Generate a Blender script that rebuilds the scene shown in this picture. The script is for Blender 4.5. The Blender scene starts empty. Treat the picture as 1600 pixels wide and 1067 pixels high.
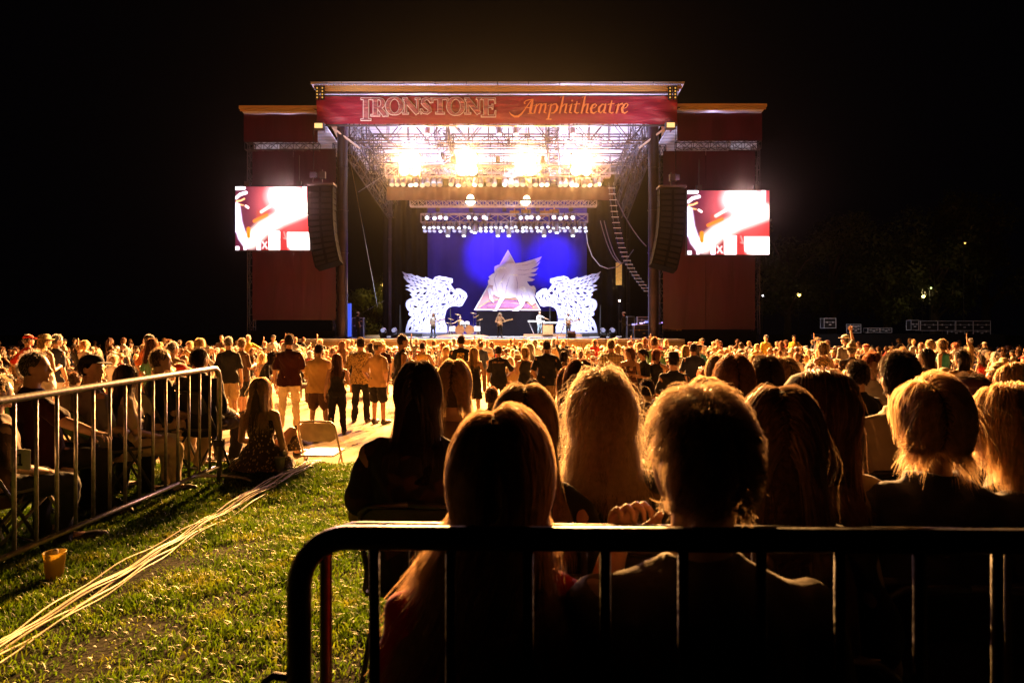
import bpy, bmesh, math, random
import numpy as np
from mathutils import Vector, Matrix, noise

random.seed(7)
rng = np.random.default_rng(7)
C = bpy.context.scene.collection
SC = bpy.context.scene
PI = math.pi

# ------------------------------------------------------------------ camera
FPX, HX, HY, CAMZ = 1067.0, 800.0, 511.0, 1.55       # photo pixels of focal length, principal column, horizon row
cam_data = bpy.data.cameras.new('camera')
cam = bpy.data.objects.new('camera', cam_data)
C.objects.link(cam)
cam.location = (0, 0, CAMZ)
cam.rotation_euler = (math.radians(90), 0, 0)
cam_data.sensor_width = 36
cam_data.lens = 24
cam_data.shift_y = -(533.5 - HY) / 1600
cam_data.clip_start = 0.05
cam_data.clip_end = 600
cam_data.dof.use_dof = True
cam_data.dof.focus_distance = 14
cam_data.dof.aperture_fstop = 5.6
SC.camera = cam

# ------------------------------------------------------------------ world (night sky), exposure
world = bpy.data.worlds.new('World')
SC.world = world
world.use_nodes = True
wn = world.node_tree
wbg = wn.nodes['Background']
wbg.inputs['Color'].default_value = (0.10, 0.13, 0.3, 1)
wbg.inputs['Strength'].default_value = 0.002
SC.view_settings.view_transform = 'Standard'
SC.view_settings.look = 'None'
SC.view_settings.exposure = 0.0
SC.view_settings.gamma = 1.0
SC.view_settings.use_curve_mapping = False
SC.cycles.max_bounces = 5
SC.cycles.diffuse_bounces = 1
SC.cycles.glossy_bounces = 2
SC.cycles.transmission_bounces = 3
SC.cycles.transparent_max_bounces = 6
SC.cycles.volume_bounces = 0
SC.cycles.use_denoising = True
SC.cycles.sample_clamp_indirect = 4.0
SC.cycles.sample_clamp_direct = 0.0
SC.cycles.caustics_reflective = False
SC.cycles.caustics_refractive = False

def W(px, py, Y):
    """the world point seen at photo pixel (px, py) when it stands Y metres away"""
    return Vector(((px - HX) / FPX * Y, Y, CAMZ - (py - HY) / FPX * Y))

def gz(Y):
    """height of the ground: raised lawn, a low bank, then a floor falling gently to the stage"""
    if Y < 5.5: return 0.0
    if Y < 7.2: return 0.09 * (Y - 5.5) / 1.7
    if Y < 7.6:
        t = (Y - 7.2) / 0.4
        return 0.09 - 0.39 * (t * t * (3 - 2 * t))
    if Y < 14.5: return -0.30 - 0.28 * (Y - 7.6) / 6.9
    if Y < 44: return -0.58 - 0.37 * (Y - 14.5) / 29.5
    return -0.95

# ------------------------------------------------------------------ materials
def new_mat(name):
    m = bpy.data.materials.new(name); m.use_nodes = True
    return m, m.node_tree, m.node_tree.nodes['Principled BSDF']

def setp(b, **kw):
    for k, v in kw.items():
        k = k.replace('_', ' ')
        if k in b.inputs: b.inputs[k].default_value = v

def rgb(c): return (c[0], c[1], c[2], 1.0)

def surf(name, col, rough=0.6, metal=0.0, nscale=8.0, var=0.25, bump=0.15, bscale=60.0, sheen=0.0, spec=0.5, coord='Object'):
    m, nt, b = new_mat(name)
    tc = nt.nodes.new('ShaderNodeTexCoord')
    n = nt.nodes.new('ShaderNodeTexNoise'); n.inputs['Scale'].default_value = nscale; n.inputs['Detail'].default_value = 5
    nt.links.new(tc.outputs[coord], n.inputs['Vector'])
    r = nt.nodes.new('ShaderNodeValToRGB')
    r.color_ramp.elements[0].position = 0.3; r.color_ramp.elements[1].position = 0.7
    r.color_ramp.elements[0].color = rgb([c * (1 - var) for c in col])
    r.color_ramp.elements[1].color = rgb([min(1, c * (1 + var)) for c in col])
    nt.links.new(n.outputs['Fac'], r.inputs['Fac'])
    nt.links.new(r.outputs['Color'], b.inputs['Base Color'])
    if bump:
        n2 = nt.nodes.new('ShaderNodeTexNoise'); n2.inputs['Scale'].default_value = bscale; n2.inputs['Detail'].default_value = 3
        nt.links.new(tc.outputs[coord], n2.inputs['Vector'])
        bp = nt.nodes.new('ShaderNodeBump'); bp.inputs['Strength'].default_value = bump; bp.inputs['Distance'].default_value = 0.02
        nt.links.new(n2.outputs['Fac'], bp.inputs['Height']); nt.links.new(bp.outputs['Normal'], b.inputs['Normal'])
    setp(b, Roughness=rough, Metallic=metal)
    b.inputs['Specular IOR Level'].default_value = spec
    if sheen: b.inputs['Sheen Weight'].default_value = sheen; b.inputs['Sheen Roughness'].default_value = 0.4
    return m

def glow(name, col, strength, sample=False):
    m, nt, b = new_mat(name)
    setp(b, Base_Color=rgb((0.02, 0.02, 0.02)))
    b.inputs['Emission Color'].default_value = rgb(col); b.inputs['Emission Strength'].default_value = strength
    if not sample:
        m.cycles.emission_sampling = 'NONE'
    return m

_cloth = {}
def cloth(col, pattern=None, col2=(0.6, 0.55, 0.45), scale=12.0):
    key = (tuple(col), pattern, tuple(col2), scale)
    if key in _cloth: return _cloth[key]
    if pattern is None:
        m = surf('cloth', col, rough=0.85, nscale=3.0, var=0.12, bump=0.25, bscale=26.0, sheen=0.15, spec=0.2)
    else:
        m, nt, b = new_mat('cloth_' + pattern)
        setp(b, Roughness=0.85); b.inputs['Specular IOR Level'].default_value = 0.2; b.inputs['Sheen Weight'].default_value = 0.15
        tc = nt.nodes.new('ShaderNodeTexCoord')
        mp = nt.nodes.new('ShaderNodeMapping'); nt.links.new(tc.outputs['Object'], mp.inputs['Vector'])
        if pattern == 'check':
            t = nt.nodes.new('ShaderNodeTexBrick'); t.inputs['Scale'].default_value = scale
            t.offset = 0.0; t.inputs['Mortar Size'].default_value = 0.045; t.inputs['Brick Width'].default_value = 0.5; t.inputs['Row Height'].default_value = 0.5
            t.inputs['Mortar Smooth'].default_value = 0.2
            mp.inputs['Rotation'].default_value = (math.radians(90), 0, 0)
            t.inputs['Color1'].default_value = rgb(col); t.inputs['Color2'].default_value = rgb(col); t.inputs['Mortar'].default_value = rgb(col2)
            nt.links.new(mp.outputs[0], t.inputs['Vector']); nt.links.new(t.outputs['Color'], b.inputs['Base Color'])
        else:
            if pattern == 'dots':
                t = nt.nodes.new('ShaderNodeTexVoronoi'); t.inputs['Scale'].default_value = scale; out = t.outputs['Distance']; lo, hi = 0.28, 0.34
                mp.inputs['Scale'].default_value = (1.6, 1.0, 0.9)
            elif pattern == 'stripes':
                t = nt.nodes.new('ShaderNodeTexWave'); t.bands_direction = 'Z'; t.inputs['Scale'].default_value = scale; out = t.outputs['Fac']; lo, hi = 0.5, 0.56
            elif pattern == 'zigzag':
                t = nt.nodes.new('ShaderNodeTexWave'); t.bands_direction = 'DIAGONAL'; t.inputs['Scale'].default_value = scale
                t.inputs['Distortion'].default_value = 7.0; t.inputs['Detail Scale'].default_value = 3.0; out = t.outputs['Fac']; lo, hi = 0.45, 0.6
            else:
                t = nt.nodes.new('ShaderNodeTexNoise'); t.inputs['Scale'].default_value = scale; t.inputs['Detail'].default_value = 1.0; out = t.outputs['Fac']; lo, hi = 0.52, 0.56
            r = nt.nodes.new('ShaderNodeValToRGB'); r.color_ramp.elements[0].position = lo; r.color_ramp.elements[1].position = hi
            r.color_ramp.elements[0].color = rgb(col); r.color_ramp.elements[1].color = rgb(col2)
            nt.links.new(mp.outputs[0], t.inputs['Vector']); nt.links.new(out, r.inputs['Fac']); nt.links.new(r.outputs['Color'], b.inputs['Base Color'])
    _cloth[key] = m
    return m

_hair = {}
def hair_mat(col):
    key = tuple(col)
    if key in _hair: return _hair[key]
    m, nt, b = new_mat('hair')
    setp(b, Roughness=0.38); b.inputs['Specular IOR Level'].default_value = 0.6
    gi = nt.nodes.new('ShaderNodeTexCoord'); n = nt.nodes.new('ShaderNodeTexNoise'); n.inputs['Scale'].default_value = 45
    nt.links.new(gi.outputs['Object'], n.inputs['Vector'])
    r = nt.nodes.new('ShaderNodeValToRGB')
    r.color_ramp.elements[0].position = 0.35; r.color_ramp.elements[1].position = 0.65
    r.color_ramp.elements[0].color = rgb([c * 0.8 for c in col]); r.color_ramp.elements[1].color = rgb([min(1, c * 1.15) for c in col])
    nt.links.new(n.outputs['Fac'], r.inputs['Fac']); nt.links.new(r.outputs['Color'], b.inputs['Base Color'])
    tr = nt.nodes.new('ShaderNodeBsdfTranslucent'); hs = nt.nodes.new('ShaderNodeHueSaturation'); hs.inputs['Value'].default_value = 2.0; hs.inputs['Saturation'].default_value = .85; nt.links.new(r.outputs['Color'], hs.inputs['Color']); nt.links.new(hs.outputs[0], tr.inputs['Color'])
    mx = nt.nodes.new('ShaderNodeMixShader'); mx.inputs['Fac'].default_value = 0.5
    nt.links.new(b.outputs[0], mx.inputs[1]); nt.links.new(tr.outputs[0], mx.inputs[2])
    nt.links.new(mx.outputs[0], nt.nodes['Material Output'].inputs['Surface'])
    _hair[key] = m
    return m

_capm = {}
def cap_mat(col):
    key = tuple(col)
    if key not in _capm: _capm[key] = surf('shaded_hair_mass', [c * .16 for c in col], rough=.8, nscale=60, var=.3, bump=.6, bscale=70, spec=.1)  # hair colour darkened so the head centres read as shaded
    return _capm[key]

def skin_mat(col=(0.42, 0.24, 0.15)):
    m = surf('skin', col, rough=0.5, nscale=14, var=0.12, bump=0.05, bscale=120, spec=0.4)
    return m

SKIN = skin_mat(); SKIN2 = skin_mat((0.5, 0.29, 0.19)); SKIN3 = skin_mat((0.26, 0.14, 0.085))

# ------------------------------------------------------------------ mesh building
class MB:
    def __init__(s): s.v = []; s.f = []; s.m = []; s.mi = 0
    def add(s, vs, fs):
        o = len(s.v); s.v.extend([tuple(v) for v in vs])
        for f in fs: s.f.append(tuple(i + o for i in f)); s.m.append(s.mi)
        return s
    def box(s, c, size, rot=None):
        c = Vector(c); hx, hy, hz = size[0] / 2, size[1] / 2, size[2] / 2
        vs = [Vector((x, y, z)) for z in (-hz, hz) for y in (-hy, hy) for x in (-hx, hx)]
        if rot is not None:
            R = rot if isinstance(rot, Matrix) else Matrix.Rotation(rot, 3, 'Z')
            vs = [R @ v for v in vs]
        return s.add([v + c for v in vs], [(0, 2, 3, 1), (4, 5, 7, 6), (0, 1, 5, 4), (2, 6, 7, 3), (0, 4, 6, 2), (1, 3, 7, 5)])
    def frame_of(s, d):
        d = Vector(d).normalized(); a = Vector((0, 0, 1)) if abs(d.z) < 0.9 else Vector((1, 0, 0))
        u = d.cross(a).normalized(); return u, d.cross(u).normalized()
    def cyl(s, p0, p1, r0, r1=None, n=10, cap=True):
        p0 = Vector(p0); p1 = Vector(p1); r1 = r0 if r1 is None else r1
        u, w = s.frame_of(p1 - p0); vs = []
        for p, r in ((p0, r0), (p1, r1)):
            for k in range(n):
                a = 2 * PI * k / n; vs.append(p + (u * math.cos(a) + w * math.sin(a)) * r)
        fs = [(k, (k + 1) % n, n + (k + 1) % n, n + k) for k in range(n)]
        if cap: fs += [tuple(range(n - 1, -1, -1)), tuple(range(n, 2 * n))]
        return s.add(vs, fs)
    def tube(s, path, r, n=8, cap=True):
        path = [Vector(p) for p in path]; vs = []; m = len(path)
        prev = None
        for i, p in enumerate(path):
            d = (path[min(i + 1, m - 1)] - path[max(i - 1, 0)])
            if d.length < 1e-9: d = Vector((0, 0, 1))
            d.normalize()
            if prev is None: u, w = s.frame_of(d)
            else:
                u = (prev - d * prev.dot(d)).normalized(); w = d.cross(u).normalized()
            prev = u; rr = r[i] if isinstance(r, (list, tuple)) else r
            for k in range(n):
                a = 2 * PI * k / n; vs.append(p + (u * math.cos(a) + w * math.sin(a)) * rr)
        fs = []
        for i in range(m - 1):
            for k in range(n):
                a, b = i * n + k, i * n + (k + 1) % n; fs.append((a, b, b + n, a + n))
        if cap: fs += [tuple(range(n - 1, -1, -1)), tuple(range((m - 1) * n, m * n))]
        return s.add(vs, fs)
    def ball(s, c, r, nu=12, nv=8, R=None):
        c = Vector(c); r = (r, r, r) if isinstance(r, (int, float)) else r; vs = []
        def q(x, y, z):
            v = Vector((x * r[0], y * r[1], z * r[2])); return c + (R @ v if R is not None else v)
        vs.append(q(0, 0, 1))
        for j in range(1, nv):
            t = PI * j / nv
            for i in range(nu):
                a = 2 * PI * i / nu; vs.append(q(math.sin(t) * math.cos(a), math.sin(t) * math.sin(a), math.cos(t)))
        vs.append(q(0, 0, -1)); fs = [(0, 1 + i, 1 + (i + 1) % nu) for i in range(nu)]
        for j in range(nv - 2):
            for i in range(nu):
                a = 1 + j * nu + i; b = 1 + j * nu + (i + 1) % nu; fs.append((a, a + nu, b + nu, b))
        e = len(vs) - 1; b0 = 1 + (nv - 2) * nu
        fs += [(e, b0 + (i + 1) % nu, b0 + i) for i in range(nu)]
        return s.add(vs, fs)
    def loft(s, rings, n=20, cap=True, xax=Vector((1, 0, 0)), yax=Vector((0, 1, 0)), power=2.0):
        """rings: (centre, rx, ry)"""
        vs = []; m = len(rings)
        for c, rx, ry in rings:
            for k in range(n):
                a = 2 * PI * k / n; ca, sa = math.cos(a), math.sin(a)
                if power != 2.0:
                    ca = math.copysign(abs(ca) ** (2 / power), ca); sa = math.copysign(abs(sa) ** (2 / power), sa)
                vs.append(Vector(c) + xax * (rx * ca) + yax * (ry * sa))
        fs = []
        for i in range(m - 1):
            for k in range(n):
                a, b = i * n + k, i * n + (k + 1) % n; fs.append((a, b, b + n, a + n))
        if cap: fs += [tuple(range(n - 1, -1, -1)), tuple(range((m - 1) * n, m * n))]
        return s.add(vs, fs)
    def prism(s, poly, d, off=Vector((0, 0, 0))):
        """poly: world points of a flat outline, pushed along vector d"""
        n = len(poly); a = [Vector(p) + off for p in poly]; b = [p + Vector(d) for p in a]
        return s.add(a + b, [tuple(range(n)), tuple(range(2 * n - 1, n - 1, -1))] + [(i, i + n, (i + 1) % n + n, (i + 1) % n) for i in range(n)])
    def mesh(s, name='mesh', smooth=True):
        me = bpy.data.meshes.new(name); me.from_pydata(s.v, [], s.f); me.update()
        if any(s.m): me.polygons.foreach_set('material_index', s.m)
        if smooth: me.polygons.foreach_set('use_smooth', [True] * len(me.polygons))
        return me
    def build(s, name, mat, parent=None, smooth=False, **kw):
        me = s.mesh(name, smooth); return link(name, me, mat, parent, **kw)

def link(name, me, mat, parent=None, label=None, cat=None, group=None, kind=None, loc=None, rotz=0.0):
    mats = mat if isinstance(mat, (list, tuple)) else [mat]
    if len(me.materials) == 0:
        for m in mats: me.materials.append(m)
        o = bpy.data.objects.new(name, me)
    else:
        o = bpy.data.objects.new(name, me)
        for i, m in enumerate(mats):
            o.material_slots[i].link = 'OBJECT'; o.material_slots[i].material = m
    C.objects.link(o)
    if parent: o.parent = parent
    if loc is not None: o.location = loc
    if rotz: o.rotation_euler[2] = rotz
    tag(o, label, cat, group, kind)
    return o

def tag(o, label=None, cat=None, group=None, kind=None):
    if label: o['label'] = label
    if cat: o['category'] = cat
    if group: o['group'] = group
    if kind: o['kind'] = kind
    return o

def thing(name, label, cat, loc=(0, 0, 0), rotz=0.0, group=None):
    o = bpy.data.objects.new(name, None); C.objects.link(o); o.empty_display_size = 0.2
    o.location = loc; o.rotation_euler = (0, 0, rotz)
    return tag(o, label, cat, group)

def copy_tree(o, parent=None):
    c = o.copy(); C.objects.link(c)
    if parent: c.parent = parent
    for ch in list(o.children): copy_tree(ch, c)
    return c

def remesh(mb, voxel, smooth=2, strength=0.6, wrinkle=0.0, wscale=9.0, seed=0, deci=None):
    me = mb.mesh('tmp') if isinstance(mb, MB) else mb
    o = bpy.data.objects.new('tmp', me); C.objects.link(o)
    md = o.modifiers.new('r', 'REMESH'); md.mode = 'VOXEL'; md.voxel_size = voxel; md.use_smooth_shade = True
    if smooth:
        sm = o.modifiers.new('s', 'SMOOTH'); sm.iterations = smooth; sm.factor = strength
    if deci:
        dm = o.modifiers.new('d', 'DECIMATE'); dm.ratio = deci
    dg = bpy.context.evaluated_depsgraph_get()
    out = bpy.data.meshes.new_from_object(o.evaluated_get(dg))
    bpy.data.objects.remove(o); bpy.data.meshes.remove(me)
    n = len(out.vertices)
    if wrinkle and n:
        co = np.empty(n * 3); out.vertices.foreach_get('co', co); co = co.reshape(-1, 3)
        no = np.empty(n * 3); out.vertices.foreach_get('normal', no); no = no.reshape(-1, 3)
        k = wscale; s0 = seed * 1.7
        d = (np.sin(co[:, 2] * k * 1.1 + 3 * np.sin(co[:, 0] * k * .9 + s0) + s0) + 0.7 * np.sin(co[:, 0] * k * 1.9 + 2.2 * np.sin(co[:, 2] * k * .8 + 1.3 * s0) + co[:, 1] * k) + .5 * np.sin((co[:, 0] + co[:, 2]) * k * 3.1 + s0 + 2 * np.sin(co[:, 1] * k * 2)))
        co = co + no * (d * wrinkle * .5)[:, None]
        out.vertices.foreach_set('co', co.ravel())
    out.polygons.foreach_set('use_smooth', [True] * len(out.polygons)); out.update()
    out.materials.clear()
    return out

def flat_shape(name, polys, origin, xa, ya, depth, mat, parent=None, holes=()):
    """fill outlines (each a list of (x, y)) with their holes and give them a thickness"""
    cu = bpy.data.curves.new(name, 'CURVE'); cu.dimensions = '2D'; cu.fill_mode = 'BOTH'; cu.extrude = depth / 2
    for poly in list(polys) + list(holes):
        sp = cu.splines.new('POLY'); sp.points.add(len(poly) - 1); sp.use_cyclic_u = True
        for i, p in enumerate(poly): sp.points[i].co = (p[0], p[1], 0, 1)
    o = bpy.data.objects.new('tmp', cu); C.objects.link(o)
    dg = bpy.context.evaluated_depsgraph_get()
    me = bpy.data.meshes.new_from_object(o.evaluated_get(dg)); bpy.data.objects.remove(o)
    M = Matrix((xa, ya, Vector(xa).cross(Vector(ya)))).transposed().to_4x4(); M.translation = origin
    me.transform(M); me.materials.clear()
    return link(name, me, mat, parent)
# ------------------------------------------------------------------ stage lights (many belong to a lamp one can see, some are added)
def lamp(name, typ, loc, aim, energy, col, parent=None, size=0.3, spot=60, blend=0.6):
    d = bpy.data.lights.new(name, typ); d.energy = energy; d.color = col
    if typ == 'SPOT': d.spot_size = math.radians(spot); d.spot_blend = blend; d.shadow_soft_size = size
    elif typ == 'POINT': d.shadow_soft_size = size
    else: d.shape = 'RECTANGLE'; d.size = size; d.size_y = size * 0.5
    o = bpy.data.objects.new(name, d); C.objects.link(o)
    v = Vector(aim) - Vector(loc)
    o.rotation_euler = v.to_track_quat('-Z', 'Y').to_euler(); o.location = loc
    if parent:
        o.parent = parent; o.matrix_parent_inverse = Matrix.LocRotScale(parent.location, parent.rotation_euler, None).inverted()
    return o
WARM = (1.0, 0.47, 0.13)
HAZE_D, HAZE_G = 0.00017, 0.995

# ------------------------------------------------------------------ materials of the stage
M_STEEL = surf('painted_steel', (0.045, 0.04, 0.05), rough=0.6, metal=0.2, nscale=2, bump=0.05)
M_COLUMN = surf('dark_column_paint', (0.03, 0.022, 0.04), rough=0.35, metal=0.5, nscale=1.2, bump=0.05)
M_ALU = surf('aluminium_truss', (0.55, 0.53, 0.58), rough=0.35, metal=0.7, nscale=3, bump=0.03)
M_BLACK = surf('black_paint', (0.006, 0.006, 0.007), rough=0.6, nscale=4, bump=0.05)
M_BLACKCLOTH = surf('black_drape', (0.004, 0.0035, 0.006), rough=1.0, nscale=2, bump=0.3, bscale=4, spec=.05)
M_GOLD = surf('corrugated_edge', (0.42, 0.29, 0.12), rough=0.5, nscale=.6, var=.1, bump=0)
M_TAN = surf('stage_fascia_boards', (0.36, 0.27, 0.15), rough=0.7, nscale=2, bump=0.15, bscale=12)
M_DECK = surf('stage_deck', (0.45, 0.42, 0.44), rough=0.45, nscale=1.5, bump=0.05)
M_WHITE = surf('white_paint', (0.8, 0.8, 0.82), rough=0.5, nscale=3, var=0.05, bump=0.03)
M_CHROME = surf('chrome', (0.6, 0.6, 0.6), rough=0.2, metal=1.0, nscale=3, var=0.05, bump=0)
M_WOODRISER = surf('riser_carpet', (0.32, 0.16, 0.08), rough=0.8, nscale=4, bump=0.1)

def vinyl(name, col, dark, sc=(0.25, 1, 1.6), bs=0.8):
    m, nt, b = new_mat(name); tc = nt.nodes.new('ShaderNodeTexCoord')
    mp = nt.nodes.new('ShaderNodeMapping'); mp.inputs['Scale'].default_value = sc
    nt.links.new(tc.outputs['Object'], mp.inputs['Vector'])
    n = nt.nodes.new('ShaderNodeTexNoise'); n.inputs['Scale'].default_value = 1.4; n.inputs['Detail'].default_value = 6; n.inputs['Distortion'].default_value = 1.2
    nt.links.new(mp.outputs[0], n.inputs['Vector'])
    r = nt.nodes.new('ShaderNodeValToRGB'); r.color_ramp.elements[0].position = 0.3; r.color_ramp.elements[1].position = 0.75
    r.color_ramp.elements[0].color = rgb(dark); r.color_ramp.elements[1].color = rgb(col)
    nt.links.new(n.outputs['Fac'], r.inputs['Fac']); nt.links.new(r.outputs['Color'], b.inputs['Base Color'])
    bp = nt.nodes.new('ShaderNodeBump'); bp.inputs['Strength'].default_value = bs; bp.inputs['Distance'].default_value = 0.25
    nt.links.new(n.outputs['Fac'], bp.inputs['Height']); nt.links.new(bp.outputs['Normal'], b.inputs['Normal'])
    setp(b, Roughness=0.42)
    return m
M_VINYL = vinyl('maroon_banner_vinyl', (0.27, 0.016, 0.060), (0.21, 0.012, 0.046), (0.12, 1, 0.9), 0.45)
M_SCRIM = vinyl('maroon_scrim_cloth', (0.050, 0.0008, 0.030), (0.030, 0.0006, 0.018), (0.9, 1, 0.12), 0.15)

def corrugated():
    m, nt, b = new_mat('roof_sheeting'); tc = nt.nodes.new('ShaderNodeTexCoord')
    w = nt.nodes.new('ShaderNodeTexWave'); w.bands_direction = 'Y'; w.inputs['Scale'].default_value = 0.55; w.inputs['Distortion'].default_value = 0.4
    nt.links.new(tc.outputs['Object'], w.inputs['Vector'])
    r = nt.nodes.new('ShaderNodeValToRGB'); r.color_ramp.elements[0].color = (0.45, 0.42, 0.5, 1); r.color_ramp.elements[1].color = (0.75, 0.73, 0.8, 1); r.color_ramp.elements[1].position = 0.35
    nt.links.new(w.outputs['Fac'], r.inputs['Fac']); nt.links.new(r.outputs['Color'], b.inputs['Base Color'])
    bp = nt.nodes.new('ShaderNodeBump'); bp.inputs['Strength'].default_value = 0.5; bp.inputs['Distance'].default_value = 0.1
    nt.links.new(w.outputs['Fac'], bp.inputs['Height']); nt.links.new(bp.outputs['Normal'], b.inputs['Normal'])
    setp(b, Roughness=0.5); return m
M_ROOF = corrugated()

def drape_sheet(x0, x1, y, z0, z1, fold=0.18, wave=0.7, nx=80, nz=6, seed=0.0):
    mb = MB(); vs = []; fs = []
    for j in range(nz + 1):
        for i in range(nx + 1):
            x = x0 + (x1 - x0) * i / nx
            vs.append((x, y + fold * 0.5 * (math.sin(x * 2 * PI / wave + seed) + .5 * math.sin(x * 5.1 / wave + seed * 2)), z0 + (z1 - z0) * j / nz))
    for j in range(nz):
        for i in range(nx):
            a = j * (nx + 1) + i; fs.append((a, a + 1, a + nx + 2, a + nx + 1))
    o = len(vs); vs2 = [(v[0], v[1] + 0.02, v[2]) for v in vs]
    fs2 = [(a[3] + o, a[2] + o, a[1] + o, a[0] + o) for a in fs]
    return mb.add(vs + vs2, fs + fs2)

def truss(mb, p0, p1, w, h, bay, r=0.03, rb=0.018, up=Vector((0, 0, 1)), n=6, cross=False):
    p0 = Vector(p0); p1 = Vector(p1); d = (p1 - p0); L = d.length; d.normalize()
    s = d.cross(up).normalized(); t = s.cross(d).normalized()
    cs = [s * w / 2 + t * h / 2, -s * w / 2 + t * h / 2, -s * w / 2 - t * h / 2, s * w / 2 - t * h / 2]
    if w <= 0: cs = [t * h / 2, -t * h / 2]
    for c in cs: mb.cyl(p0 + c, p1 + c, r, n=n)
    k = max(1, round(L / bay)); b = L / k
    pairs = [(0, 1), (1, 2), (2, 3), (3, 0)] if w > 0 else [(0, 1)]
    for a, c in pairs:
        for i in range(k + 1):
            q = p0 + d * (b * i); mb.cyl(q + cs[a], q + cs[c], rb, n=5, cap=False)
            if i < k:
                q2 = p0 + d * (b * (i + 1))
                if i % 2: mb.cyl(q + cs[a], q2 + cs[c], rb, n=5, cap=False)
                else: mb.cyl(q + cs[c], q2 + cs[a], rb, n=5, cap=False)
                if cross: mb.cyl(q + cs[a if not i % 2 else c], q2 + cs[c if not i % 2 else a], rb, n=5, cap=False)
    return mb

ZD = 0.80                       # stage deck height
def X(px, Y): return (px - HX) / FPX * Y
def Z(py, Y): return CAMZ - (py - HY) / FPX * Y

# ---- the deck
deck = thing('stage_deck', 'long raised white lit stage deck with a tan front board', 'stage', (0, 42, -0.95))
mb = MB(); mb.box((X(765, 42), 53.5 - 42, ZD + 0.95 - 0.08), (X(1075, 42) - X(470, 42) + 0.2, 23, 0.16))
mb.build('deck_top', M_DECK, deck)
mb = MB()
xl, xr = X(475, 42), X(1071, 42)
nb = 22
for i in range(nb):
    a = xl + (xr - xl) * i / nb; b = xl + (xr - xl) * (i + 1) / nb
    mb.box(((a + b) / 2, 0.06, (ZD + 0.95 - 0.17) / 2), (b - a - 0.03, 0.08, ZD + 0.95 - 0.18))
mb.build('front_board', M_TAN, deck)
for i in range(9):
    for y in (3, 19):
        mb = MB(); mb.cyl((xl + 1 + (xr - xl - 2) * i / 8, y, 0), (xl + 1 + (xr - xl - 2) * i / 8, y, ZD + 0.95 - 0.16), 0.06); mb.build('support_post', M_STEEL, deck)

# ---- the roof structure: columns, trusses, sheeting, edges
roof = thing('stage_roof', 'large canopy roof of pale sheeting over dark steel trusses above the stage', 'stage roof', (0, 45, ZD))
def rel(p): return Vector(p) - Vector((0, 45, ZD))
for i, (px, Y, r, top) in enumerate(((535, 45, 0.34, 196), (1021, 45, 0.34, 196), (609, 60, 0.36, 250), (975, 60, 0.36, 250))):
    mb = MB(); zt = Z(top, Y)
    mb.cyl(rel((X(px, Y), Y, ZD)), rel((X(px, Y), Y, zt + 0.6)), r, n=20)
    mb.box(rel((X(px, Y), Y, ZD + 0.06)), (1.0, 1.0, 0.12)); mb.box(rel((X(px, Y), Y, zt + 0.4)), (0.9, 0.9, 0.15))
    for k in range(1, 5): mb.cyl(rel((X(px, Y), Y, ZD + k * 2.8)), rel((X(px, Y), Y, ZD + k * 2.8 + 0.08)), r + 0.04, n=20)
    mb.build('column', M_COLUMN, roof, smooth=False)
xa, xb = X(500, 44), X(1056, 44)
# sheeting: sheets side by side, sloping down to the back
mb = MB(); ns = 12
for i in range(ns):
    a = xa - 0.5 + (xb - xa + 1) * i / ns; b = xa - 0.5 + (xb - xa + 1) * (i + 1) / ns - 0.04
    vs = [rel(p) for p in ((a, 43.6, 17.1), (b, 43.6, 17.1), (b, 62, 15.4), (a, 62, 15.4))]
    mb.add(vs + [v + Vector((0, 0, 0.1)) for v in vs], [(3, 2, 1, 0), (4, 5, 6, 7), (0, 1, 5, 4), (1, 2, 6, 5), (2, 3, 7, 6), (3, 0, 4, 7)])
mb.build('roof_sheeting', M_ROOF, roof)
mb = MB()
for k, (zz, dy, hh) in enumerate(((Z(136.5, 43.5), 0, 0.18), (Z(140.5, 43.5), 0.06, 0.14))):
    mb.box(rel(((xa + xb) / 2, 43.5 + dy, zz)), (xb - xa + 0.5 - 0.3 * k, 0.12, hh))
n = 220
for i in range(n): mb.box(rel((xa - 0.2 + (xb - xa + .4) * (i + .5) / n, 43.43, Z(134, 43.5))), (0.05, 0.1, 0.09))
mb.build('gold_roof_edge', M_GOLD, roof)
mb = MB(); mb.box(rel(((xa + xb) / 2, 43.9, Z(144, 43.9))), (xb - xa, 0.25, 0.14)); mb.build('dark_edge_beam', M_STEEL, roof)
# trusses running across
for Y, zb, zt in ((46.0, Z(222, 46), Z(196, 46) + 0.6), (50.5, Z(231, 50.5), 15.7), (55.0, Z(256, 55), 15.4), (59.5, Z(264, 59.5), 15.2)):
    mb = MB(); x0, x1 = X(548, 46) - 0.2, X(1010, 46) + 0.2
    for dy in (-0.35, 0.35):
        truss(mb, rel((x0, Y + dy, (zb + zt) / 2)), rel((x1, Y + dy, (zb + zt) / 2)), 0, zt - zb, 1.35, r=0.06, rb=0.035)
    for i in range(12): mb.cyl(rel((x0 + (x1 - x0) * i / 11, Y - .35, zb)), rel((x0 + (x1 - x0) * i / 11, Y + .35, zb)), 0.03, n=5)
    mb.build('cross_truss', M_STEEL, roof)
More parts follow.
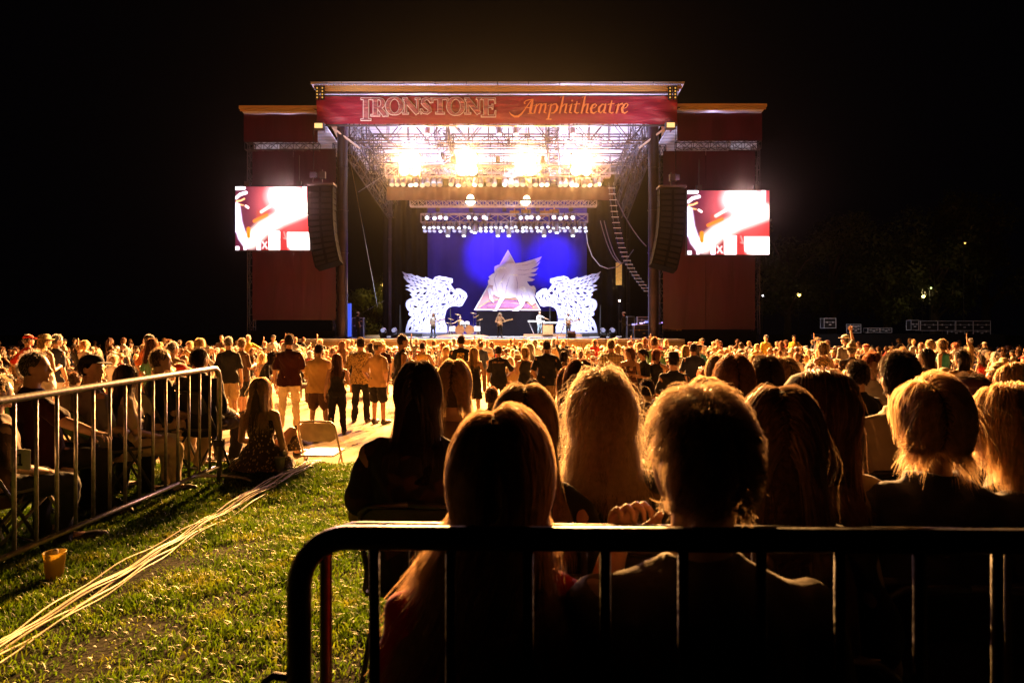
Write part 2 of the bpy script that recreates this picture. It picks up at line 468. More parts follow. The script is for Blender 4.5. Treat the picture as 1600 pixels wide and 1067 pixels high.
# trusses running back
for pf, pb_ in ((556, 614), (688, 712), (862, 868), (1002, 968)):
    mb = MB()
    truss(mb, rel((X(pf, 46), 46, 14.9)), rel((X(pb_, 60), 60, 14.6)), 0.8, 1.3, 1.3, r=0.05, rb=0.03)
    mb.build('long_truss', M_STEEL, roof)
for s, px0, px1 in ((-1, 545, 612), (1, 1012, 975)):
    mb = MB()
    truss(mb, rel((X(px0, 45.6), 45.6, 13.6)), rel((X(px1, 60), 60, 11.6)), 0.5, 1.2, 1.2, r=0.05, rb=0.03)
    truss(mb, rel((X(px0 - s * 8, 45.6), 45.6, 14.4)), rel((X(px1 - s * 10, 58), 58, 12.4)), 0.0, 0.9, 1.2, r=0.05, rb=0.03)
    mb.build('side_truss', M_STEEL, roof)
for px in (520, 1040):
    s = 1 if px < 800 else -1; mb = MB()
    mb.cyl(rel((X(px, 44.6), 44.6, Z(200, 44.6))), rel((X(px + s * 42, 45), 45, Z(232, 45))), 0.07)
    mb.prism([rel(W(px - 4 * s, 195, 44.7)), rel(W(px + 6 * s, 195, 44.7)), rel(W(px + 6 * s, 214, 44.7)), rel(W(px + 2 * s, 206, 44.7))], (0, 0.1, 0))
    mb.build('corner_brace', M_WHITE, roof)

# ---- the main banner with its lettering
bx0, bx1 = X(495, 44), X(1058, 44); bz0, bz1 = Z(194, 44), Z(151, 44)
banner = thing('main_banner', 'long maroon vinyl banner with IRONSTONE Amphitheatre lettering above the stage', 'banner', ((bx0 + bx1) / 2, 44, bz0))
def brel(p): return Vector(p) - banner.location
mb = MB(); nx, nz = 160, 10; vs = []; fs = []
for j in range(nz + 1):
    for i in range(nx + 1):
        x = bx0 + (bx1 - bx0) * i / nx; z = bz0 + (bz1 - bz0) * j / nz
        e = min(x - bx0, bx1 - x); tight = 0.10 * math.exp(-e / 1.2) * math.sin(z * 5 + x * 3) + 0.03 * math.sin(x * 1.7 + z * 2) + 0.015 * math.sin(z * 9 + math.sin(x * .8))
        vs.append(brel((x, 44 + tight, z)))
for j in range(nz):
    for i in range(nx):
        a = j * (nx + 1) + i; fs.append((a, a + 1, a + nx + 2, a + nx + 1))
o_ = len(vs); vs += [v + Vector((0, 0.04, 0)) for v in vs]; fs += [(f[3] + o_, f[2] + o_, f[1] + o_, f[0] + o_) for f in fs[:]]
mb.add(vs, fs)
for s_, xx in ((1, bx0), (-1, bx1)): mb.box(brel((xx, 45.0, (bz0 + bz1) / 2)), (0.04, 1.9, bz1 - bz0))
mb.build('vinyl_sheet', M_VINYL, banner, smooth=True)
mb = MB(); mb.box(brel(((bx0 + bx1) / 2, 44.1, bz0 - 0.07)), (bx1 - bx0, 0.12, 0.1)); mb.box(brel(((bx0 + bx1) / 2, 44.1, bz1 + 0.06)), (bx1 - bx0, 0.12, 0.1)); mb.build('banner_rail', M_STEEL, banner)

def ribbon(pts, ws, ext=0.0):
    """outline polygon of a pen stroke through pts with full widths ws"""
    pts = [Vector((p[0], p[1])) for p in pts]; n = len(pts)
    if ext:
        pts[0] = pts[0] + (pts[0] - pts[1]).normalized() * ext; pts[-1] = pts[-1] + (pts[-1] - pts[-2]).normalized() * ext
    L = []; R = []
    for i in range(n):
        d = (pts[min(i + 1, n - 1)] - pts[max(i - 1, 0)]).normalized(); nn = Vector((-d.y, d.x))
        w = (ws[i] if isinstance(ws, (list, tuple)) else ws) / 2 + ext
        L.append(pts[i] + nn * w); R.append(pts[i] - nn * w)
    return L, R
def stroke_mesh(mb, strokes, conv, ext, y0, dy):
    for q, (pts, ws) in enumerate(strokes):
        L, R = ribbon(pts, ws, ext); n = len(L); off = -0.0008 * q
        vs = [conv(p, y0 + off) for p in L] + [conv(p, y0 + off) for p in R] + [conv(p, y0 + dy) for p in L] + [conv(p, y0 + dy) for p in R]
        fs = []
        for i in range(n - 1):
            fs += [(i, i + 1, n + i + 1, n + i), (2 * n + i, 3 * n + i, 3 * n + i + 1, 2 * n + i + 1), (i, 2 * n + i, 2 * n + i + 1, i + 1), (n + i, n + i + 1, 3 * n + i + 1, 3 * n + i)]
        fs += [(0, n, 3 * n, 2 * n), (n - 1, 3 * n - 1, 4 * n - 1, 2 * n - 1)]
        mb.add(vs, fs)
def arc(cx, cy, rx, ry, a0, a1, n=18): return [(cx + rx * math.cos(math.radians(a0 + (a1 - a0) * i / n)), cy + ry * math.sin(math.radians(a0 + (a1 - a0) * i / n))) for i in range(n + 1)]
def oval(cx, cy, rx, ry, thick, thin, n=32):
    pts = arc(cx, cy, rx, ry, 0, 360, n); return (pts, [thin + (thick - thin) * abs(math.cos(2 * PI * i / n)) for i in range(n + 1)])
def box_letter(ch, x0, x1, y0, y1):
    w = x1 - x0; h = y1 - y0; S = 42; t = 15; H = 13
    if ch == 'I': return [([(x0 + w / 2, y0 + 6), (x0 + w / 2, y1 - 6)], 50), ([(x0 + 4, y0 + 8), (x1 - 4, y0 + 8)], t), ([(x0 + 4, y1 - 8), (x1 - 4, y1 - 8)], t)]
    if ch == 'O': return [oval((x0 + x1) / 2, (y0 + y1) / 2, w / 2 - S / 2 + 2, h / 2 - H / 2, S, H)]
    if ch == 'T': return [([(x0 + w / 2, y0 + 6), (x0 + w / 2, y1 - 6)], S), ([(x0, y0 + 8), (x1, y0 + 8)], t), ([(x0 + 6, y0 + 4), (x0 + 3, y0 + 45)], [12, 5]), ([(x1 - 6, y0 + 4), (x1 - 3, y0 + 45)], [12, 5]), ([(x0 + w * .22, y1 - 7), (x1 - w * .22, y1 - 7)], t)]
    if ch == 'N': return [([(x0 + 28, y0 + 10), (x0 + 28, y1 - 6)], 20), ([(x1 - 24, y0 + 6), (x1 - 24, y1 - 6)], 20), ([(x0 + 22, y0 + 12), (x1 - 24, y1 - 8)], 44), ([(x0, y0 + 7), (x0 + 46, y0 + 7)], 13), ([(x1 - 48, y0 + 7), (x1, y0 + 7)], 13), ([(x0, y1 - 7), (x0 + 58, y1 - 7)], 13)]
    if ch == 'E': return [([(x0 + 48, y0 + 6), (x0 + 48, y1 - 6)], S), ([(x0 + 6, y0 + 8), (x1 - 4, y0 + 8)], t), ([(x0 + 2, y1 - 8), (x1 - 2, y1 - 8)], t), ([(x0 + 60, y0 + h * .45), (x1 - 34, y0 + h * .45)], 13), ([(x1 - 10, y0 + 8), (x1 - 6, y0 + 52)], [13, 6]), ([(x1 - 10, y1 - 8), (x1 - 3, y1 - 62)], [14, 6]), ([(x1 - 34, y0 + h * .33), (x1 - 34, y0 + h * .58)], [8, 8])]
    if ch == 'R': return [([(x0 + 44, y0 + 6), (x0 + 44, y1 - 6)], S), ([(x0 + 2, y0 + 8), (x0 + 84, y0 + 8)], t), ([(x0, y1 - 8), (x0 + 88, y1 - 8)], t), (arc(x0 + 82, y0 + h * .29, 38, h * .23, -90, 90, 14), [15, 18, 24, 30, 34, 37, 38, 38, 38, 37, 34, 30, 24, 18, 15]), ([(x0 + 60, y0 + h * .52), (x0 + 84, y0 + h * .52)], 14), ([(x0 + 78, y0 + h * .54), (x0 + 112, y0 + h * .75), (x1 - 18, y1 - 10)], [30, 42, 42]), ([(x1 - 46, y1 - 8), (x1 + 8, y1 - 8)], t)]
    if ch == 'S':
        cx = (x0 + x1) / 2
        return [([(x1 - 18, y0 + 46), (x1 - 34, y0 + 18), (cx, y0 + 9), (x0 + 32, y0 + 22), (x0 + 26, y0 + 50), (cx - 6, y0 + 78), (x1 - 34, y0 + 104), (x1 - 24, y0 + 132), (cx + 10, y1 - 10), (x0 + 34, y1 - 16), (x0 + 14, y1 - 46)], [14, 16, 18, 28, 36, 42, 40, 30, 18, 16, 14]), ([(x1 - 14, y0 + 4), (x1 - 12, y0 + 50)], [6, 12]), ([(x0 + 10, y1 - 4), (x0 + 8, y1 - 52)], [6, 12])]
LET = [('I', 90, 195, 58, 284), ('R', 192, 355, 60, 240), ('O', 340, 515, 55, 226), ('N', 510, 682, 60, 220), ('S', 684, 805, 56, 222), ('T', 805, 960, 60, 218), ('O', 950, 1128, 55, 230), ('N', 1130, 1292, 60, 220), ('E', 1292, 1438, 60, 248)]
def conv1(p, y): return brel(W(550 + p[0] / 6.4, 145 + p[1] / 6.4, 44)) + Vector((0, y, 0))
M_LETW = surf('letter_white', (0.92, 0.92, 0.95), rough=0.5, bump=0, var=0.02)
M_LETF = vinyl('letter_fill', (0.42, 0.20, 0.26), (0.24, 0.05, 0.07))
M_LETO = surf('letter_orange', (0.85, 0.30, 0.12), rough=0.5, bump=0, var=0.05)
for q, (ch, a, b, c, d) in enumerate(LET):
    st = box_letter(ch, a, b, c, d)
    mb = MB(); stroke_mesh(mb, st, conv1, 5.2, -0.10 - .004 * (q % 2), 0.02); mb.build('letter_outline', M_LETW, banner)
    mb = MB(); stroke_mesh(mb, st, conv1, -1.2, -0.13 - .004 * (q % 2), 0.02); mb.build('letter_fill', M_LETF, banner)
def conv2(p, y): return brel(W(780 + p[0] / 7.273, 145 + p[1] / 7.273, 44)) + Vector((0, y, 0))
sc_ = [([(112, 225), (135, 255), (175, 278), (215, 276), (250, 252), (290, 200), (330, 140), (365, 95), (385, 82)], [4, 12, 22, 24, 18, 12, 10, 10, 8]),
       ([(384, 80), (372, 130), (358, 190), (350, 230), (372, 240)], [12, 28, 30, 26, 8]), ([(290, 175), (330, 178), (372, 172)], [7, 8, 7]),
       ([(290, 135), (286, 115), (305, 98), (340, 88), (384, 82)], [20, 12, 8, 7, 6]), ([(325, 244), (390, 244)], 6),
       ([(392, 158), (425, 136), (412, 190), (398, 243)], [5, 18, 20, 18]), ([(418, 170), (450, 138), (478, 134), (470, 180), (452, 243)], [5, 10, 22, 20, 18]), ([(470, 172), (500, 138), (528, 134), (524, 180), (510, 232), (535, 240)], [5, 10, 22, 20, 18, 6]),
       ([(552, 158), (590, 136), (578, 200), (556, 305)], [5, 18, 20, 18]), ([(532, 308), (592, 308)], 7), ([(584, 165), (615, 138), (645, 136), (660, 165), (648, 205), (618, 238), (588, 240)], [5, 10, 16, 26, 24, 14, 6]),
       ([(690, 62), (728, 48), (712, 130), (684, 243)], [5, 18, 22, 18]), ([(702, 180), (738, 140), (764, 136), (756, 180), (744, 232), (768, 240)], [5, 10, 22, 20, 18, 6]),
       ([(790, 158), (822, 136), (806, 195), (798, 232), (826, 240)], [5, 20, 20, 16, 6]), ([(820, 98), (836, 98)], 15),
       ([(884, 108), (868, 170), (856, 225), (882, 241), (904, 230)], [10, 20, 20, 12, 5]), ([(846, 142), (912, 134)], 8),
       ([(940, 62), (975, 48), (960, 130), (932, 243)], [5, 18, 22, 18]), ([(950, 180), (982, 140), (1006, 136), (1000, 180), (988, 232), (1012, 240)], [5, 10, 22, 20, 18, 6]),
       ([(1040, 192), (1085, 176), (1104, 150), (1088, 134), (1060, 150), (1040, 190), (1045, 228), (1072, 242), (1106, 220)], [6, 6, 12, 10, 18, 26, 24, 14, 5]),
       ([(1204, 142), (1170, 138), (1134, 176), (1130, 222), (1152, 238), (1186, 200)], [6, 10, 24, 24, 12, 6]), ([(1208, 134), (1196, 190), (1186, 232), (1214, 240)], [14, 20, 18, 6]),
       ([(1278, 98), (1262, 170), (1250, 225), (1274, 241), (1296, 230)], [10, 20, 20, 12, 5]), ([(1232, 142), (1306, 130)], 8),
       ([(1318, 156), (1352, 134), (1342, 190), (1326, 243)], [5, 18, 20, 18]), ([(1344, 172), (1372, 140), (1402, 132)], [5, 12, 22]),
       ([(1396, 192), (1440, 176), (1462, 146), (1444, 128), (1416, 146), (1394, 190), (1398, 228), (1424, 242), (1458, 218)], [6, 6, 12, 10, 18, 26, 24, 14, 5])]
mb = MB(); stroke_mesh(mb, sc_, conv2, 0.6, -0.12, 0.02); mb.build('script_lettering', M_LETO, banner)

# ---- flood fixtures at the banner ends, with spots added out in front of the banner, and the little lamp racks above
def flood(px, py, name_side, label, aims):
    p = W(px, py, 43.6)
    t = thing('flood_light', label, 'flood light', p)
    mb = MB(); mb.box((0, 0, 0), (0.62, 0.4, 0.42)); mb.box((0, 0.3, 0.1), (0.12, 0.7, 0.12)); mb.build('housing', M_STEEL, t)
    mb = MB(); mb.box((0, -0.215, 0), (0.5, 0.03, 0.3)); mb.build('lens', glow('flood_lens', (1.0, 0.55, 0.2), 1.6), t)
    for (dx, dy, dz, aim, e, col, sp) in aims:
        lamp('lamp', 'SPOT', p + Vector((dx, dy, dz)), aim, e, col, t, size=0.4, spot=sp, blend=0.9)  # added spots in open air, lighting banner and wing scrims
    return t
flood(499, 198, 'l', 'square flood light with amber lens under the left end of the banner', [(0.2, -4.5, -1.0, (-6, 44, 15.6), 1500, (1, .80, .84), 110), (-1, -5.5, -4, (-14, 45, 8), 300, (1, .42, .6), 110)])
flood(1047, 197, 'r', 'square flood light with amber lens under the right end of the banner', [(-0.2, -4.5, -1.0, (4, 44, 15.6), 1500, (1, .80, .84), 110), (1, -5.5, -4, (13, 45, 8), 220, (1, .40, .6), 110)])
for px, lab in ((499, 'left'), (1050, 'right')):
    t = thing('lamp_rack', 'small rack of amber bulbs at the %s end of the roof edge' % lab, 'lamp rack', W(px, 156, 43.3))
    mb = MB(); mb.box((-0.13, 0, 0.42), (0.24, 0.1, 0.84)); mb.box((0.2, 0, 0.42), (0.24, 0.1, 0.84)); mb.build('housing', M_BLACK, t)
    for i in range(4):
        for xx in (-0.13, 0.2):
            mb = MB(); mb.ball((xx, -0.06, 0.12 + 0.2 * i), 0.055, 8, 6); mb.build('bulb', glow('amber_bulb', (1.0, 0.5, 0.1), 0.8), t, smooth=True)

# ---- the two wings
def wing(lab, side, x_in, x_out, ye_top, yb_top, yb_bot, scr):
    t = thing('stage_wing', 'dark maroon %s wing of the stage with its own roof edge and scrim' % lab, 'stage wing', (X((x_in + x_out) / 2, 45), 45, ZD - 0.9))
    def r(p): return Vector(p) - t.location
    cx = X((x_in + x_out) / 2, 45); w = abs(X(x_out, 45) - X(x_in, 45))
    mb = MB(); mb.box(r((cx, 44.6, Z(ye_top + 2, 44.6))), (w + 0.3, 0.15, 0.2)); mb.box(r((cx - side * -0.12, 44.68, Z(ye_top + 6, 44.6))), (w, 0.12, 0.12)); mb.build('gold_roof_edge', M_GOLD, t)
    mb = MB(); mb.prism([r((cx - w / 2, 44.7, Z(ye_top + 9, 44.7))), r((cx + w / 2, 44.7, Z(ye_top + 9, 44.7))), r((cx + w / 2, 53, Z(ye_top + 9, 44.7) - 0.9)), r((cx - w / 2, 53, Z(ye_top + 9, 44.7) - 0.9))], (0, 0, 0.1)); mb.build('roof_sheeting', M_ROOF, t)
    mb = MB()
    mb2 = drape_sheet(-w / 2, w / 2, 0, 0, 1, fold=0.06, wave=1.9, nx=50)
    z0, z1 = Z(yb_bot, 45), Z(yb_top, 45)
    mb2.v = [tuple(r((cx + v[0], 45 + v[1], z0 + (z1 - z0) * v[2]))) for v in mb2.v]; mb2.build('wing_banner', M_SCRIM, t, smooth=True)
    mb = MB(); truss(mb, r((cx - w / 2, 45.4, Z(yb_bot + 5, 45))), r((cx + w / 2, 45.4, Z(yb_bot + 5, 45))), 0.5, 0.5, 0.55, r=0.03, rb=0.02); mb.build('wing_truss', M_STEEL, t)
    x0, x1, ys0, ys1, seam = scr
    for a, b in ((x0, seam), (seam, x1)):
        mb2 = drape_sheet(X(a, 45.6) + 0.01, X(b, 45.6) - 0.01, 0, Z(ys1, 45.6), Z(ys0, 45.6), fold=0.02, wave=2.3, nx=30, seed=a)
        mb2.v = [tuple(r((v[0], 45.6 + v[1], v[2]))) for v in mb2.v]; mb2.build('scrim_panel', M_SCRIM, t, smooth=True)
    mb = MB()
    for xx in (x0 - 1, x1 + 1): truss(mb, r((X(xx, 45.9), 45.9, -0.9)), r((X(xx, 45.9), 45.9, Z(ys0 - 8, 45.9))), 0.4, 0.4, 0.8, r=0.03, rb=0.018, up=Vector((0, 1, 0)))
    mb.build('tower_truss', M_STEEL, t)
    mb = MB(); mb.box(r((X((x0 + x1) / 2, 45.6), 45.4, 0.3)), (abs(X(x1, 45.6) - X(x0, 45.6)), 0.2, 2.0)); mb.build('base_skirt', M_BLACKCLOTH, t)
    # lit ceiling panel seen through the gap
    gx = x0 + 22 if side < 0 else x1 - 18
    mb = MB(); mb.box(r((X(gx, 50), 50, Z(226, 50))), (1.9, 0.08, 0.85)); mb.build('lit_panel', M_WHITE, t)
    lamp('lamp', 'SPOT', (X(gx, 46.4), 46.8, Z(229, 46.4)), (X(gx, 50), 50, Z(226, 50)), 120, (.75, .75, 1), t, size=0.1, spot=80)
    lamp('lamp', 'SPOT', (cx, 46.6, Z(ye_top + 40, 46)), (cx, 46.4, 30), 320, (.7, .6, 1), t, size=0.3, spot=160)
    return t
wing('left', -1, 496, 381, 166, 179, 222, (394, 525, 233, 500, 458))
wing('right', 1, 1058, 1191, 163, 177, 220, (1036, 1180, 236, 515, 1103))

# ---- video screens
def paint(u, v):
    """colour of the live picture on the video screens; u, v in pixels of its own frame"""
    def ss(a, b, x):
        t = min(1, max(0, (x - a) / (b - a))); return t * t * (3 - 2 * t)
    def seg(pts, r, soft):
        best = 1e9
        for (ax, ay), (bx, by) in zip(pts, pts[1:]):
            dx, dy = bx - ax, by - ay; t = max(0, min(1, ((u - ax) * dx + (v - ay) * dy) / (dx * dx + dy * dy + 1e-6)))
            best = min(best, math.hypot(u - ax - dx * t, v - ay - dy * t))
        return 1 - ss(r - soft * .3, r + soft, best)
    def rect(x0, y0, x1, y1, soft=12):
        dx = max(x0 - u, u - x1, 0); dy = max(y0 - v, v - y1, 0); return 1 - ss(0, soft, math.hypot(dx, dy))
    k = ss(200, 700, u)
    c = np.array([0.16 + 0.45 * k, 0.012 + 0.03 * k, 0.05 + 0.0 * k])
    c += np.array([0.9, 0.03, 0.02]) * rect(620, 600, 1165, 975, 60) * 0.8
    c += np.array([.7, .12, .15]) * (1 - ss(150, 480, math.hypot((u - 810) * .8, v - 330)))
    def put(m, col):
        nonlocal c
        c = c * (1 - m) + np.array(col) * m
    put(rect(430, 480, 560, 640, 40) * .5, (.8, .1, .02))
    e = math.hypot((u - 815) / 215, (v - 270) / 175); put(1 - ss(.55, 1.6, e), (2.2, 1.9, 1.9))
    put(seg([(1090, 165), (1085, 370)], 22, 14), (4, 3.2, 3.8))
    put(seg([(330, 850), (500, 700), (760, 560), (1120, 430)], 60, 90), (2.6, 2.1, 1.9))
    put(seg([(380, 600), (560, 520)], 16, 14), (1.6, .35, .02))
    put(seg([(1060, 420), (1150, 430)], 45, 50), (2.4, 2.0, 1.9))
    put(seg([(480, 480), (600, 410)], 10, 22), (3, 1.6, 1.4))
    put(seg([(125, 175), (235, 172)], 18, 10), (4, 3.6, 4))
    put(seg([(125, 300), (180, 255), (265, 232)], 14, 12), (4, 3.2, 3.6))
    put(seg([(130, 345), (190, 335), (240, 312)], 7, 8), (3, 1.2, .5)); put(seg([(130, 375), (225, 395)], 5, 8), (3, 1.0, .4)); put(seg([(262, 405), (295, 425)], 10, 9), (4, 3, 2.8))
    put(seg([(120, 420), (150, 620), (210, 800), (280, 890)], 34, 46), (3.6, 3.2, 4.6)); put(seg([(118, 560), (130, 700)], 30, 30), (3, 2.6, 5))
    put(seg([(300, 700), (300, 800)], 20, 16), (1.6, .4, .0))
    put(rect(590, 735, 742, 968, 8), (5, 4.3, 4.1)); put(rect(850, 750, 1160, 968, 10) * (1 - (1 - ss(0, 110, math.hypot(max(0, u - 0) - 850, v - 968)))), (5, 4.2, 4.0))
    put(rect(420, 840, 468, 970, 8), (4.5, 3.2, 3.8)); put(seg([(500, 870), (560, 950)], 8, 10), (3, 1.2, 1.2)); put(seg([(555, 870), (500, 950)], 6, 9), (3, 1.2, 1.2))
    put(seg([(600, 842), (740, 838)], 4, 6) * .6, (1.5, .4, .3)); put(seg([(860, 862), (1150, 870)], 4, 7) * .7, (1.8, .5, .3))
    put(seg([(800, 740), (830, 830), (800, 820)], 6, 9), (2.5, 1, .9)); put(rect(745, 720, 840, 975, 6) * .55, (.5, .03, .04))
    put(rect(118, 930, 165, 975, 8), (3, 2.6, 3)); put(rect(235, 920, 265, 970, 8), (3, 2.4, 2.6))
    return c
NXS, NYS = 150, 116
def screen_mesh():
    me = bpy.data.meshes.new('picture'); vs = []; fs = []; cols = []
    for j in range(NYS + 1):
        for i in range(NXS + 1):
            vs.append((i / NXS - .5, 0, .5 - j / NYS)); c = paint(115 + 1050 * i / NXS, 155 + 820 * j / NYS); cols += [c[0], c[1], c[2], 1.0]
    for j in range(NYS):
        for i in range(NXS):
            a = j * (NXS + 1) + i; fs.append((a, a + NXS + 1, a + NXS + 2, a + 1))
    me.from_pydata(vs, [], fs); at = me.color_attributes.new('picture', 'FLOAT_COLOR', 'POINT'); at.data.foreach_set('color', cols); return me
PIC = screen_mesh()
m, nt, b = new_mat('video_picture'); a_ = nt.nodes.new('ShaderNodeAttribute'); a_.attribute_name = 'picture'
nt.links.new(a_.outputs['Color'], b.inputs['Emission Color']); b.inputs['Emission Strength'].default_value = 1.0; setp(b, Base_Color=(0.01, 0.01, 0.01, 1)); M_PIC = m; m.cycles.emission_sampling = 'NONE'
def screen(lab, x0, x1, y0, y1):
    w = X(x1, 43) - X(x0, 43); h = Z(y0, 43) - Z(y1, 43)
    t = thing('video_screen', 'bright red and white video screen hung beside the %s speaker stack' % lab, 'video screen', (X((x0 + x1) / 2, 43), 43, Z((y0 + y1) / 2, 43)))
    me = PIC if lab == 'left' else PIC.copy(); o = link('picture', me, M_PIC, t); o.scale = (w, 1, h); o.location = (0, -0.02, 0)
    mb = MB(); mb.box((0, 0.1, 0), (w + 0.12, 0.18, h + 0.12)); mb.build('cabinet', M_BLACK, t)
    for s in (-.35, .35): mb = MB(); mb.cyl((w * s, .1, h / 2), (w * s, .1, h / 2 + 2.0), .03); mb.box((w * s, .1, h / 2 + .2), (.3, .25, .3)); mb.build('hanging_bracket', M_STEEL, t)
    lamp('lamp', 'AREA', t.location + Vector((0, -0.15, 0)), t.location + Vector((0, -5, -.5)), 240, (1, .35, .35), t, size=w * .8)
    lamp('lamp', 'SPOT', t.location + Vector((w * .17, -.12, h * .30)), (0, 0, 1.5), 26000, (1, .50, .48), t, size=.5, spot=120, blend=1)  # added spot, makes the screen's glow in the haze
    return t
screen('left', 368, 484, 292, 391)
screen('right', 1074, 1202, 298, 398)

# ---- line array speaker stacks
def line_array(lab, pts, w):
    p0 = W(*pts[0], 42); t = thing('line_array', 'tall curved black column of loudspeaker boxes beside the %s column' % lab, 'speaker stack', p0)
    mb = MB(); mb.box((0, 0, 0.15), (w * 1.05, 1.0, 0.12)); mb.cyl((0, 0, .1), (0, 0, 1.1), .04); mb.box((0.05, 0, 0.75), (0.35, 0.3, 0.4)); mb.build('rigging_frame', M_STEEL, t)
    n = len(pts) - 1
    for i in range(n):
        a = W(*pts[i], 42) - p0; b = W(*pts[i + 1], 42) - p0; c = (a + b) / 2; d = (b - a); h = d.length * 0.95; ang = math.atan2(d.x, -d.z)
        tilt = -0.02 * i
        R = Matrix.Rotation(-ang, 3, 'Y') @ Matrix.Rotation(tilt, 3, 'X')
        mb = MB(); k = [Vector((x, y, z)) for x, y, z in ((-w / 2, -.42, -h / 2), (w / 2, -.42, -h / 2), (w / 2, .42, -h / 2 * .8), (-w / 2, .42, -h / 2 * .8), (-w / 2, -.42, h / 2), (w / 2, -.42, h / 2), (w / 2, .42, h / 2 * .8), (-w / 2, .42, h / 2 * .8))]
        mb.add([R @ v + c for v in k], [(0, 3, 2, 1), (4, 5, 6, 7), (0, 1, 5, 4), (1, 2, 6, 5), (2, 3, 7, 6), (3, 0, 4, 7)])
        bx = mb.build('speaker_box', M_SPK, t)
        mb = MB()
        for s in (-1, 1): mb.add([R @ Vector((s * w / 4 + q[0], -.435, q[1])) + c for q in ((-w * .2, -h * .38), (w * .2, -h * .38), (w * .2, h * .38), (-w * .2, h * .38))], [(0, 1, 2, 3)])
        mb.build('grille', M_GRILLE, bx)
    return t
M_SPK = surf('speaker_cabinet', (0.0012, 0.0010, 0.0014), rough=.8, spec=.05, bump=0)
M_GRILLE = surf('speaker_grille', (0.004, 0.003, 0.004), rough=0.7, spec=.2, nscale=30, bump=0.3, bscale=80)
line_array('left', [(503, 293), (503, 302), (503, 311), (503, 320), (503, 329), (503, 338), (503.5, 347), (504, 356), (505, 365), (506, 374), (507.5, 383), (509, 392), (511, 401), (513, 409), (515, 416)], 1.55)
line_array('right', [(1049, 297), (1049, 306), (1049, 315), (1049, 324), (1049, 333), (1048.5, 342), (1048, 351), (1047, 360), (1046, 369), (1044.5, 378), (1043, 387), (1041, 396), (1039, 405), (1037, 413), (1035, 420)], 1.6)
for lab, px, y0, y1 in (('left', 490, 200, 292), ('right', 1056, 200, 296)):
    mb = MB(); mb.cyl(W(px, y0, 42.3), W(px, y1, 42.3), .02, n=6)
    mb.box(W(px, y1 - 18, 42.3), (.4, .3, .35)); mb.build('hoist_chain', M_CHROME, None, label='thin steel hoist chain above the %s speaker stack' % lab, cat='chain')

# ---- black drapes on stage, blue cloth, border
bd = drape_sheet(X(668, 59.3), X(917, 59.3), 59.3, ZD, Z(300, 59.3), fold=0.10, wave=1.3, nx=120)
M_BLUECLOTH = surf('painted_backdrop', (0.035, 0.03, 0.34), rough=1.0, spec=.05, nscale=0.35, var=0.25, bump=0.1)
bd.build('backdrop_cloth', M_BLUECLOTH, None, smooth=True, label='large hanging cloth behind the band washed with deep blue light', cat='backdrop')
for lab, a, b, y in (('left of the blue cloth', 598, 668, 59.6), ('right of the blue cloth', 917, 985, 59.6)):
    drape_sheet(X(a, y), X(b, y), y, ZD if b < 800 or a > 900 else 3, Z(290, y), fold=.25, wave=.9, nx=60).build('black_drape', M_BLACKCLOTH, None, smooth=True, label='tall black stage drape hanging ' + lab, cat='drape')
drape_sheet(X(604, 51), X(958, 51), 51, Z(313, 51), Z(292, 51), fold=.12, wave=1.1, nx=160).build('drape_border', surf('brown_border_cloth', (0.10, 0.05, 0.03), rough=.9, nscale=2), None, smooth=True, label='narrow dark brown border drape between the two long light trusses', cat='drape')
mb = MB(); mb.box((X(807, 55.5), 55.5, (ZD + Z(486, 55.5)) / 2), (X(870, 55.5) - X(745, 55.5), 0.15, Z(486, 55.5) - ZD)); mb.build('black_wall', M_BLACKCLOTH, None, label='low black cloth wall under the big triangle', cat='stage wall')

# ---- light trusses
def light_truss(label, x0, x1, yt, yb, Y, depth, bay, cross=False, mat=M_ALU, hang=300):
    t = thing('light_truss', label, 'truss', (X((x0 + x1) / 2, Y), Y, Z((yt + yb) / 2, Y)))
    h = Z(yt, Y) - Z(yb, Y); L = X(x1, Y) - X(x0, Y)
    mb = MB(); truss(mb, (-L / 2, 0, 0), (L / 2, 0, 0), depth, h, bay, r=.045, rb=.028, cross=cross); mb.build('truss_frame', mat, t)
    mb = MB()
    for k in range(5): xx = -L / 2 + L * (k + .5) / 5; mb.cyl((xx, 0, h / 2), (xx, 0, 15.4 - t.location.z), .02, n=5); mb.box((xx, 0, h / 2 + .45), (.3, .3, .45))
    mb.build('hoist', M_BLACK, t)
    return t
T1 = light_truss('upper aluminium truss carrying the four blinding warm lamps', 603, 953, 260, 277, 48, .6, .9, True)
T2 = light_truss('middle pale lattice truss with two small white domes on it', 641, 932, 312, 323, 51.5, .5, .62, True)
T3 = light_truss('lower aluminium truss crowded with cool white lamps', 658, 918, 335, 348, 53, .55, 1.0)
ML_W = glow('warm_lens', (1.0, 0.72, 0.42), 1.1); ML_C = glow('cool_lens', (0.80, 0.85, 1.0), 3.0); ML_C2 = glow('cool_lens_dim', (0.55, 0.55, 1.0), 1.2); ML_B = glow('blinder_lens', (1.0, 0.80, 0.5), 9.0)
M_CAN = surf('par_can_metal', (0.35, 0.33, 0.38), rough=.3, metal=.8, nscale=6, bump=0)
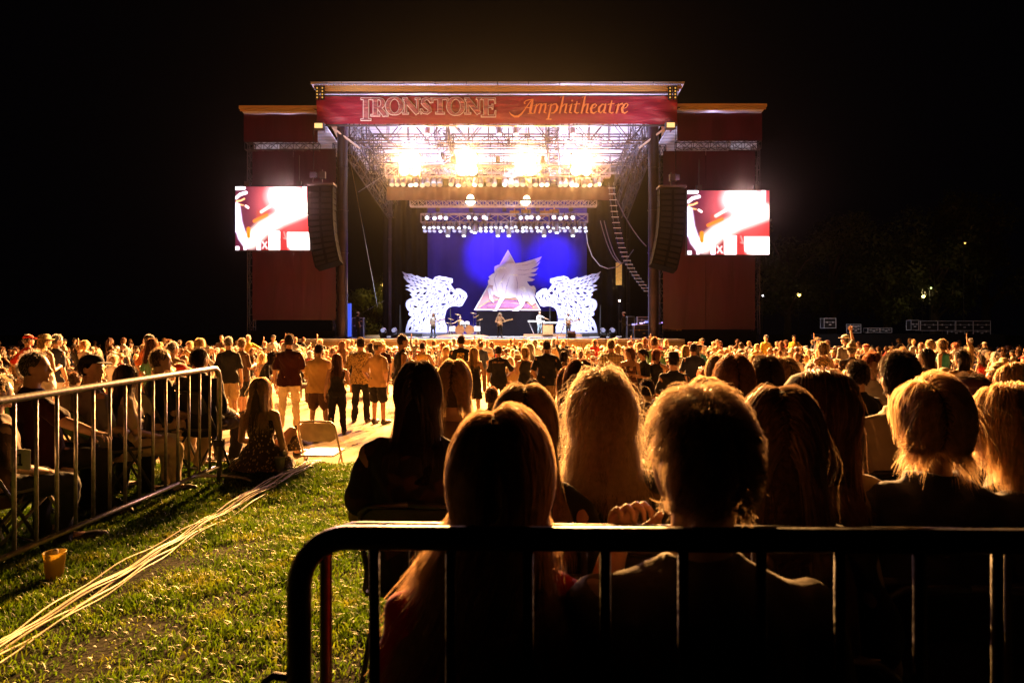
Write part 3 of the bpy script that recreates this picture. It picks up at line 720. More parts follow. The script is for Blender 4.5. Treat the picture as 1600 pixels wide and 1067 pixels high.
def par_can(label, group, loc, tilt, lens, scale=1.0, mat=M_CAN, ring=True):
    t = thing('par_can', label, 'stage lamp', loc, group=group)
    R = Matrix.Rotation(tilt, 3, 'X'); mb = MB(); s = scale
    mb.tube([R @ Vector((0, 0, .22 * s)), R @ Vector((0, 0, .2 * s)), R @ Vector((0, 0, .05 * s)), R @ Vector((0, 0, -.25 * s))], [.03 * s, .07 * s, .12 * s, .125 * s], n=12)
    hs = mb.build('housing', mat, t)
    mb = MB(); mb.cyl(R @ Vector((0, 0, -.252 * s)), R @ Vector((0, 0, -.262 * s)), .10 * s, n=12); mb.build('lens', lens, t)
    mb = MB(); mb.tube([(-.15 * s, 0, 0), (-.15 * s, 0, .3 * s), (.15 * s, 0, .3 * s), (.15 * s, 0, 0)], .012 * s, n=5); mb.cyl((0, 0, .3 * s), (0, 0, .42 * s), .015, n=5); mb.build('yoke', M_BLACK, t)
    return t
def dup(root, loc, label=None, group=None):
    c = copy_tree(root); c.location = loc
    if label: c['label'] = label
    if group: c['group'] = group
    return c
ORD = 'first second third fourth fifth sixth seventh eighth ninth tenth eleventh twelfth thirteenth fourteenth fifteenth sixteenth seventeenth eighteenth nineteenth twentieth'.split()
def ordinal(i): return ORD[i] if i < 20 else 'twenty-' + ORD[i - 20] if i < 29 else 'thirtieth' if i == 29 else 'thirty-' + ORD[i - 30]
ML_W2 = glow('warm_lens_bright', (1.0, 0.85, 0.6), 3.0); ML_W3 = glow('warm_lens_low', (1.0, 0.6, 0.3), .5); ML_C3 = glow('cool_lens_soft', (.72, .76, 1.0), 2.6); lr_ = random.Random(4)
def vary(o, mats):
    for ch in o.children:
        if ch.name.startswith('lens'): ch.material_slots[0].link = 'OBJECT'; ch.material_slots[0].material = lr_.choice(mats)
    o.rotation_euler = (lr_.uniform(-.12, .12), lr_.uniform(-.22, .22), lr_.uniform(-.35, .35)); return o
g1 = 'warm par cans in a row under the upper truss'
proto = par_can('warm par can, first from the left in the row under the upper truss', g1, W(613, 283, 48), math.radians(-38), ML_W, 1.6)
xs = [613 + 9.3 * i for i in range(36) if i not in (9, 18, 27)]
for i, px in enumerate(xs[1:]):
    vary(dup(proto, W(px + lr_.uniform(-.8, .8), 283.5 + lr_.uniform(-.5, .5), 48), 'warm par can, %s from the left in the row under the upper truss' % ordinal(i + 1)), [ML_W, ML_W2, ML_W3, ML_W])
g2 = 'cool par cans standing in the upper row of the lower truss'
proto = par_can('cool par can, first from the left in the upper row of the lower truss', g2, W(668, 338, 52.6), math.radians(-62), ML_C, 1.5)
for i, px in enumerate((678, 687, 697, 735, 745, 755, 762, 811, 821, 829, 839, 867, 877, 886, 896)): vary(dup(proto, W(px, 338, 52.6), 'cool par can, %s from the left in the upper row of the lower truss' % ordinal(i + 1)), [ML_C, ML_C, ML_C3])
g3 = 'cool par cans hanging in the bottom rows of the lower truss'
first = True; protos = {}
for q, (x0, x1) in enumerate(((663, 717), (727, 783), (792, 846), (857, 913))):
    for i in range(8):
        px = x0 + (x1 - x0) * i / 7
        for row, (dx, py, Y, tl, sc, mats) in enumerate(((0, 350.5 + (i % 2) * .8, 52.7, -30, 1.25, [ML_C, ML_C, ML_C3]), (1.5, 356.5, 52.9, -38, 1.35, [ML_C2, ML_C2, ML_C3, ML_C]))):
            lab = 'cool par can, %s in the %s row of the %s cluster under the lower truss' % (ORD[i], ('upper', 'lower')[row], ORD[q])
            if row not in protos: protos[row] = par_can(lab, g3, W(px + dx, py, Y), math.radians(tl), mats[0], sc)
            else: vary(dup(protos[row], W(px + dx, py, Y), lab), mats)
for lab, px in (('left', 735), ('right', 821)):
    t = thing('dome_lamp', 'white half dome lamp glowing on top of the middle truss, the %s one of two' % lab, 'stage lamp', W(px, 312, 51.3))
    mb = MB(); mb.ball((0, 0, 0), (.42, .42, .45), 20, 12); mb.build('dome', glow('dome_glow', (1, .85, .6), 5), t, smooth=True)
    mb = MB(); mb.cyl((0, 0, -.15), (0, 0, -.02), .46, n=20); mb.build('base', M_BLACK, t)
for i, px in enumerate((804, 822, 851, 866)):
    mb = MB(); mb.box((0, 0, 0), (.75, .3, .42)); mb.box((0, 0, .25), (.1, .1, .25))
    mb.build('amber_box', surf('amber_case', (0.65, 0.34, 0.08), rough=.6), None, loc=W(px, 332 if i % 2 else 334, 53.6), label='small amber box behind the lower truss, number %s from the left' % ('one', 'two', 'three', 'four')[i], cat='box')  # plain amber paint without emission

# ---- the four blinders
for i, px in enumerate((640, 730, 822, 908)):
    p = W(px, 257, 47.4)
    t = thing('blinder_light', ('blinding warm lamp bank above the left end of the upper truss', 'blinding warm lamp bank, second along the upper truss', 'blinding warm lamp bank, third along the upper truss', 'blinding warm lamp bank above the right end of the upper truss')[i], 'blinder light', p)
    R = Matrix.Rotation(math.radians(-12), 3, 'X')
    mb = MB(); mb.box((0, .15, 0), (1.5, .3, 1.7)); mb.build('housing', M_BLACK, t)
    for jx in (-.36, .36):
        for jz in (-.42, .42):
            mb = MB(); mb.cyl((jx, -.01, jz), (jx, -.06, jz), .36, .35, n=20); mb.build('lens', ML_B, t)
    lamp('lamp', 'SPOT', p + Vector((0, -.3, 0)), ((8, 15, -.6), (3, 12, -.6), (-5, 12, -.6), (-10, 15, -.6))[i], 265000, WARM, t, size=.45, spot=100, blend=.3)

# ---- lights over the band (each gets a can of its own)
def wash(name, label, px, py, Y, aim, e, col, spot, size=.15, blend=.5):
    t = par_can(label, 'moving wash lamps over the band', W(px, py, Y), math.radians(-20), ML_C, 1.5); t.name = name
    lamp('lamp', 'SPOT', W(px, py, Y) + Vector((0, -.1, -.5)), aim, e, col, t, size=size, spot=spot, blend=blend)
wash('wash_lamp', 'white lamp sending a thin beam down from under the lower truss far left', 700, 362, 52.6, (X(660, 52), 53, ZD), 5000, (.85, .85, 1), 16)
wash('wash_lamp', 'white lamp sending a beam down from under the lower truss left', 725, 362, 52.6, (X(712, 52), 52, ZD), 4500, (.8, .82, 1), 15)
wash('wash_lamp', 'white lamp sending a beam straight down behind the singer', 778, 362, 52.6, (X(776, 52), 51.5, ZD), 4500, (.75, .8, 1), 14)
wash('wash_lamp', 'white lamp sending a beam down right of the singer', 795, 362, 52.6, (X(798, 52), 51.5, ZD), 4500, (.75, .8, 1), 14)
wash('wash_lamp', 'white lamp sending a beam down above the keyboards', 850, 362, 52.6, (X(836, 52), 52.5, ZD), 4500, (.8, .82, 1), 15)
wash('wash_lamp', 'white lamp sending a thin beam down under the lower truss far right', 895, 362, 52.6, (X(880, 52), 53, ZD), 5000, (.85, .85, 1), 18)
wash('wash_lamp', 'blue lamp lighting the backdrop cloth left of the triangle', 742, 357, 52.0, (X(768, 59), 59, Z(398, 59)), 12000, (.17, .06, 1), 46, blend=1)
wash('wash_lamp', 'blue lamp lighting the backdrop cloth right of the triangle', 870, 357, 52.0, (X(862, 59), 59, Z(405, 59)), 9000, (.05, .03, 1), 42, blend=1)
# added front key lights for band and set pieces, tucked under the banner
for nm, px, aimx, e, lab in (('added_key_lamp', 668, 690, 30000, 'left'), ('added_key_lamp', 780, 790, 30000, 'middle'), ('added_key_lamp', 895, 880, 30000, 'right')):
    wash(nm, 'added pale key lamp aimed at the band from under the %s of the banner' % lab, px, 203, 44.9, (X(aimx, 52), 52.5, 2.2), e, (.95, .92, .98), 42, blend=.7)
wash('added_key_lamp', 'added pale key lamp under the banner aimed at the painted triangle', 806, 203, 44.9, (X(793, 56), 56.5, Z(430, 56.5)), 15000, (.80, .82, 1), 22, blend=.6)  # added spot to brighten the triangle
# uplight on roof sheeting
for lab, px, Y in (('left front', 640, 47.0), ('right front', 920, 47.0), ('left back', 690, 55), ('right back', 880, 55)):
    p = W(px, 263 if Y < 50 else 300, Y)
    t = thing('up_light', 'lamp turned up at the pale roof sheeting from the %s of the rig' % lab, 'stage lamp', p)
    mb = MB(); mb.box((0, 0, 0), (.6, .4, .2)); mb.build('housing', M_BLACK, t)
    mb = MB(); mb.box((0, 0, .11), (.5, .3, .02)); mb.build('lens', ML_C2, t)
    lamp('lamp', 'SPOT', p + Vector((0, 0, .2)), p + Vector((0, 0, 9)), 8000, (.72, .66, 1), t, size=.3, spot=165, blend=.4)
# ------------------------------------------------------------------ winged lattice figures and the triangle
def c1(x, y): return (620 + x / 8.892, 410 + y / 8.892)
OUT = [(70, 112), (130, 145), (200, 150), (265, 180), (275, 168), (335, 196), (390, 208), (395, 190), (450, 212), (500, 232), (530, 193), (590, 174), (640, 188), (680, 188), (730, 205), (777, 212), (780, 268), (748, 290), (770, 325), (812, 378), (828, 350), (880, 352), (930, 385), (965, 412), (982, 462), (950, 520), (912, 590), (870, 606), (815, 596), (770, 600), (725, 618), (692, 655), (680, 700), (668, 750), (668, 820), (700, 880), (700, 965), (122, 966), (128, 905), (140, 860), (165, 795), (210, 742), (168, 725), (165, 690), (178, 676), (150, 650), (128, 605), (125, 560), (140, 520), (175, 497), (222, 480), (180, 430), (212, 420), (170, 385), (118, 362), (190, 352), (150, 328), (118, 312), (196, 290), (150, 262), (105, 215), (88, 182), (112, 178)]
HOLES = [(150, 180, 46, 7, 38), (175, 225, 50, 8, 35), (215, 190, 46, 7, 28), (230, 245, 60, 8, 30), (270, 215, 50, 7, 32), (290, 262, 60, 8, 30), (335, 240, 52, 7, 32), (345, 285, 50, 7, 26), (385, 250, 46, 7, 32), (430, 240, 40, 6, 20),
         (205, 312, 55, 8, 5), (270, 318, 50, 7, 12), (290, 355, 46, 11, 12), (225, 365, 45, 8, 18), (335, 340, 40, 7, 22), (400, 350, 60, 14, 10), (230, 415, 46, 9, -18), (300, 412, 60, 14, -26), (390, 418, 52, 15, -28), (270, 455, 44, 7, -15), (345, 468, 60, 8, -12), (430, 462, 48, 8, -8), (440, 300, 40, 7, 15),
         (312, 505, 48, 17, 18), (425, 538, 52, 20, -34), (370, 575, 60, 10, -45), (350, 620, 50, 10, -40), (487, 602, 48, 22, -30), (652, 570, 70, 22, -5), (560, 592, 36, 11, 15), (262, 605, 66, 20, 16), (225, 580, 60, 7, -70), (190, 590, 66, 7, -78), (215, 525, 60, 6, -15), (245, 640, 60, 6, 15),
         (350, 676, 50, 15, -48), (375, 778, 66, 19, -66), (318, 815, 46, 12, -72), (240, 790, 44, 12, -40), (205, 830, 44, 9, -50), (240, 862, 40, 10, -70), (185, 905, 62, 24, -62), (162, 930, 40, 9, -75), (280, 936, 50, 13, -6), (350, 930, 36, 9, -10), (440, 725, 42, 10, -75), (420, 800, 42, 8, -70), (475, 655, 44, 10, -32), (430, 610, 44, 9, -60), (572, 700, 42, 12, -48), (640, 708, 38, 10, -58), (570, 640, 40, 7, -20), (235, 700, 40, 8, 10), (300, 740, 50, 8, -50), (590, 840, 36, 12, 5), (600, 905, 50, 12, -80),
         (712, 362, 44, 16, 62), (762, 415, 50, 24, 10), (790, 465, 44, 9, -50), (600, 392, 58, 11, 10), (580, 490, 44, 9, -40), (716, 542, 40, 9, 82), (882, 460, 66, 10, 78), (925, 480, 50, 8, -60), (848, 575, 26, 10, -72), (838, 490, 60, 8, -72), (655, 245, 90, 8, 6), (620, 275, 60, 7, -12), (690, 300, 50, 7, 25), (560, 215, 40, 6, -20), (660, 450, 60, 9, -75), (520, 330, 50, 6, 15), (540, 430, 46, 6, -30), (800, 530, 44, 7, -65)]
def inside(poly, x, y):
    c = False; n = len(poly)
    for i in range(n):
        x1, y1 = poly[i]; x2, y2 = poly[(i + 1) % n]
        if (y1 > y) != (y2 > y) and x < (x2 - x1) * (y - y1) / (y2 - y1) + x1: c = not c
    return c
def tear(cx, cy, L, w, ang, bend=0.25):
    w *= 1.3; L *= 1.12
    a = math.radians(ang); pts = []
    n = 8
    for s in (1, -1):
        rg = range(n + 1) if s == 1 else range(n - 1, 0, -1)
        for i in rg:
            t = i / n; u = (t - .5) * L; h = s * w / 2 * math.sin(PI * t ** 0.75) + bend * L * .3 * (0.25 - (t - .5) ** 2)
            pts.append((cx + u * math.cos(a) - h * math.sin(a), cy + u * math.sin(a) + h * math.cos(a)))
    return pts
M_SETP = surf('cut_out_paint', (.28, .30, .50), rough=.7, bump=0, var=.15, nscale=1)
def lattice(label, Y, mirror):
    k = Y / FPX; cx, by = c1(410, 966)
    if mirror: cx = 1567 - cx
    t = thing('winged_figure', label, 'stage scenery', (X(cx, Y), Y, Z(by, Y)))
    def cv(p):
        x, y = c1(*p); x = (x - c1(410, 0)[0]) * k; return (x, (by - y) * k)
    # many more thin flame cuts fill the cut-out, kept inside the outline and clear of each other
    holes = [tear(h[0], h[1], h[2], h[3] * (1.5 if h[1] < 500 else 1.0), h[4]) for h in HOLES]; keep = []; cs = [(h[0], h[1], max(h[2] * .56, 18)) for h in HOLES]
    rr = random.Random(3)
    for _ in range(900):
        x, y = rr.uniform(100, 940), rr.uniform(130, 950)
        L = rr.uniform(34, 64); w = rr.uniform(5, 8)
        ang = (32 if x < 480 and y < 300 else -25 if y < 520 and x < 480 else -55 if y > 520 else -60) + rr.uniform(-15, 15)
        if all(inside(OUT, x + dx, y + dy) for dx, dy in ((30, 0), (-30, 0), (0, 30), (0, -30), (22, 22), (-22, -22), (22, -22), (-22, 22))) and all((x - a) ** 2 + (y - b) ** 2 > (r * .62 + L * .36) ** 2 for a, b, r in cs):
            cs.append((x, y, L * .5)); holes.append(tear(x, y, L, w, ang))
    ok = []; pts_ = [OUT]; edge_ = [(OUT[i][0] + (OUT[(i + 1) % len(OUT)][0] - OUT[i][0]) * t / 4, OUT[i][1] + (OUT[(i + 1) % len(OUT)][1] - OUT[i][1]) * t / 4) for i in range(len(OUT)) for t in range(4)]; used_ = list(edge_)
    for h in holes:
        if all(inside(OUT, *p) for p in h) and all((p[0] - q[0]) ** 2 + (p[1] - q[1]) ** 2 > 20 for p in h for q in used_) and not any(inside(g_, *h[0]) for g_ in pts_[1:]):
            used_ += h; pts_.append(h); ok.append([cv(p) for p in h])
    o = flat_shape('cut_out_panel', [[cv(p) for p in OUT]], (0, 0, 0), (1, 0, 0), (0, 0, 1), 0.12, M_SETP, t, holes=ok)
    if mirror: o.data.transform(Matrix.Diagonal((-1, 1, 1, 1))); o.data.flip_normals()
    for xx in (-2.1, 0, 1.9): mb = MB(); mb.cyl((xx, .1, 0), (xx, .1, 2.2), .04); mb.cyl((xx, .1, 1.8), (xx, 1.2, 0), .03); mb.build('rear_brace', M_BLACK, t)
    mb = MB(); mb.box((0, .1, .15 - .3), (5.2 if not mirror else 5.2, .8, .3)); mb.build('plinth', M_BLACK, t)
    return t
lattice('white cut-out figure of a rearing winged horse left of the drum kit', 54, False).location.z = ZD + .3
lattice('white cut-out figure of a rearing winged horse behind the right guitarist', 54, True).location.z = ZD + .3

def c2(x, y): return (730 + x / 7.115, 380 + y / 7.115)
TY = 56.5
tri = thing('triangle_flat', 'big upright triangle painted with a pale winged horse over a pink sunset', 'stage scenery', W(793, 486, TY))
def cv2(p):
    v = W(*c2(*p), TY) - tri.location; return (v.x, v.z)
def grad_mat(name, top, bot, z0, z1):
    m, nt, b = new_mat(name); tc = nt.nodes.new('ShaderNodeTexCoord'); sp = nt.nodes.new('ShaderNodeSeparateXYZ'); nt.links.new(tc.outputs['Object'], sp.inputs[0])
    mr = nt.nodes.new('ShaderNodeMapRange'); mr.inputs['From Min'].default_value = z0; mr.inputs['From Max'].default_value = z1; nt.links.new(sp.outputs['Z'], mr.inputs['Value'])
    r = nt.nodes.new('ShaderNodeValToRGB'); r.color_ramp.elements[0].color = rgb(bot); r.color_ramp.elements[1].color = rgb(top); nt.links.new(mr.outputs[0], r.inputs[0]); nt.links.new(r.outputs[0], b.inputs['Base Color']); setp(b, Roughness=.8); return m
def solid(poly, y, th, mat, name):
    return flat_shape(name, [[cv2(p) for p in poly]], (0, y, 0), (1, 0, 0), (0, 0, 1), th, mat, tri)
M_TRI = grad_mat('painted_sunset', (0.62, 0.62, 0.8), (0.75, 0.22, 0.22), 0.3, 2.6)
solid([(453, 72), (75, 745), (820, 748)], 0, .1, M_TRI, 'painted_panel')
solid([(453, 72), (75, 745), (88, 745), (453, 95)], -.07, .03, M_WHITE, 'panel_edge'); solid([(453, 72), (453, 95), (808, 748), (820, 748)], -.07, .03, M_WHITE, 'panel_edge'); solid([(75, 745), (820, 748), (812, 738), (84, 735)], -.075, .03, surf('pale_pink_paint', (.85, .62, .6)), 'panel_edge')
HORSE = [(305, 262), (340, 245), (400, 235), (450, 226), (540, 225), (620, 215), (700, 192), (780, 167), (830, 150), (800, 200), (745, 247), (812, 208), (780, 255), (705, 294), (793, 275), (760, 318), (690, 337), (780, 345), (740, 370), (670, 378), (755, 405), (720, 424), (662, 428), (690, 470), (710, 480), (740, 472), (765, 510), (750, 600), (765, 660), (720, 690), (680, 650), (645, 645), (630, 690), (578, 750), (500, 778), (488, 766), (520, 735), (590, 690), (565, 630), (540, 603), (470, 612), (420, 612), (390, 652), (342, 740), (312, 785), (266, 788), (275, 762), (302, 738), (342, 660), (368, 606), (320, 592), (296, 565), (280, 590), (300, 670), (248, 620), (240, 560), (222, 510), (242, 495), (270, 505), (292, 545), (285, 500), (290, 470), (235, 462), (232, 415), (250, 402), (238, 376), (275, 345), (305, 330), (300, 290)]
solid(HORSE, -.16, .06, surf('pale_horse_paint', (.70, .68, .86), rough=.7, nscale=.8, var=.15), 'painted_horse')
M_SH = surf('lavender_shade_paint', (.42, .38, .66), rough=.8); M_HL = surf('white_highlight_paint', (.9, .9, .95), rough=.8); M_PUR = surf('purple_planet_paint', (.30, .12, .28), rough=.8)
def lines(strokes, y, mat, name):
    mb = MB(); stroke_mesh(mb, strokes, lambda p, yy: Vector((cv2(p)[0], yy, cv2(p)[1])), 0, y, .02); mb.build(name, mat, tri)
lines([([(330, 340), (300, 400), (320, 480), (340, 560)], [3, 9, 7, 3]), ([(420, 340), (380, 420), (400, 520)], [3, 8, 3]), ([(470, 380), (440, 480), (420, 590)], [4, 12, 6]), ([(540, 360), (560, 450), (550, 590)], [3, 9, 5]), ([(600, 560), (620, 620), (600, 680)], [6, 14, 6]), ([(680, 560), (700, 620), (690, 650)], [5, 14, 6]), ([(560, 250), (660, 245), (740, 215)], [3, 7, 3]), ([(560, 300), (640, 305), (700, 292)], [3, 7, 3]), ([(560, 350), (640, 352), (690, 337)], [3, 7, 3]), ([(250, 520), (262, 560), (280, 620)], [3, 7, 4]), ([(360, 620), (330, 690), (300, 750)], [4, 9, 5])], -.2, M_SH, 'painted_shading')
lines([([(330, 300), (380, 270), (430, 280)], [20, 34, 10]), ([(580, 500), (630, 510), (650, 550)], [30, 60, 20]), ([(715, 500), (740, 500), (745, 540)], [20, 34, 12]), ([(400, 400), (350, 470)], [16, 26]), ([(470, 350), (560, 360)], [10, 18])], -.205, M_HL, 'painted_highlight')
lines([([(150, 722), (240, 668), (380, 642), (540, 642), (640, 668), (720, 722)], 26), ([(190, 715), (450, 690), (690, 715)], [20, 60, 20])], -.08, M_PUR, 'painted_planet')
lines([([(130, 715), (230, 650), (380, 622), (540, 622), (660, 650), (745, 715)], 9)], -.085, surf('orange_paint', (.9, .5, .2)), 'painted_arc')
mb = MB(); mb.cyl((-1.2, .05, .5), (-1.2, .05, 9), .015, n=5); mb.cyl((1.2, .05, .5), (1.2, .05, 9), .015, n=5); mb.build('hanging_wire', M_BLACK, tri)

# set-piece up lights
for lab, px, pa in (('left', 655, 680), ('right', 915, 890)):
    p = Vector((X(px, 51), 51, ZD + .25)); t = thing('floor_lamp', 'small floor lamp on the deck lighting the %s winged figure' % lab, 'stage lamp', p)
    mb = MB(); mb.box((0, 0, -.12), (.5, .4, .25)); mb.build('housing', M_BLACK, t)
    lamp('lamp', 'SPOT', p + Vector((0, .1, .2)), (X(pa, 54), 54.2, 3.0), 1500, (.62, .62, 1), t, size=.2, spot=100, blend=.8)

# moving heads on the deck
def moving_head(px, Y, lab):
    p = Vector((X(px, Y), Y, ZD)); t = thing('moving_head', lab, 'stage lamp', p)
    mb = MB(); mb.box((0, 0, .08), (.42, .38, .16)); mb.build('base', M_BLACK, t)
    mb = MB(); mb.box((0, 0, .19), (.5, .12, .05)); mb.tube([(-.24, 0, .16), (-.26, 0, .3), (-.24, 0, .55)], .05, 8); mb.tube([(.24, 0, .16), (.26, 0, .3), (.24, 0, .55)], .05, 8); mb.build('yoke', M_BLACK, t)
    mb = MB(); mb.ball((0, 0, .5), (.2, .26, .24), 16, 10); mb.build('head', M_CHROME, t, smooth=True)
    mb = MB(); mb.cyl((0, -.24, .52), (0, -.29, .53), .14, n=16); mb.build('lens', glow('mh_lens', (.6, .6, 1), .6), t)
for px, Y, lab in ((599, 47, 'black moving lamp with shiny head at the left edge of the deck, the outer one'), (616, 47, 'black moving lamp with shiny head beside the outer one left of the winged figure'), (942, 47, 'moving lamp with shiny head just right of the right winged figure'), (957, 47, 'moving lamp with shiny head nearest the dark road cases')):
    moving_head(px, Y, lab)

# risers
mb = MB(); mb.ball((0, 0, 0), (2.1, 1.5, .22), 32, 8); mb.build('drum_riser', M_WOODRISER, None, smooth=True, loc=(X(723, 52.3), 52.3, ZD), label='low round riser carpet under the drum kit', cat='riser')
mb = MB(); mb.box((0, 0, .1), (4.4, 2.4, .2)); mb.build('keyboard_riser', M_WOODRISER, None, loc=(X(863, 52.3), 52.3, ZD), label='low flat riser under the keyboards', cat='riser')

# drum kit
def drum_kit():
    t = thing('drum_kit', 'white drum kit with brass cymbals on the round riser', 'drum kit', (X(728, 52), 52, ZD + .2))
    dw = surf('drum_shell_white', (.8, .78, .76), rough=.3); br = surf('brass_cymbal', (.8, .5, .2), rough=.3, metal=.9)
    def drum(name, c, r, h, ax):
        mb = MB(); d = Vector(ax) * h / 2; mb.cyl(Vector(c) - d, Vector(c) + d, r, n=24); o = mb.build(name, dw, t)
        for s in (-1, 1): mb = MB(); mb.cyl(Vector(c) + d * s * .92, Vector(c) + d * s * 1.04, r * 1.04, n=24); mb.build('rim', M_CHROME, o)
    drum('bass_drum', (.3, -.2, .34), .34, .45, (0, 1, 0)); drum('bass_drum', (-.45, -.1, .34), .34, .45, (0, 1, 0))
    drum('tom', (.1, -.1, .82), .17, .25, (0, .3, .95)); drum('tom', (-.28, -.1, .82), .17, .25, (0, .3, .95)); drum('floor_tom', (.85, .1, .42), .24, .42, (0, 0, 1)); drum('floor_tom', (-1.05, .1, .42), .24, .42, (0, 0, 1)); drum('snare_drum', (-.1, .35, .6), .18, .14, (0, 0, 1))
    for i, (x, y, z, a) in enumerate(((-1.15, 0, 1.15, .3), (-.62, .1, 1.5, .2), (.78, 0, 1.35, -.5), (1.05, .3, 1.1, -.3), (-1.35, .2, .85, .2), (.55, .2, 1.6, .2))):
        mb = MB(); mb.cyl((x, y, 0), (x, y, z + .05), .014, n=6); mb.cyl((x, y, .35), (x - .25, y, 0), .01, n=5); mb.cyl((x, y, .35), (x + .25, y, 0), .01, n=5); mb.cyl((x, y, .35), (x, y - .25, 0), .01, n=5); st = mb.build('cymbal_stand', M_CHROME, t)
        R = Matrix.Rotation(a, 3, 'Y'); mb = MB(); mb.ball((x, y, z), (.25, .25, .03), 20, 6, R=R); mb.build('cymbal', br, t, smooth=True)
    return t
drum_kit()
# keyboards
def keyboards(px, w, zt, lab, tilt=.35):
    t = thing('keyboard', lab, 'keyboard', (X(px, 51.6), 51.6, ZD + .2))
    mb = MB(); mb.box((0, 0, zt), (w, .4, .1)); k = mb.build('case', M_WHITE, t)
    mb = MB()
    for i in range(36): mb.box((-w / 2 + w * (i + .5) / 36, .1, zt + .055), (w / 36 * .8, .2, .015))
    mb.build('keys', M_WHITE, k)
    for s in (-1, 1):
        mb = MB(); mb.tube([(s * (w / 2 - .05), -.15, zt), (s * (w / 2 + .0) - .38 * 1, -.15, 0) if s > 0 else (s * (w / 2) + .45, -.15, 0)], .035, 8); mb.cyl((s * w / 2 - s * .4, -.4, .02), (s * w / 2 - s * .4, .3, .02), .03); mb.build('stand_leg', M_CHROME, t)
    mb = MB(); mb.box((w * .3, .1, zt + .25), (.5, .3, .08)); mb.cyl((w * .3, .1, zt), (w * .3, .1, zt + .25), .02); mb.build('small_synthesizer', M_BLACK, t)
    return t
keyboards(838, 1.25, .98, 'white keyboard on a slanted leg stand before the keyboard player')
keyboards(866, 1.7, .88, 'long white keyboard nearer the right winged figure')
mb = MB(); mb.box((0, 0, .35), (.75, .5, .7)); mb.box((0, -.26, .35), (.6, .02, .5)); mb.build('guitar_amplifier', surf('orange_amp', (.5, .22, .08), rough=.7, nscale=20), None, loc=(X(856, 51), 51, ZD + .2), label='square brown amplifier under the keyboards', cat='amplifier')
mb = MB(); mb.box((0, 0, .22), (.55, .35, .44), Matrix.Rotation(.4, 3, 'X')); mb.build('monitor_wedge', surf('wedge_brown', (.4, .2, .12), rough=.7), None, loc=(X(893, 48), 48, ZD), label='small brown monitor wedge in front of the right guitarist', cat='monitor speaker')
# microphones
for i, (px, lab) in enumerate(((676, 'left guitarist'), (783, 'singer at the centre'), (898, 'right guitarist'))):
    t = thing('microphone_stand', 'thin chrome microphone stand in front of the ' + lab, 'microphone stand', (X(px, 48.6), 48.6, ZD))
    mb = MB(); mb.cyl((0, 0, 0), (0, 0, 1.5), .012, n=6); mb.cyl((0, 0, 0), (0, 0, .03), .14, n=16); mb.build('stand', M_CHROME, t)
    mb = MB(); mb.ball((0, .06, 1.52), (.03, .03, .03), 10, 6); mb.cyl((0, .06, 1.5), (0, -.08, 1.46), .014); mb.build('microphone', M_BLACK, t)
# tall mic/drum boom right of the kit
# ---- stage side gear
M_PALE = surf('pale_edge_metal', (.6, .58, .58), rough=.5, metal=.2, bump=0)
def road_case(px, Y, w, h, d, lab, z0=None, edge=None, emblem=False):
    z0 = ZD if z0 is None else z0
    t = thing('road_case', lab, 'road case', (X(px, Y), Y, z0)); edge = edge or M_PALE
    mb = MB(); mb.box((0, 0, h / 2), (w, d, h)); mb.build('case_body', M_BLACK, t)
    mb = MB(); e = .035
    for x in (-1, 1):
        for y in (-1, 1): mb.box((x * w / 2, y * d / 2, h / 2), (e, e, h + e))
        for z in (0, 1): mb.box((x * w / 2, 0, z * h), (e, d - e, e))
    for y in (-1, 1):
        for z in (0, 1): mb.box((0, y * d / 2, z * h), (w - e, e, e))
        mb.box((0, y * (d / 2 + .003), h * .6), (w - e, e * .5, e * .7))
    mb.build('edge_trim', edge, t)
    mb = MB()
    for s in (-.25, .25): mb.box((s * w, -d / 2 - .02, h * .6), (.09, .03, .1))
    mb.box((0, -d / 2 - .02, h * .35), (.16, .03, .08)); mb.build('latch', edge, t)
    if emblem:
        mb = MB(); y = -d / 2 - .03
        for i in range(4):
            a = i * PI / 2; mb.box((0, y, h / 2), (.05, .01, .05))
        mb.box((0, y, h * .62), (.24, .01, .04)); mb.box((.1, y, h * .52), (.04, .01, .18)); mb.box((0, y, h * .42), (.05, .01, .12)); mb.box((-.1, y, h * .56), (.04, .01, .1)); mb.build('emblem', edge, t)
    return t
M_YEL = surf('yellow_trim', (.75, .5, .1), rough=.5)
road_case(1050, 46.2, 1.1, .85, .6, 'road case with yellow trim and emblem at the right end of the deck', edge=M_YEL, emblem=True)
road_case(1005, 47, 1.3, .9, .6, 'black road case with yellow latches right of the stage hand', edge=M_YEL)
road_case(1008, 47.2, 1.1, .55, .5, 'small mixing rack on the black case, blue lit', z0=ZD + .9)
road_case(985, 49, .5, 1.5, .5, 'narrow tall rack with pale edges behind the right stage hand', edge=M_WHITE)
road_case(560, 49.5, .8, 1.4, .5, 'tall black rack beside the left stage hand')
mb = MB(); mb.box((0, 0, 1.2), (.3, .3, 2.4)); mb.build('blue_lit_rack', glow('blue_rack_glow', (.05, .12, 1), 1.0), None, loc=(X(545, 48), 48, ZD), label='upright blue lit rack beside the left column, its light put in as glow', cat='rack')  # blue-lit rack, the light falling on it put in as emission
for i, (px, py, c) in enumerate(((990, 507, (.4, .35, 1)), (1002, 505, (.7, .5, 1)), (1010, 503, (.3, .3, 1)), (1030, 505, (.5, .3, .9)))):
    mb = MB(); mb.box((0, 0, 0), (.22, .06, .1)); mb.ball((.2, 0, .04), .05, 8, 6); mb.build('rack_display', glow('display', c, 2.0), None, loc=W(px, py, 46.6), label='small glowing violet display on the side rack, the %s one' % ('first', 'second', 'third', 'last')[i], cat='display')

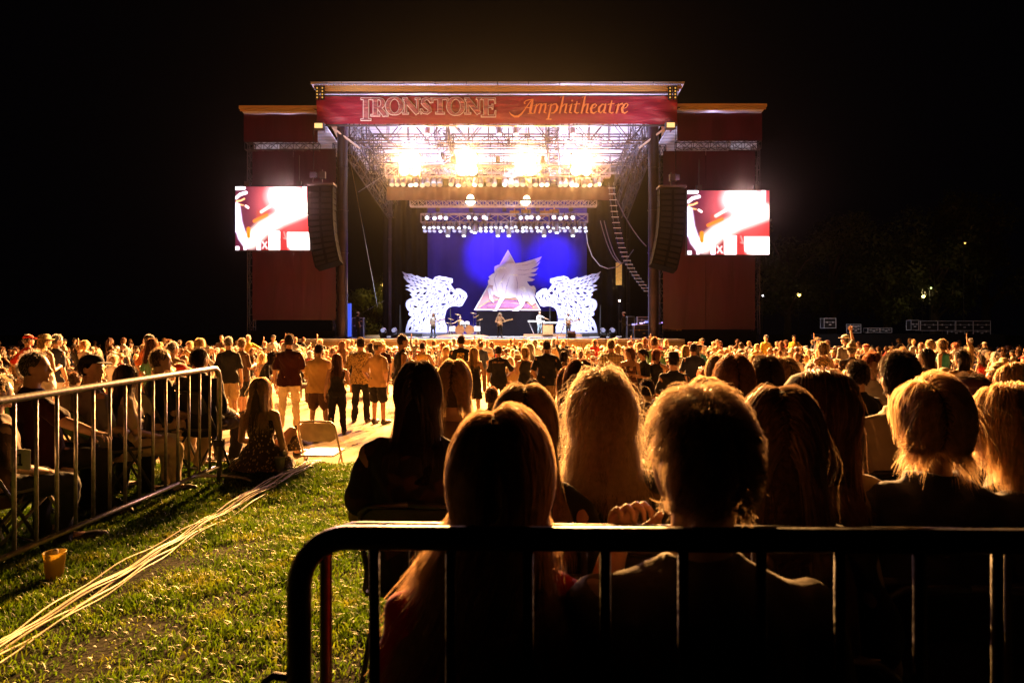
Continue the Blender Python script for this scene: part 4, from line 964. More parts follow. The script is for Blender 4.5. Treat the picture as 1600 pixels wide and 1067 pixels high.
# black ladder and cables on the right
lad = thing('rope_ladder', 'long thin rope ladder slanting down in front of the right drapes', 'ladder', W(955, 285, 50))
a, b = W(955, 285, 50), W(1012, 455, 47); pts = [a.lerp(b, t) + Vector((-.8 * math.sin(PI * t) * .6, 0, -.9 * math.sin(PI * t))) - a for t in [i / 24 for i in range(25)]]
mb = MB(); mb.tube([p + Vector((-.18, 0, 0)) for p in pts], .02, 6); mb.tube([p + Vector((.18, 0, 0)) for p in pts], .02, 6); mb.build('side_rope', M_CHROME, lad)
for p in pts[1:]: mb = MB(); mb.cyl(p + Vector((-.26, 0, 0)), p + Vector((.26, 0, 0)), .025, n=6); mb.build('rung', M_WHITE, lad)
for i, (x0, y0, x1, y1, sag) in enumerate(((916, 362, 978, 415, 55), (938, 345, 972, 412, 28), (944, 345, 972, 412, 22), (958, 300, 1010, 385, 14))):
    a, b = W(x0, y0, 52), W(x1, y1, 50); s = sag / FPX * 51
    if i == 0: pts = [W(*q, 51) for q in ((916, 362), (918, 380), (925, 400), (937, 415), (950, 420), (965, 417), (978, 407), (990, 390))]
    else: pts = [a.lerp(b, t) + Vector((0, 0, -s * 4 * t * (1 - t) * .6)) for t in [k / 16 for k in range(17)]]
    mb = MB(); mb.tube(pts, .035, 6); mb.build('hanging_cable', surf('cable_sheath', (.12, .1, .14), rough=.4), None, smooth=True, label='sagging dark cable right of the backdrop, %s' % ('the widest loop', 'the inner loop', 'the loop doubling the inner one', 'the straightest one')[i], cat='cable')
# wire crossing at left
for i, (q0, q1) in enumerate((((548, 255), (590, 480)), ((560, 300), (620, 262)), ((600, 470), (545, 500)))):
    mb = MB(); mb.cyl(W(*q0, 48), W(*q1, 54), .02, n=5); mb.build('guy_wire', M_CHROME, None, label=('long guy wire falling beside the left column', 'short guy wire near the upper left truss', 'low guy wire near the left deck corner')[i], cat='wire')
# amber panel behind right side, small lamps far away
mb = MB(); mb.box((0, 0, 0), (.5, .1, 1.9)); mb.build('amber_box', surf('amber_panel_paint', (.6, .4, .12)), None, loc=W(967, 428, 58), label='narrow amber lit panel between the right drapes and the column', cat='panel')
lamp('panel_lamp', 'POINT', W(966, 440, 56.5), (0, 0, 0), 60, (1, .65, .2))

# background cases on the right of the stage, lights in the distance
for i, (px, py, w, h, row) in enumerate(((1294, 505, .85, .7, 0), (1334, 515, .75, .45, 0), (1334, 510, .75, .3, 1), (1362, 516, .85, .32, 0), (1381, 516, .85, .32, 0), (1426, 508, .55, .7, 0), (1448, 509, 1.25, .7, 0), (1475, 509, 1.25, .7, 0), (1503, 509, 1.25, .7, 0), (1530, 509, 1.25, .7, 0), (1490, 519, 1.25, .4, 0), (1530, 519, 1.25, .4, 0))):
    names = ('lone black road case nearest the right wing', 'low stacked case right of the lone one', 'thin lid case on top of the low one', 'flat case with orange corners, left of a pair', 'flat case with orange corners, right of a pair', 'narrow upright case beginning the long row', 'first wide case of the long row', 'second wide case of the long row', 'third wide case of the long row', 'last wide case at the right end of the long row', 'flat case lying under the second and third wide cases', 'flat case lying under the last wide case')
    Y = 50 + .02 * i; road_case(px, Y, w, h, .6, names[i], z0=Z(py, Y) - h / 2)
mb = MB(); mb.box((X(1420, 50), 50.3, (-.95 + Z(522, 50)) / 2), (13.5, 1.4, Z(522, 50) + .95)); mb.build('loading_dock', M_BLACK, None, label='low dark loading dock under the far row of road cases', cat='loading dock')
for i, (px, py, c, s) in enumerate(((1249, 461, (1, .65, .1), 6), (1443, 463, (1, .8, .2), 7), (1192, 462, (.9, .9, 1), 3), (1508, 380, (1, .5, .1), 1.5), (1455, 450, (.8, 1, .3), 1.5), (968, 470, (1, .7, .6), 4))):
    t = thing('distant_lamp', ('small orange lamp glowing in the dark right of the wing', 'brightest yellow lamp far off beyond the cases', 'tiny white lamp on a post at the edge of the right wing', 'faint orange lamp high among the dark trees', 'faint greenish lamp above the yellow one', 'small pinkish lamp behind the right drapes')[i], 'lamp', W(px, py, 75 if i < 5 else 57))
    mb = MB(); mb.ball((0, 0, 0), .16 if i < 2 else .09, 10, 6); mb.build('bulb', glow('far_bulb', c, s * 2), t, smooth=True)
    mb = MB(); mb.cyl((0, .2, -.1), (0, .2, -t.location.z - .9), .05, n=6); mb.box((0, .1, .12), (.3, .4, .08)); mb.build('post', M_BLACK, t)

lamp('added_case_light', 'SPOT', W(1196, 440, 43), (X(1440, 50), 50, 1.0), 1500, (1, .9, .95), None, size=.2, spot=60, blend=.8)  # added spot without a fixture, brightens the far road cases

for px, py, e in ((1249, 458, 50), (1443, 458, 80)): lamp('far_lamp_glow', 'POINT', W(px, py, 76), (0, 0, 0), e, (1, .75, .3), None, size=.2)
# ------------------------------------------------------------------ trees behind the stage
def leaf_mat(col):
    m, nt, b = new_mat('leaves'); tc = nt.nodes.new('ShaderNodeTexCoord'); n = nt.nodes.new('ShaderNodeTexNoise'); n.inputs['Scale'].default_value = 1.5; nt.links.new(tc.outputs['Object'], n.inputs['Vector'])
    r = nt.nodes.new('ShaderNodeValToRGB'); r.color_ramp.elements[0].position = .35; r.color_ramp.elements[1].position = .65; r.color_ramp.elements[0].color = rgb([c * .6 for c in col]); r.color_ramp.elements[1].color = rgb([c * 1.4 for c in col])
    nt.links.new(n.outputs['Fac'], r.inputs[0]); nt.links.new(r.outputs[0], b.inputs['Base Color']); setp(b, Roughness=.6); return m
M_LEAF = leaf_mat((.06, .075, .012)); M_BARK = surf('bark', (.07, .05, .035), rough=.9, bump=.5, bscale=6)
def tree(label, x, y, h, r, seed, n=5200, ls=.22):
    t = thing('tree', label, 'tree', (x, y, -.95), 0, 'trees behind the stage'); g = random.Random(seed); mb = MB()
    tr = [V_(0, 0, 0), V_(.1, 0, h * .2), V_(-.05, .1, h * .45), V_(.1, 0, h * .75)]; mb.tube(tr, [r * .09, r * .07, r * .05, r * .02], 10)
    cl = []
    for i in range(16):
        a = g.uniform(0, 2 * PI); z = h * g.uniform(.28, .92); rr = r * g.uniform(.35, .85) * (1 - abs(z / h - .55) * .8)
        c = V_(math.cos(a) * rr, math.sin(a) * rr, z); cl.append((c, r * g.uniform(.24, .42))); mb.tube([V_(0, 0, z * .6), c * .55 + V_(0, 0, z * .32), c], [r * .035, r * .02, r * .008], 6)
    mb.build('trunk', M_BARK, t, smooth=True)
    gg = np.random.default_rng(seed); k = gg.integers(0, len(cl), n); C0 = np.array([tuple(c[0]) for c in cl])[k]; R0 = np.array([c[1] for c in cl])[k]
    d = gg.normal(size=(n, 3)); d /= np.linalg.norm(d, axis=1)[:, None]; p = C0 + d * (R0 * gg.uniform(.45, 1.08, n))[:, None]
    u = gg.normal(size=(n, 3)); u /= np.linalg.norm(u, axis=1)[:, None]; v = np.cross(u, d); v /= np.linalg.norm(v, axis=1)[:, None] + 1e-6; s = gg.uniform(.5, 1.1, n)[:, None] * ls
    P = np.stack([p - u * s, p - v * s * .5, p + u * s, p + v * s * .5], 1).reshape(-1, 3)
    me = bpy.data.meshes.new('crown'); me.from_pydata(P.tolist(), [], [(4 * i, 4 * i + 1, 4 * i + 2, 4 * i + 3) for i in range(n)]); me.update(); link('crown', me, M_LEAF, t)
    return t
def V_(*a): return Vector(a)
tree('amber lit tree between the left column and the rear column', X(583, 72), 72, 7.4, 3.4, 1)
tree('amber lit tree just left of the winged figure behind the stage', X(622, 76), 76, 8.5, 2.6, 2)
tree('shorter dark tree low behind the left side of the deck', X(553, 80), 80, 6.5, 3.0, 3)
lamp('yard_lamp', 'POINT', (X(600, 66), 66, 5.5), (0, 0, 0), 700, (1, .62, .12), None, size=.3)
t = thing('yard_lamp_post', 'lamp post standing behind the stage among the amber lit trees', 'lamp post', (X(600, 66.4), 66.4, -.95)); mb = MB(); mb.cyl((0, 0, 0), (0, 0, 6.6), .06); mb.box((0, -.2, 6.6), (.3, .6, .1)); mb.build('post', M_BLACK, t)
for i, (px, Y, h, r) in enumerate(((1230, 88, 17, 6), (1300, 92, 19, 7), (1385, 86, 15, 6), (1460, 84, 17, 6.5), (1540, 90, 20, 7.5))):
    tree('barely lit dark tree beyond the right field, %s from the stage' % ('first', 'second', 'third', 'fourth', 'farthest')[i], X(px, Y), Y, h, r, 20 + i, n=5000, ls=.34)
# ------------------------------------------------------------------ ground: raised lawn in front, trampled earth floor beyond
def sheet(name, xs, ys, zf, mat, **kw):
    vs = [(x, y, zf(x, y)) for y in ys for x in xs]; n = len(xs)
    fs = [(j * n + i, j * n + i + 1, (j + 1) * n + i + 1, (j + 1) * n + i) for j in range(len(ys) - 1) for i in range(n - 1)]
    return MB().add(vs, fs).build(name, mat, None, smooth=True, **kw)
def bumpy(x, y):
    a = 0.02 * noise.noise(Vector((x * .7, y * .7, 0))) + 0.008 * noise.noise(Vector((x * 3, y * 3, 4)))
    return gz(y) + a
M_EARTH = surf('trampled_sand', (0.36, 0.23, 0.11), rough=0.9, nscale=1.3, var=0.35, bump=0.6, bscale=9)
M_SOIL = surf('lawn_soil', (0.013, 0.013, 0.004), rough=1.0, spec=.1, nscale=7, var=0.5, bump=0.5, bscale=40)  # kept near black, stands in for shadow between the blades
xs = [-150, -90, -60, -40, -30, -22, -16, -12, -9] + [-7 + .35 * i for i in range(41)] + [9, 12, 16, 22, 30, 40, 60, 90, 150]
sheet('ground', xs, [7.3, 7.36, 7.42, 7.5, 7.6, 7.8] + [8.2 + .5 * i for i in range(30)] + [24, 27, 30, 35, 40, 45, 55, 70, 100, 150, 220], bumpy, M_EARTH, kind='structure')
sheet('lawn_soil', xs, [.4, 1, 1.5, 2, 2.5] + [3 + .25 * i for i in range(17)] + [7.1, 7.2, 7.26, 7.3, 7.34, 7.39], lambda x, y: bumpy(x, y) + (.004 if y < 7.35 else 0), M_SOIL, kind='structure')

def grass():
    N = 300000
    x = rng.uniform(-6.2, 1.6, N); y = 1.6 + 5.75 * rng.uniform(0, 1, N) ** 0.75
    # tufts: blades gather, and thinner patches show dark soil in place of shadow
    cl = np.sin(x * 3.1 + 1.3 * np.sin(y * 2.3)) * np.cos(y * 2.7 + 1.1 * np.sin(x * 1.9)) + .6 * np.sin(x * 9.3 + 2 * np.sin(y * 7.1)) * np.sin(y * 10.1)
    keep = rng.uniform(-2.0, .35, N) < cl; x, y, cl = x[keep], y[keep], cl[keep]
    near_cable = np.abs(x + 2.37) < .12; k2 = ~(near_cable & (rng.uniform(0, 1, len(x)) < .45)); x, y, cl = x[k2], y[k2], cl[k2]
    n = len(x); print('blades', n)
    z = np.array([gz(v) for v in y]) + .0
    L = rng.uniform(.025, .06, n) * (1 + .35 * cl); w = rng.uniform(.0022, .0045, n); th = rng.uniform(0, 2 * PI, n); ph = rng.uniform(0, 2 * PI, n); lean = rng.uniform(.25, 1.15, n)
    dx, dy = np.cos(th) * w, np.sin(th) * w; lx, ly = np.cos(ph) * L * lean, np.sin(ph) * L * lean
    P = np.zeros((n, 5, 3)); 
    P[:, 0] = np.stack([x - dx, y - dy, z], 1); P[:, 1] = np.stack([x + dx, y + dy, z], 1)
    P[:, 2] = np.stack([x + lx * .4 + dx * .8, y + ly * .4 + dy * .8, z + L * .62], 1); P[:, 3] = np.stack([x + lx * .4 - dx * .8, y + ly * .4 - dy * .8, z + L * .62], 1)
    P[:, 4] = np.stack([x + lx, y + ly, z + L * (1.0 - .25 * lean)], 1)
    me = bpy.data.meshes.new('grass'); me.vertices.add(n * 5); me.vertices.foreach_set('co', P.ravel())
    b = (np.arange(n) * 5)[:, None]; quads = (b + np.array([0, 1, 2, 3])); tris = (b + np.array([3, 2, 4]))
    me.loops.add(n * 7); me.loops.foreach_set('vertex_index', np.concatenate([quads, tris], 1).ravel().astype(np.int32))
    me.polygons.add(n * 2); ls = np.empty((n, 2), np.int32); ls[:, 0] = np.arange(n) * 7; ls[:, 1] = ls[:, 0] + 4; me.polygons.foreach_set('loop_start', ls.ravel())
    me.update(calc_edges=True)
    m, nt, bs = new_mat('grass_blade'); setp(bs, Roughness=.45); bs.inputs['Specular IOR Level'].default_value = .4
    tc = nt.nodes.new('ShaderNodeTexCoord'); nn = nt.nodes.new('ShaderNodeTexNoise'); nn.inputs['Scale'].default_value = 3.5; nn.inputs['Detail'].default_value = 8; nn.inputs['Roughness'].default_value = .8; nt.links.new(tc.outputs['Object'], nn.inputs['Vector'])
    r = nt.nodes.new('ShaderNodeValToRGB'); e = r.color_ramp.elements; e[0].position = .35; e[0].color = (.035, .07, .004, 1); e[1].position = .66; e[1].color = (.24, .23, .02, 1); x_ = e.new(.5); x_.color = (.10, .19, .004, 1)
    nt.links.new(nn.outputs['Fac'], r.inputs[0]); nt.links.new(r.outputs[0], bs.inputs['Base Color'])
    tr = nt.nodes.new('ShaderNodeBsdfTranslucent'); nt.links.new(r.outputs[0], tr.inputs['Color']); mx = nt.nodes.new('ShaderNodeMixShader'); mx.inputs[0].default_value = .5
    nt.links.new(bs.outputs[0], mx.inputs[1]); nt.links.new(tr.outputs[0], mx.inputs[2]); nt.links.new(mx.outputs[0], nt.nodes['Material Output'].inputs['Surface'])
    link('grass', me, m, None, kind='stuff')
grass()

# pale cables running together over the lawn to the bank edge
M_CABLE = surf('pale_cable_sheath', (.62, .50, .30), rough=.45, nscale=20, bump=.05)
cr = random.Random(11)
for i in range(11):
    off = (i - 5) * .010; ph = cr.uniform(0, 6); pts = []
    for k in range(60):
        t = k / 59; y = 2.0 + t * 5.9
        x = -2.42 + .52 * t ** 4 + off * (1 + .9 * math.sin(t * 5 + ph)) + .022 * math.sin(t * 17 + ph * 2) * (1 - .3 * t) + (.03 * (1 - t) * (i - 5) / 5)
        z = (gz(y) if y < 7.25 else gz(y) * .35 + .09 * .65 if y < 7.6 else gz(y)) + .03 + .010 * math.sin(k * .9 + ph) + (i % 3) * .010
        pts.append((x, y, z))
    if i == 9: pts = pts[8:]; 
    mb = MB(); mb.tube(pts, .0044 + .0022 * (i % 3 == 0), 7)
    words = ('farthest left of the bundle', 'second from the left of the bundle', 'third from the left of the bundle', 'fourth from the left of the bundle', 'fifth from the left of the bundle', 'in the middle of the bundle', 'just right of the middle of the bundle', 'fourth from the right of the bundle', 'third from the right of the bundle', 'second from the right of the bundle', 'farthest right of the bundle')
    mb.build('cable', M_CABLE, None, smooth=True, label='pale cable over the lawn, ' + words[i], cat='cable', group='pale cables laid together across the lawn')

# ---- steel crowd barricades
M_GALV = surf('galvanised_tube', (.30, .27, .24), rough=.38, metal=.75, nscale=30, var=.3, bump=.08, bscale=90)
M_DARKGALV = surf('worn_dark_tube', (.05, .045, .045), rough=.42, metal=.6, nscale=25, var=.3, bump=.08, bscale=90)
M_BARS = surf('shade_dark_bar', (.018, .015, .014), rough=.6, metal=.2, nscale=25, spec=.2)  # tube steel darkened for the bars alone, shade put into the colour
def barricade(label, p, q, H, r, nbar, rb, bars_from=0.0, foot=True, zb=.15, mat=None, hook=False, cr_=.11, b0=.0, step=None):
    """p: the end with the rounded corner one sees; q: the other end (ground positions)"""
    mat = mat or M_GALV
    p = Vector(p); q = Vector(q); t = thing('barricade', label, 'barricade', p); d = q - p; L = Vector((d.x, d.y, 0)).length; u = Vector((d.x, d.y, 0)).normalized()
    def at(s, h): return u * s + Vector((0, 0, (d.z) * s / L + h))
    path = [at(0, -.02), at(0, H - cr_)] + [at(cr_ - cr_ * math.cos(a), H - cr_ + cr_ * math.sin(a)) for a in [PI / 2 * k / 8 for k in range(1, 9)]] + [at(L - cr_, H)] + [at(L - cr_ + cr_ * math.sin(a), H - cr_ + cr_ * math.cos(a)) for a in [PI / 2 * k / 8 for k in range(1, 9)]] + [at(L, -.02)]
    mb = MB(); mb.tube(path, r, 14); mb.build('frame_tube', mat, t, smooth=True)
    mb = MB(); mb.cyl(at(r * .8, zb), at(L - r * .8, zb), r * .8, n=12); mb.build('bottom_rail', mat, t, smooth=True)
    step = step or L / (nbar + 1)
    for i in range(nbar):
        s = b0 + step * (i + 1)
        if s > L - .05: break
        mb = MB(); mb.cyl(at(s, zb + r * .7), at(s, H - r * .8), rb, n=8); mb.build('bar', mat if mat is M_GALV else M_BARS, t, smooth=True)
    if foot:
        n = Vector((-u.y, u.x, 0))
        for s in (0, L):
            c = at(s, .0); mb = MB(); mb.tube([c + n * x + Vector((0, 0, z)) for x, z in ((-.33, .0), (-.27, .035), (-.15, .05), (0, .052), (.15, .05), (.27, .035), (.33, .0))], .016, 8); mb.build('foot', mat, t, smooth=True)
    mb = MB(); mb.box(at(0, H * .34), (r * 3.2, r * 3.2, .06)); mb.build('clamp', M_BLACK, t)
    if hook:
        mb = MB(); mb.tube([at(-.0, H - .245), at(-.045, H - .24), at(-.06, H - .25), at(-.066, H - .27), at(-.067, H - .34)], .007, 8); mb.build('hook', mat, t, smooth=True)
    return t
barricade('steel barricade standing across the lawn at the left in front of seated people', (-2.83, 6.6, gz(6.6)), (-3.11, 3.75, 0), 1.10, .024, 20, .0125, step=.172)
barricade('dark steel barricade nearest of all, in front of the seated backs', (-.368, 1.18, 0.0), (1.95, 1.135, 0.0), 1.187, .021, 30, .0095, b0=-.002, step=.1325, mat=M_DARKGALV, hook=True, cr_=.085)
barricade('second barricade seen just behind the corner of the nearest one', (-.398, 1.46, 0.0), (2.0, 1.50, -.035), 1.122, .013, 12, .007, mat=M_DARKGALV, cr_=.07, foot=False)

# plastic cups
M_CUP, nt, b = new_mat('yellow_plastic_cup'); setp(b, Base_Color=(.8, .62, .2, 1), Roughness=.3); tr = nt.nodes.new('ShaderNodeBsdfTranslucent'); tr.inputs[0].default_value = (.85, .65, .2, 1); mx = nt.nodes.new('ShaderNodeMixShader'); mx.inputs[0].default_value = .6; nt.links.new(b.outputs[0], mx.inputs[1]); nt.links.new(tr.outputs[0], mx.inputs[2]); nt.links.new(mx.outputs[0], nt.nodes['Material Output'].inputs['Surface'])
def cup(label, p, r0, r1, h, mat, tilt=0, drink=True):
    t = thing('plastic_cup', label, 'cup', p); R = Matrix.Rotation(tilt, 3, 'Y'); mb = MB()
    n = 24; o = []
    for r, z in ((r0, 0), (r1, h), (r1 + .003, h), (r1 + .003, h + .004), (r1 - .002, h + .003), (r0 - .002, .004)): o.append((R @ Vector((0, 0, z)), r))
    vs = []; 
    for c, r in o:
        for k in range(n): a = 2 * PI * k / n; vs.append(c + R @ Vector((math.cos(a) * r, math.sin(a) * r, 0)))
    fs = [tuple(range(n - 1, -1, -1)), tuple(range(5 * n, 6 * n))]
    for j in range(5):
        for k in range(n): fs.append((j * n + k, j * n + (k + 1) % n, (j + 1) * n + (k + 1) % n, (j + 1) * n + k))
    mb.add(vs, fs); mb.build('cup_wall', mat, t, smooth=True)
    if drink:
        mb = MB(); mb.ball(R @ Vector((.005, 0, h + .004)), (.018, .018, .02), 10, 8); mb.build('crumpled_paper', M_CUP2, t, smooth=True)
M_CUP2 = surf('paper_scrap', (.6, .5, .4), rough=.9)
cup('yellow plastic cup standing in the grass below the left barricade', (X(85, 4.2), 4.2, .0), .045, .062, .165, M_CUP)
mc, nt, b = new_mat('clear_plastic'); setp(b, Base_Color=(.9, .9, .95, 1), Roughness=.1, Metallic=0.0); b.inputs['Transmission Weight'].default_value = .6
cup('clear plastic cup on the lawn edge beside the woman in the patterned dress', (X(437, 6.9), 6.9, gz(6.9)), .04, .055, .16, mc, drink=False)
cup('second clear cup tipped over on the lawn edge behind the first', (X(427, 7.05), 7.05, gz(7.0) + .11), .04, .055, .13, mc, tilt=1.3, drink=False)

# ---- folding chairs
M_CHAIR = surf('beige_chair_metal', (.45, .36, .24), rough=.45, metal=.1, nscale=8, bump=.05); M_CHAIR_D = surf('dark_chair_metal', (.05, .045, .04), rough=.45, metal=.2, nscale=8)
def folding_chair(label, loc, rz, mat, group=None, number=None):
    """faces +Y locally (the sitter looks to +Y); the back is at -Y"""
    t = thing('folding_chair', label, 'chair', loc, rz, group)
    for s in (-1, 1):
        mb = MB(); mb.tube([(s * .21, .22, 0), (s * .215, .02, .40), (s * .215, -.12, .66), (s * .205, -.17, .78), (s * .17, -.185, .815), (0, -.19, .825)], .0125, 8); mb.build('front_leg', mat, t, smooth=True)
        mb = MB(); mb.cyl((s * .19, -.28, 0), (s * .19, .10, .43), .0115, n=8); mb.build('rear_leg', mat, t, smooth=True)
    mb = MB()
    def panel(pts, th):
        n = len(pts); a = [Vector(p) for p in pts]; nrm = (a[1] - a[0]).cross(a[-1] - a[0]).normalized() * th
        mb.add(a + [p + nrm for p in a], [tuple(range(n)), tuple(range(2 * n - 1, n - 1, -1))] + [(i, i + n, (i + 1) % n + n, (i + 1) % n) for i in range(n)])
    panel([(-.20, -.105, .62), (-.195, -.165, .77), (-.15, -.18, .80), (.15, -.18, .80), (.195, -.165, .77), (.20, -.105, .62), (.13, -.09, .585), (-.13, -.09, .585)], .014); mb.build('backrest', mat, t)
    mb = MB(); panel([(-.19, -.15, .43), (.19, -.15, .43), (.20, .18, .45), (.13, .23, .45), (-.13, .23, .45), (-.20, .18, .45)], .018); mb.build('seat', mat, t)
    mb = MB(); mb.cyl((-.2, .185, .08), (.2, .185, .08), .008, n=6); mb.cyl((-.19, -.22, .08), (.19, -.22, .08), .008, n=6); mb.build('crossbar', mat, t)
    return t
CH = folding_chair('empty beige folding chair standing alone just past the lawn edge', (X(503, 7.62), 7.62, -.30), math.radians(-6), M_CHAIR)
chair_proto_dark = None
# ------------------------------------------------------------------ people
def V3(*a): return Vector(a)
def limb(mb, pts, rads, n=12, sx=1.0):
    pts = [Vector(p) for p in pts]
    for (a, b), (ra, rb) in zip(zip(pts, pts[1:]), zip(rads, rads[1:])):
        mb.cyl(a, b, ra, rb, n=n)
    for p, r in zip(pts, rads): mb.ball(p, r, n, 8)

ARMS = {   # elbow and wrist offsets from the shoulder for the right side (+x), mirrored for the left; then finger direction
    'down': ((.055, -.03, -.29), (.07, .05, -.535), (0, .12, -1)),
    'front': ((.06, .03, -.28), (-.06, .25, -.22), (-.7, .6, .3)),
    'phone': ((.05, .20, -.20), (-.12, .34, .04), (-.2, .1, 1)),
    'up': ((.10, .08, .24), (.08, .12, .48), (0, .05, 1)),
    'hips': ((.19, -.08, -.24), (.03, .03, -.40), (-.5, .6, -.5)),
    'lap': ((.07, .04, -.28), (-.02, .28, -.36), (-.3, .9, -.2)),
    'cross': ((.06, .05, -.27), (-.20, .20, -.17), (-1, .1, .2)),
    'face': ((.03, .20, -.22), (-.05, .26, .03), (-.2, -.3, 1)),
    'play': ((.12, .02, -.27), (.0, .26, -.30), (-.8, .5, -.2)),
    'neckhand': ((.20, .02, -.24), (.42, .22, -.12), (.8, .6, .3)),
    'clap': ((.08, .14, -.22), (-.10, .32, -.02), (-.1, .5, .9)),
    'pocket': ((.10, -.09, -.27), (.02, .03, -.47), (-.3, .3, -1)),
    'point': ((.22, .10, -.14), (.40, .24, -.22), (.9, .4, -.1)),
}
def make_hand(side, curl=.5):
    """right hand along +Z from the wrist, palm towards -Y, thumb on the -X side (side=-1 mirrors)"""
    mb = MB()
    mb.loft([((0, 0, -.02), .024, .017), ((0, 0, .0), .027, .018), ((-.002, 0, .035), .038, .016), ((-.001, 0, .07), .041, .014), ((0, 0, .09), .039, .012)], n=14)
    for i, (x, L, r) in enumerate(((-.030, .068, .0088), (-.010, .077, .0092), (.011, .071, .0088), (.030, .056, .0078))):
        p = V3(x, 0, .082); a = math.radians(8 + curl * 22); pts = [p]; rr = [r]
        for k, f in enumerate((.45, .32, .23)):
            p = p + V3(x * .12 * (1 - k * .4), -math.sin(a) * L * f, math.cos(a) * L * f); pts.append(p); rr.append(r * (1 - .12 * (k + 1))); a += math.radians(curl * 55)
        limb(mb, pts, rr, n=8)
    p = V3(-.028, -.004, .022); limb(mb, [p, p + V3(-.024, -.016, .026), p + V3(-.034, -.028, .052), p + V3(-.034, -.038, .074)], [.0135, .0115, .010, .0085], n=8)
    me = remesh(mb, .0045, smooth=1)
    n = len(me.vertices); co = np.empty(n * 3); me.vertices.foreach_get('co', co); co = co.reshape(-1, 3); co[:, 0] *= side
    fs = [tuple(p.vertices) if side > 0 else tuple(reversed(p.vertices)) for p in me.polygons]; bpy.data.meshes.remove(me)
    return co, fs
HANDS = {(s, c): make_hand(s, c) for s in (1, -1) for c in (.45, 1.1)}

def add_head(mb, c, R, r=1.0, fem=False):
    """head with brow, nose, mouth, chin and ears about centre c; face looks to local +Y"""
    nu, nv = 28, 22; vs = []
    def q(th, ph):
        x = math.sin(ph) * math.cos(th); y = math.sin(ph) * math.sin(th); z = math.cos(ph)
        X_, Y_, Z_ = x * .076, y * .096, z * .118
        if z < 0:
            t = -z; X_ *= 1 - .34 * t ** 1.2; Y_ = Y_ * (1 - .22 * t) + .020 * t
            if y < -.1: Y_ += .018 * t
        if y > .2 and -.15 < z < .12 and abs(x) > .15 and abs(x) < .6: Y_ -= .007     # eye sockets
        if y > .5 and .10 < z < .30: Y_ += .004
        return c + R @ (V3(X_, Y_, Z_) * r)
    vs.append(q(0, 0))
    for j in range(1, nv):
        for i in range(nu): vs.append(q(2 * PI * i / nu, PI * j / nv))
    vs.append(q(0, PI)); fs = [(0, 1 + i, 1 + (i + 1) % nu) for i in range(nu)]
    for j in range(nv - 2):
        for i in range(nu): a = 1 + j * nu + i; b = 1 + j * nu + (i + 1) % nu; fs.append((a, a + nu, b + nu, b))
    e = len(vs) - 1; b0 = 1 + (nv - 2) * nu; fs += [(e, b0 + (i + 1) % nu, b0 + i) for i in range(nu)]
    mb.add(vs, fs)
    def P(x, y, z): return c + R @ (V3(x, y, z) * r)
    mb.loft([(P(0, .085, .018), .007 * r, .006 * r), (P(0, .098, -.005), .009 * r, .010 * r), (P(0, .108, -.026), .014 * r, .013 * r), (P(0, .098, -.036), .012 * r, .009 * r)], n=10, xax=R @ V3(1, 0, 0), yax=R @ V3(0, 1, 0))
    mb.ball(P(0, .088, -.056), (.021 * r, .011 * r, .0055 * r), 10, 6, R=R); mb.ball(P(0, .087, -.067), (.018 * r, .011 * r, .006 * r), 10, 6, R=R)
    mb.ball(P(0, .078, -.098), (.020 * r, .016 * r, .015 * r), 10, 6, R=R)
    for s in (-1, 1): mb.ball(P(s * .077, -.008, -.012), (.010 * r, .020 * r, .031 * r), 10, 8, R=R @ Matrix.Rotation(s * .35, 3, 'Z'))

def skeleton(pose, arms, seed=0, lean=0.0, bow=0.0, stance=0.0, asides=None):
    r = random.Random(seed); J = {}
    if pose == 'stand':
        pz = .93; J['hip'] = V3(.088, 0, .91); J['legs'] = {}
        for s in (-1, 1):
            st = stance * r.uniform(.4, 1); f = r.uniform(-.06, .08)
            J['legs'][s] = [V3(s * .088, 0, .91), V3(s * (.10 + st * .4), .02 + f * .5, .50), V3(s * (.105 + st), -.01 + f, .085), V3(s * (.13 + st), .14 + f, .035)]
    elif pose == 'sit':
        pz = .52; J['legs'] = {}
        for s in (-1, 1):
            k = r.uniform(0, .08); J['legs'][s] = [V3(s * .09, 0, .51), V3(s * (.13 + k), .42, .50), V3(s * (.12 + k * .6), .40 + r.uniform(-.08, .1), .085), V3(s * (.14 + k), .54 + r.uniform(-.06, .1), .035)]
    else:
        pz = .13; J['legs'] = {}
        for s in (-1, 1): J['legs'][s] = [V3(s * .10, 0, .12), V3(s * .16, .38, .34), V3(s * .12, .62, .05), V3(s * .14, .74, .04)]
    J['pz'] = pz; J['arms'] = {}
    def bend(p):   # leaning of everything above the pelvis
        h = max(0, p.z - pz); return V3(p.x, p.y + lean * h + bow * h * h, p.z - abs(lean + bow * h) * .25 * h)
    J['bend'] = bend
    am = (arms, arms) if isinstance(arms, str) else arms
    for s, a in zip((-1, 1), am):
        e, w, fd = ARMS[a]; sh = bend(V3(s * .172, -.012, pz + .445)); j = V3(r.uniform(-.02, .02), r.uniform(-.02, .02), r.uniform(-.02, .02))
        if pose != 'stand' and a == 'down': e, w = (.06, .03, -.28), (.03, .2, -.42)
        J['arms'][s] = (sh, sh + V3(s * e[0], e[1], e[2]) + j * .6, sh + V3(s * w[0], w[1], w[2]) + j, V3(s * fd[0], fd[1], fd[2]).normalized(), a)
    return J

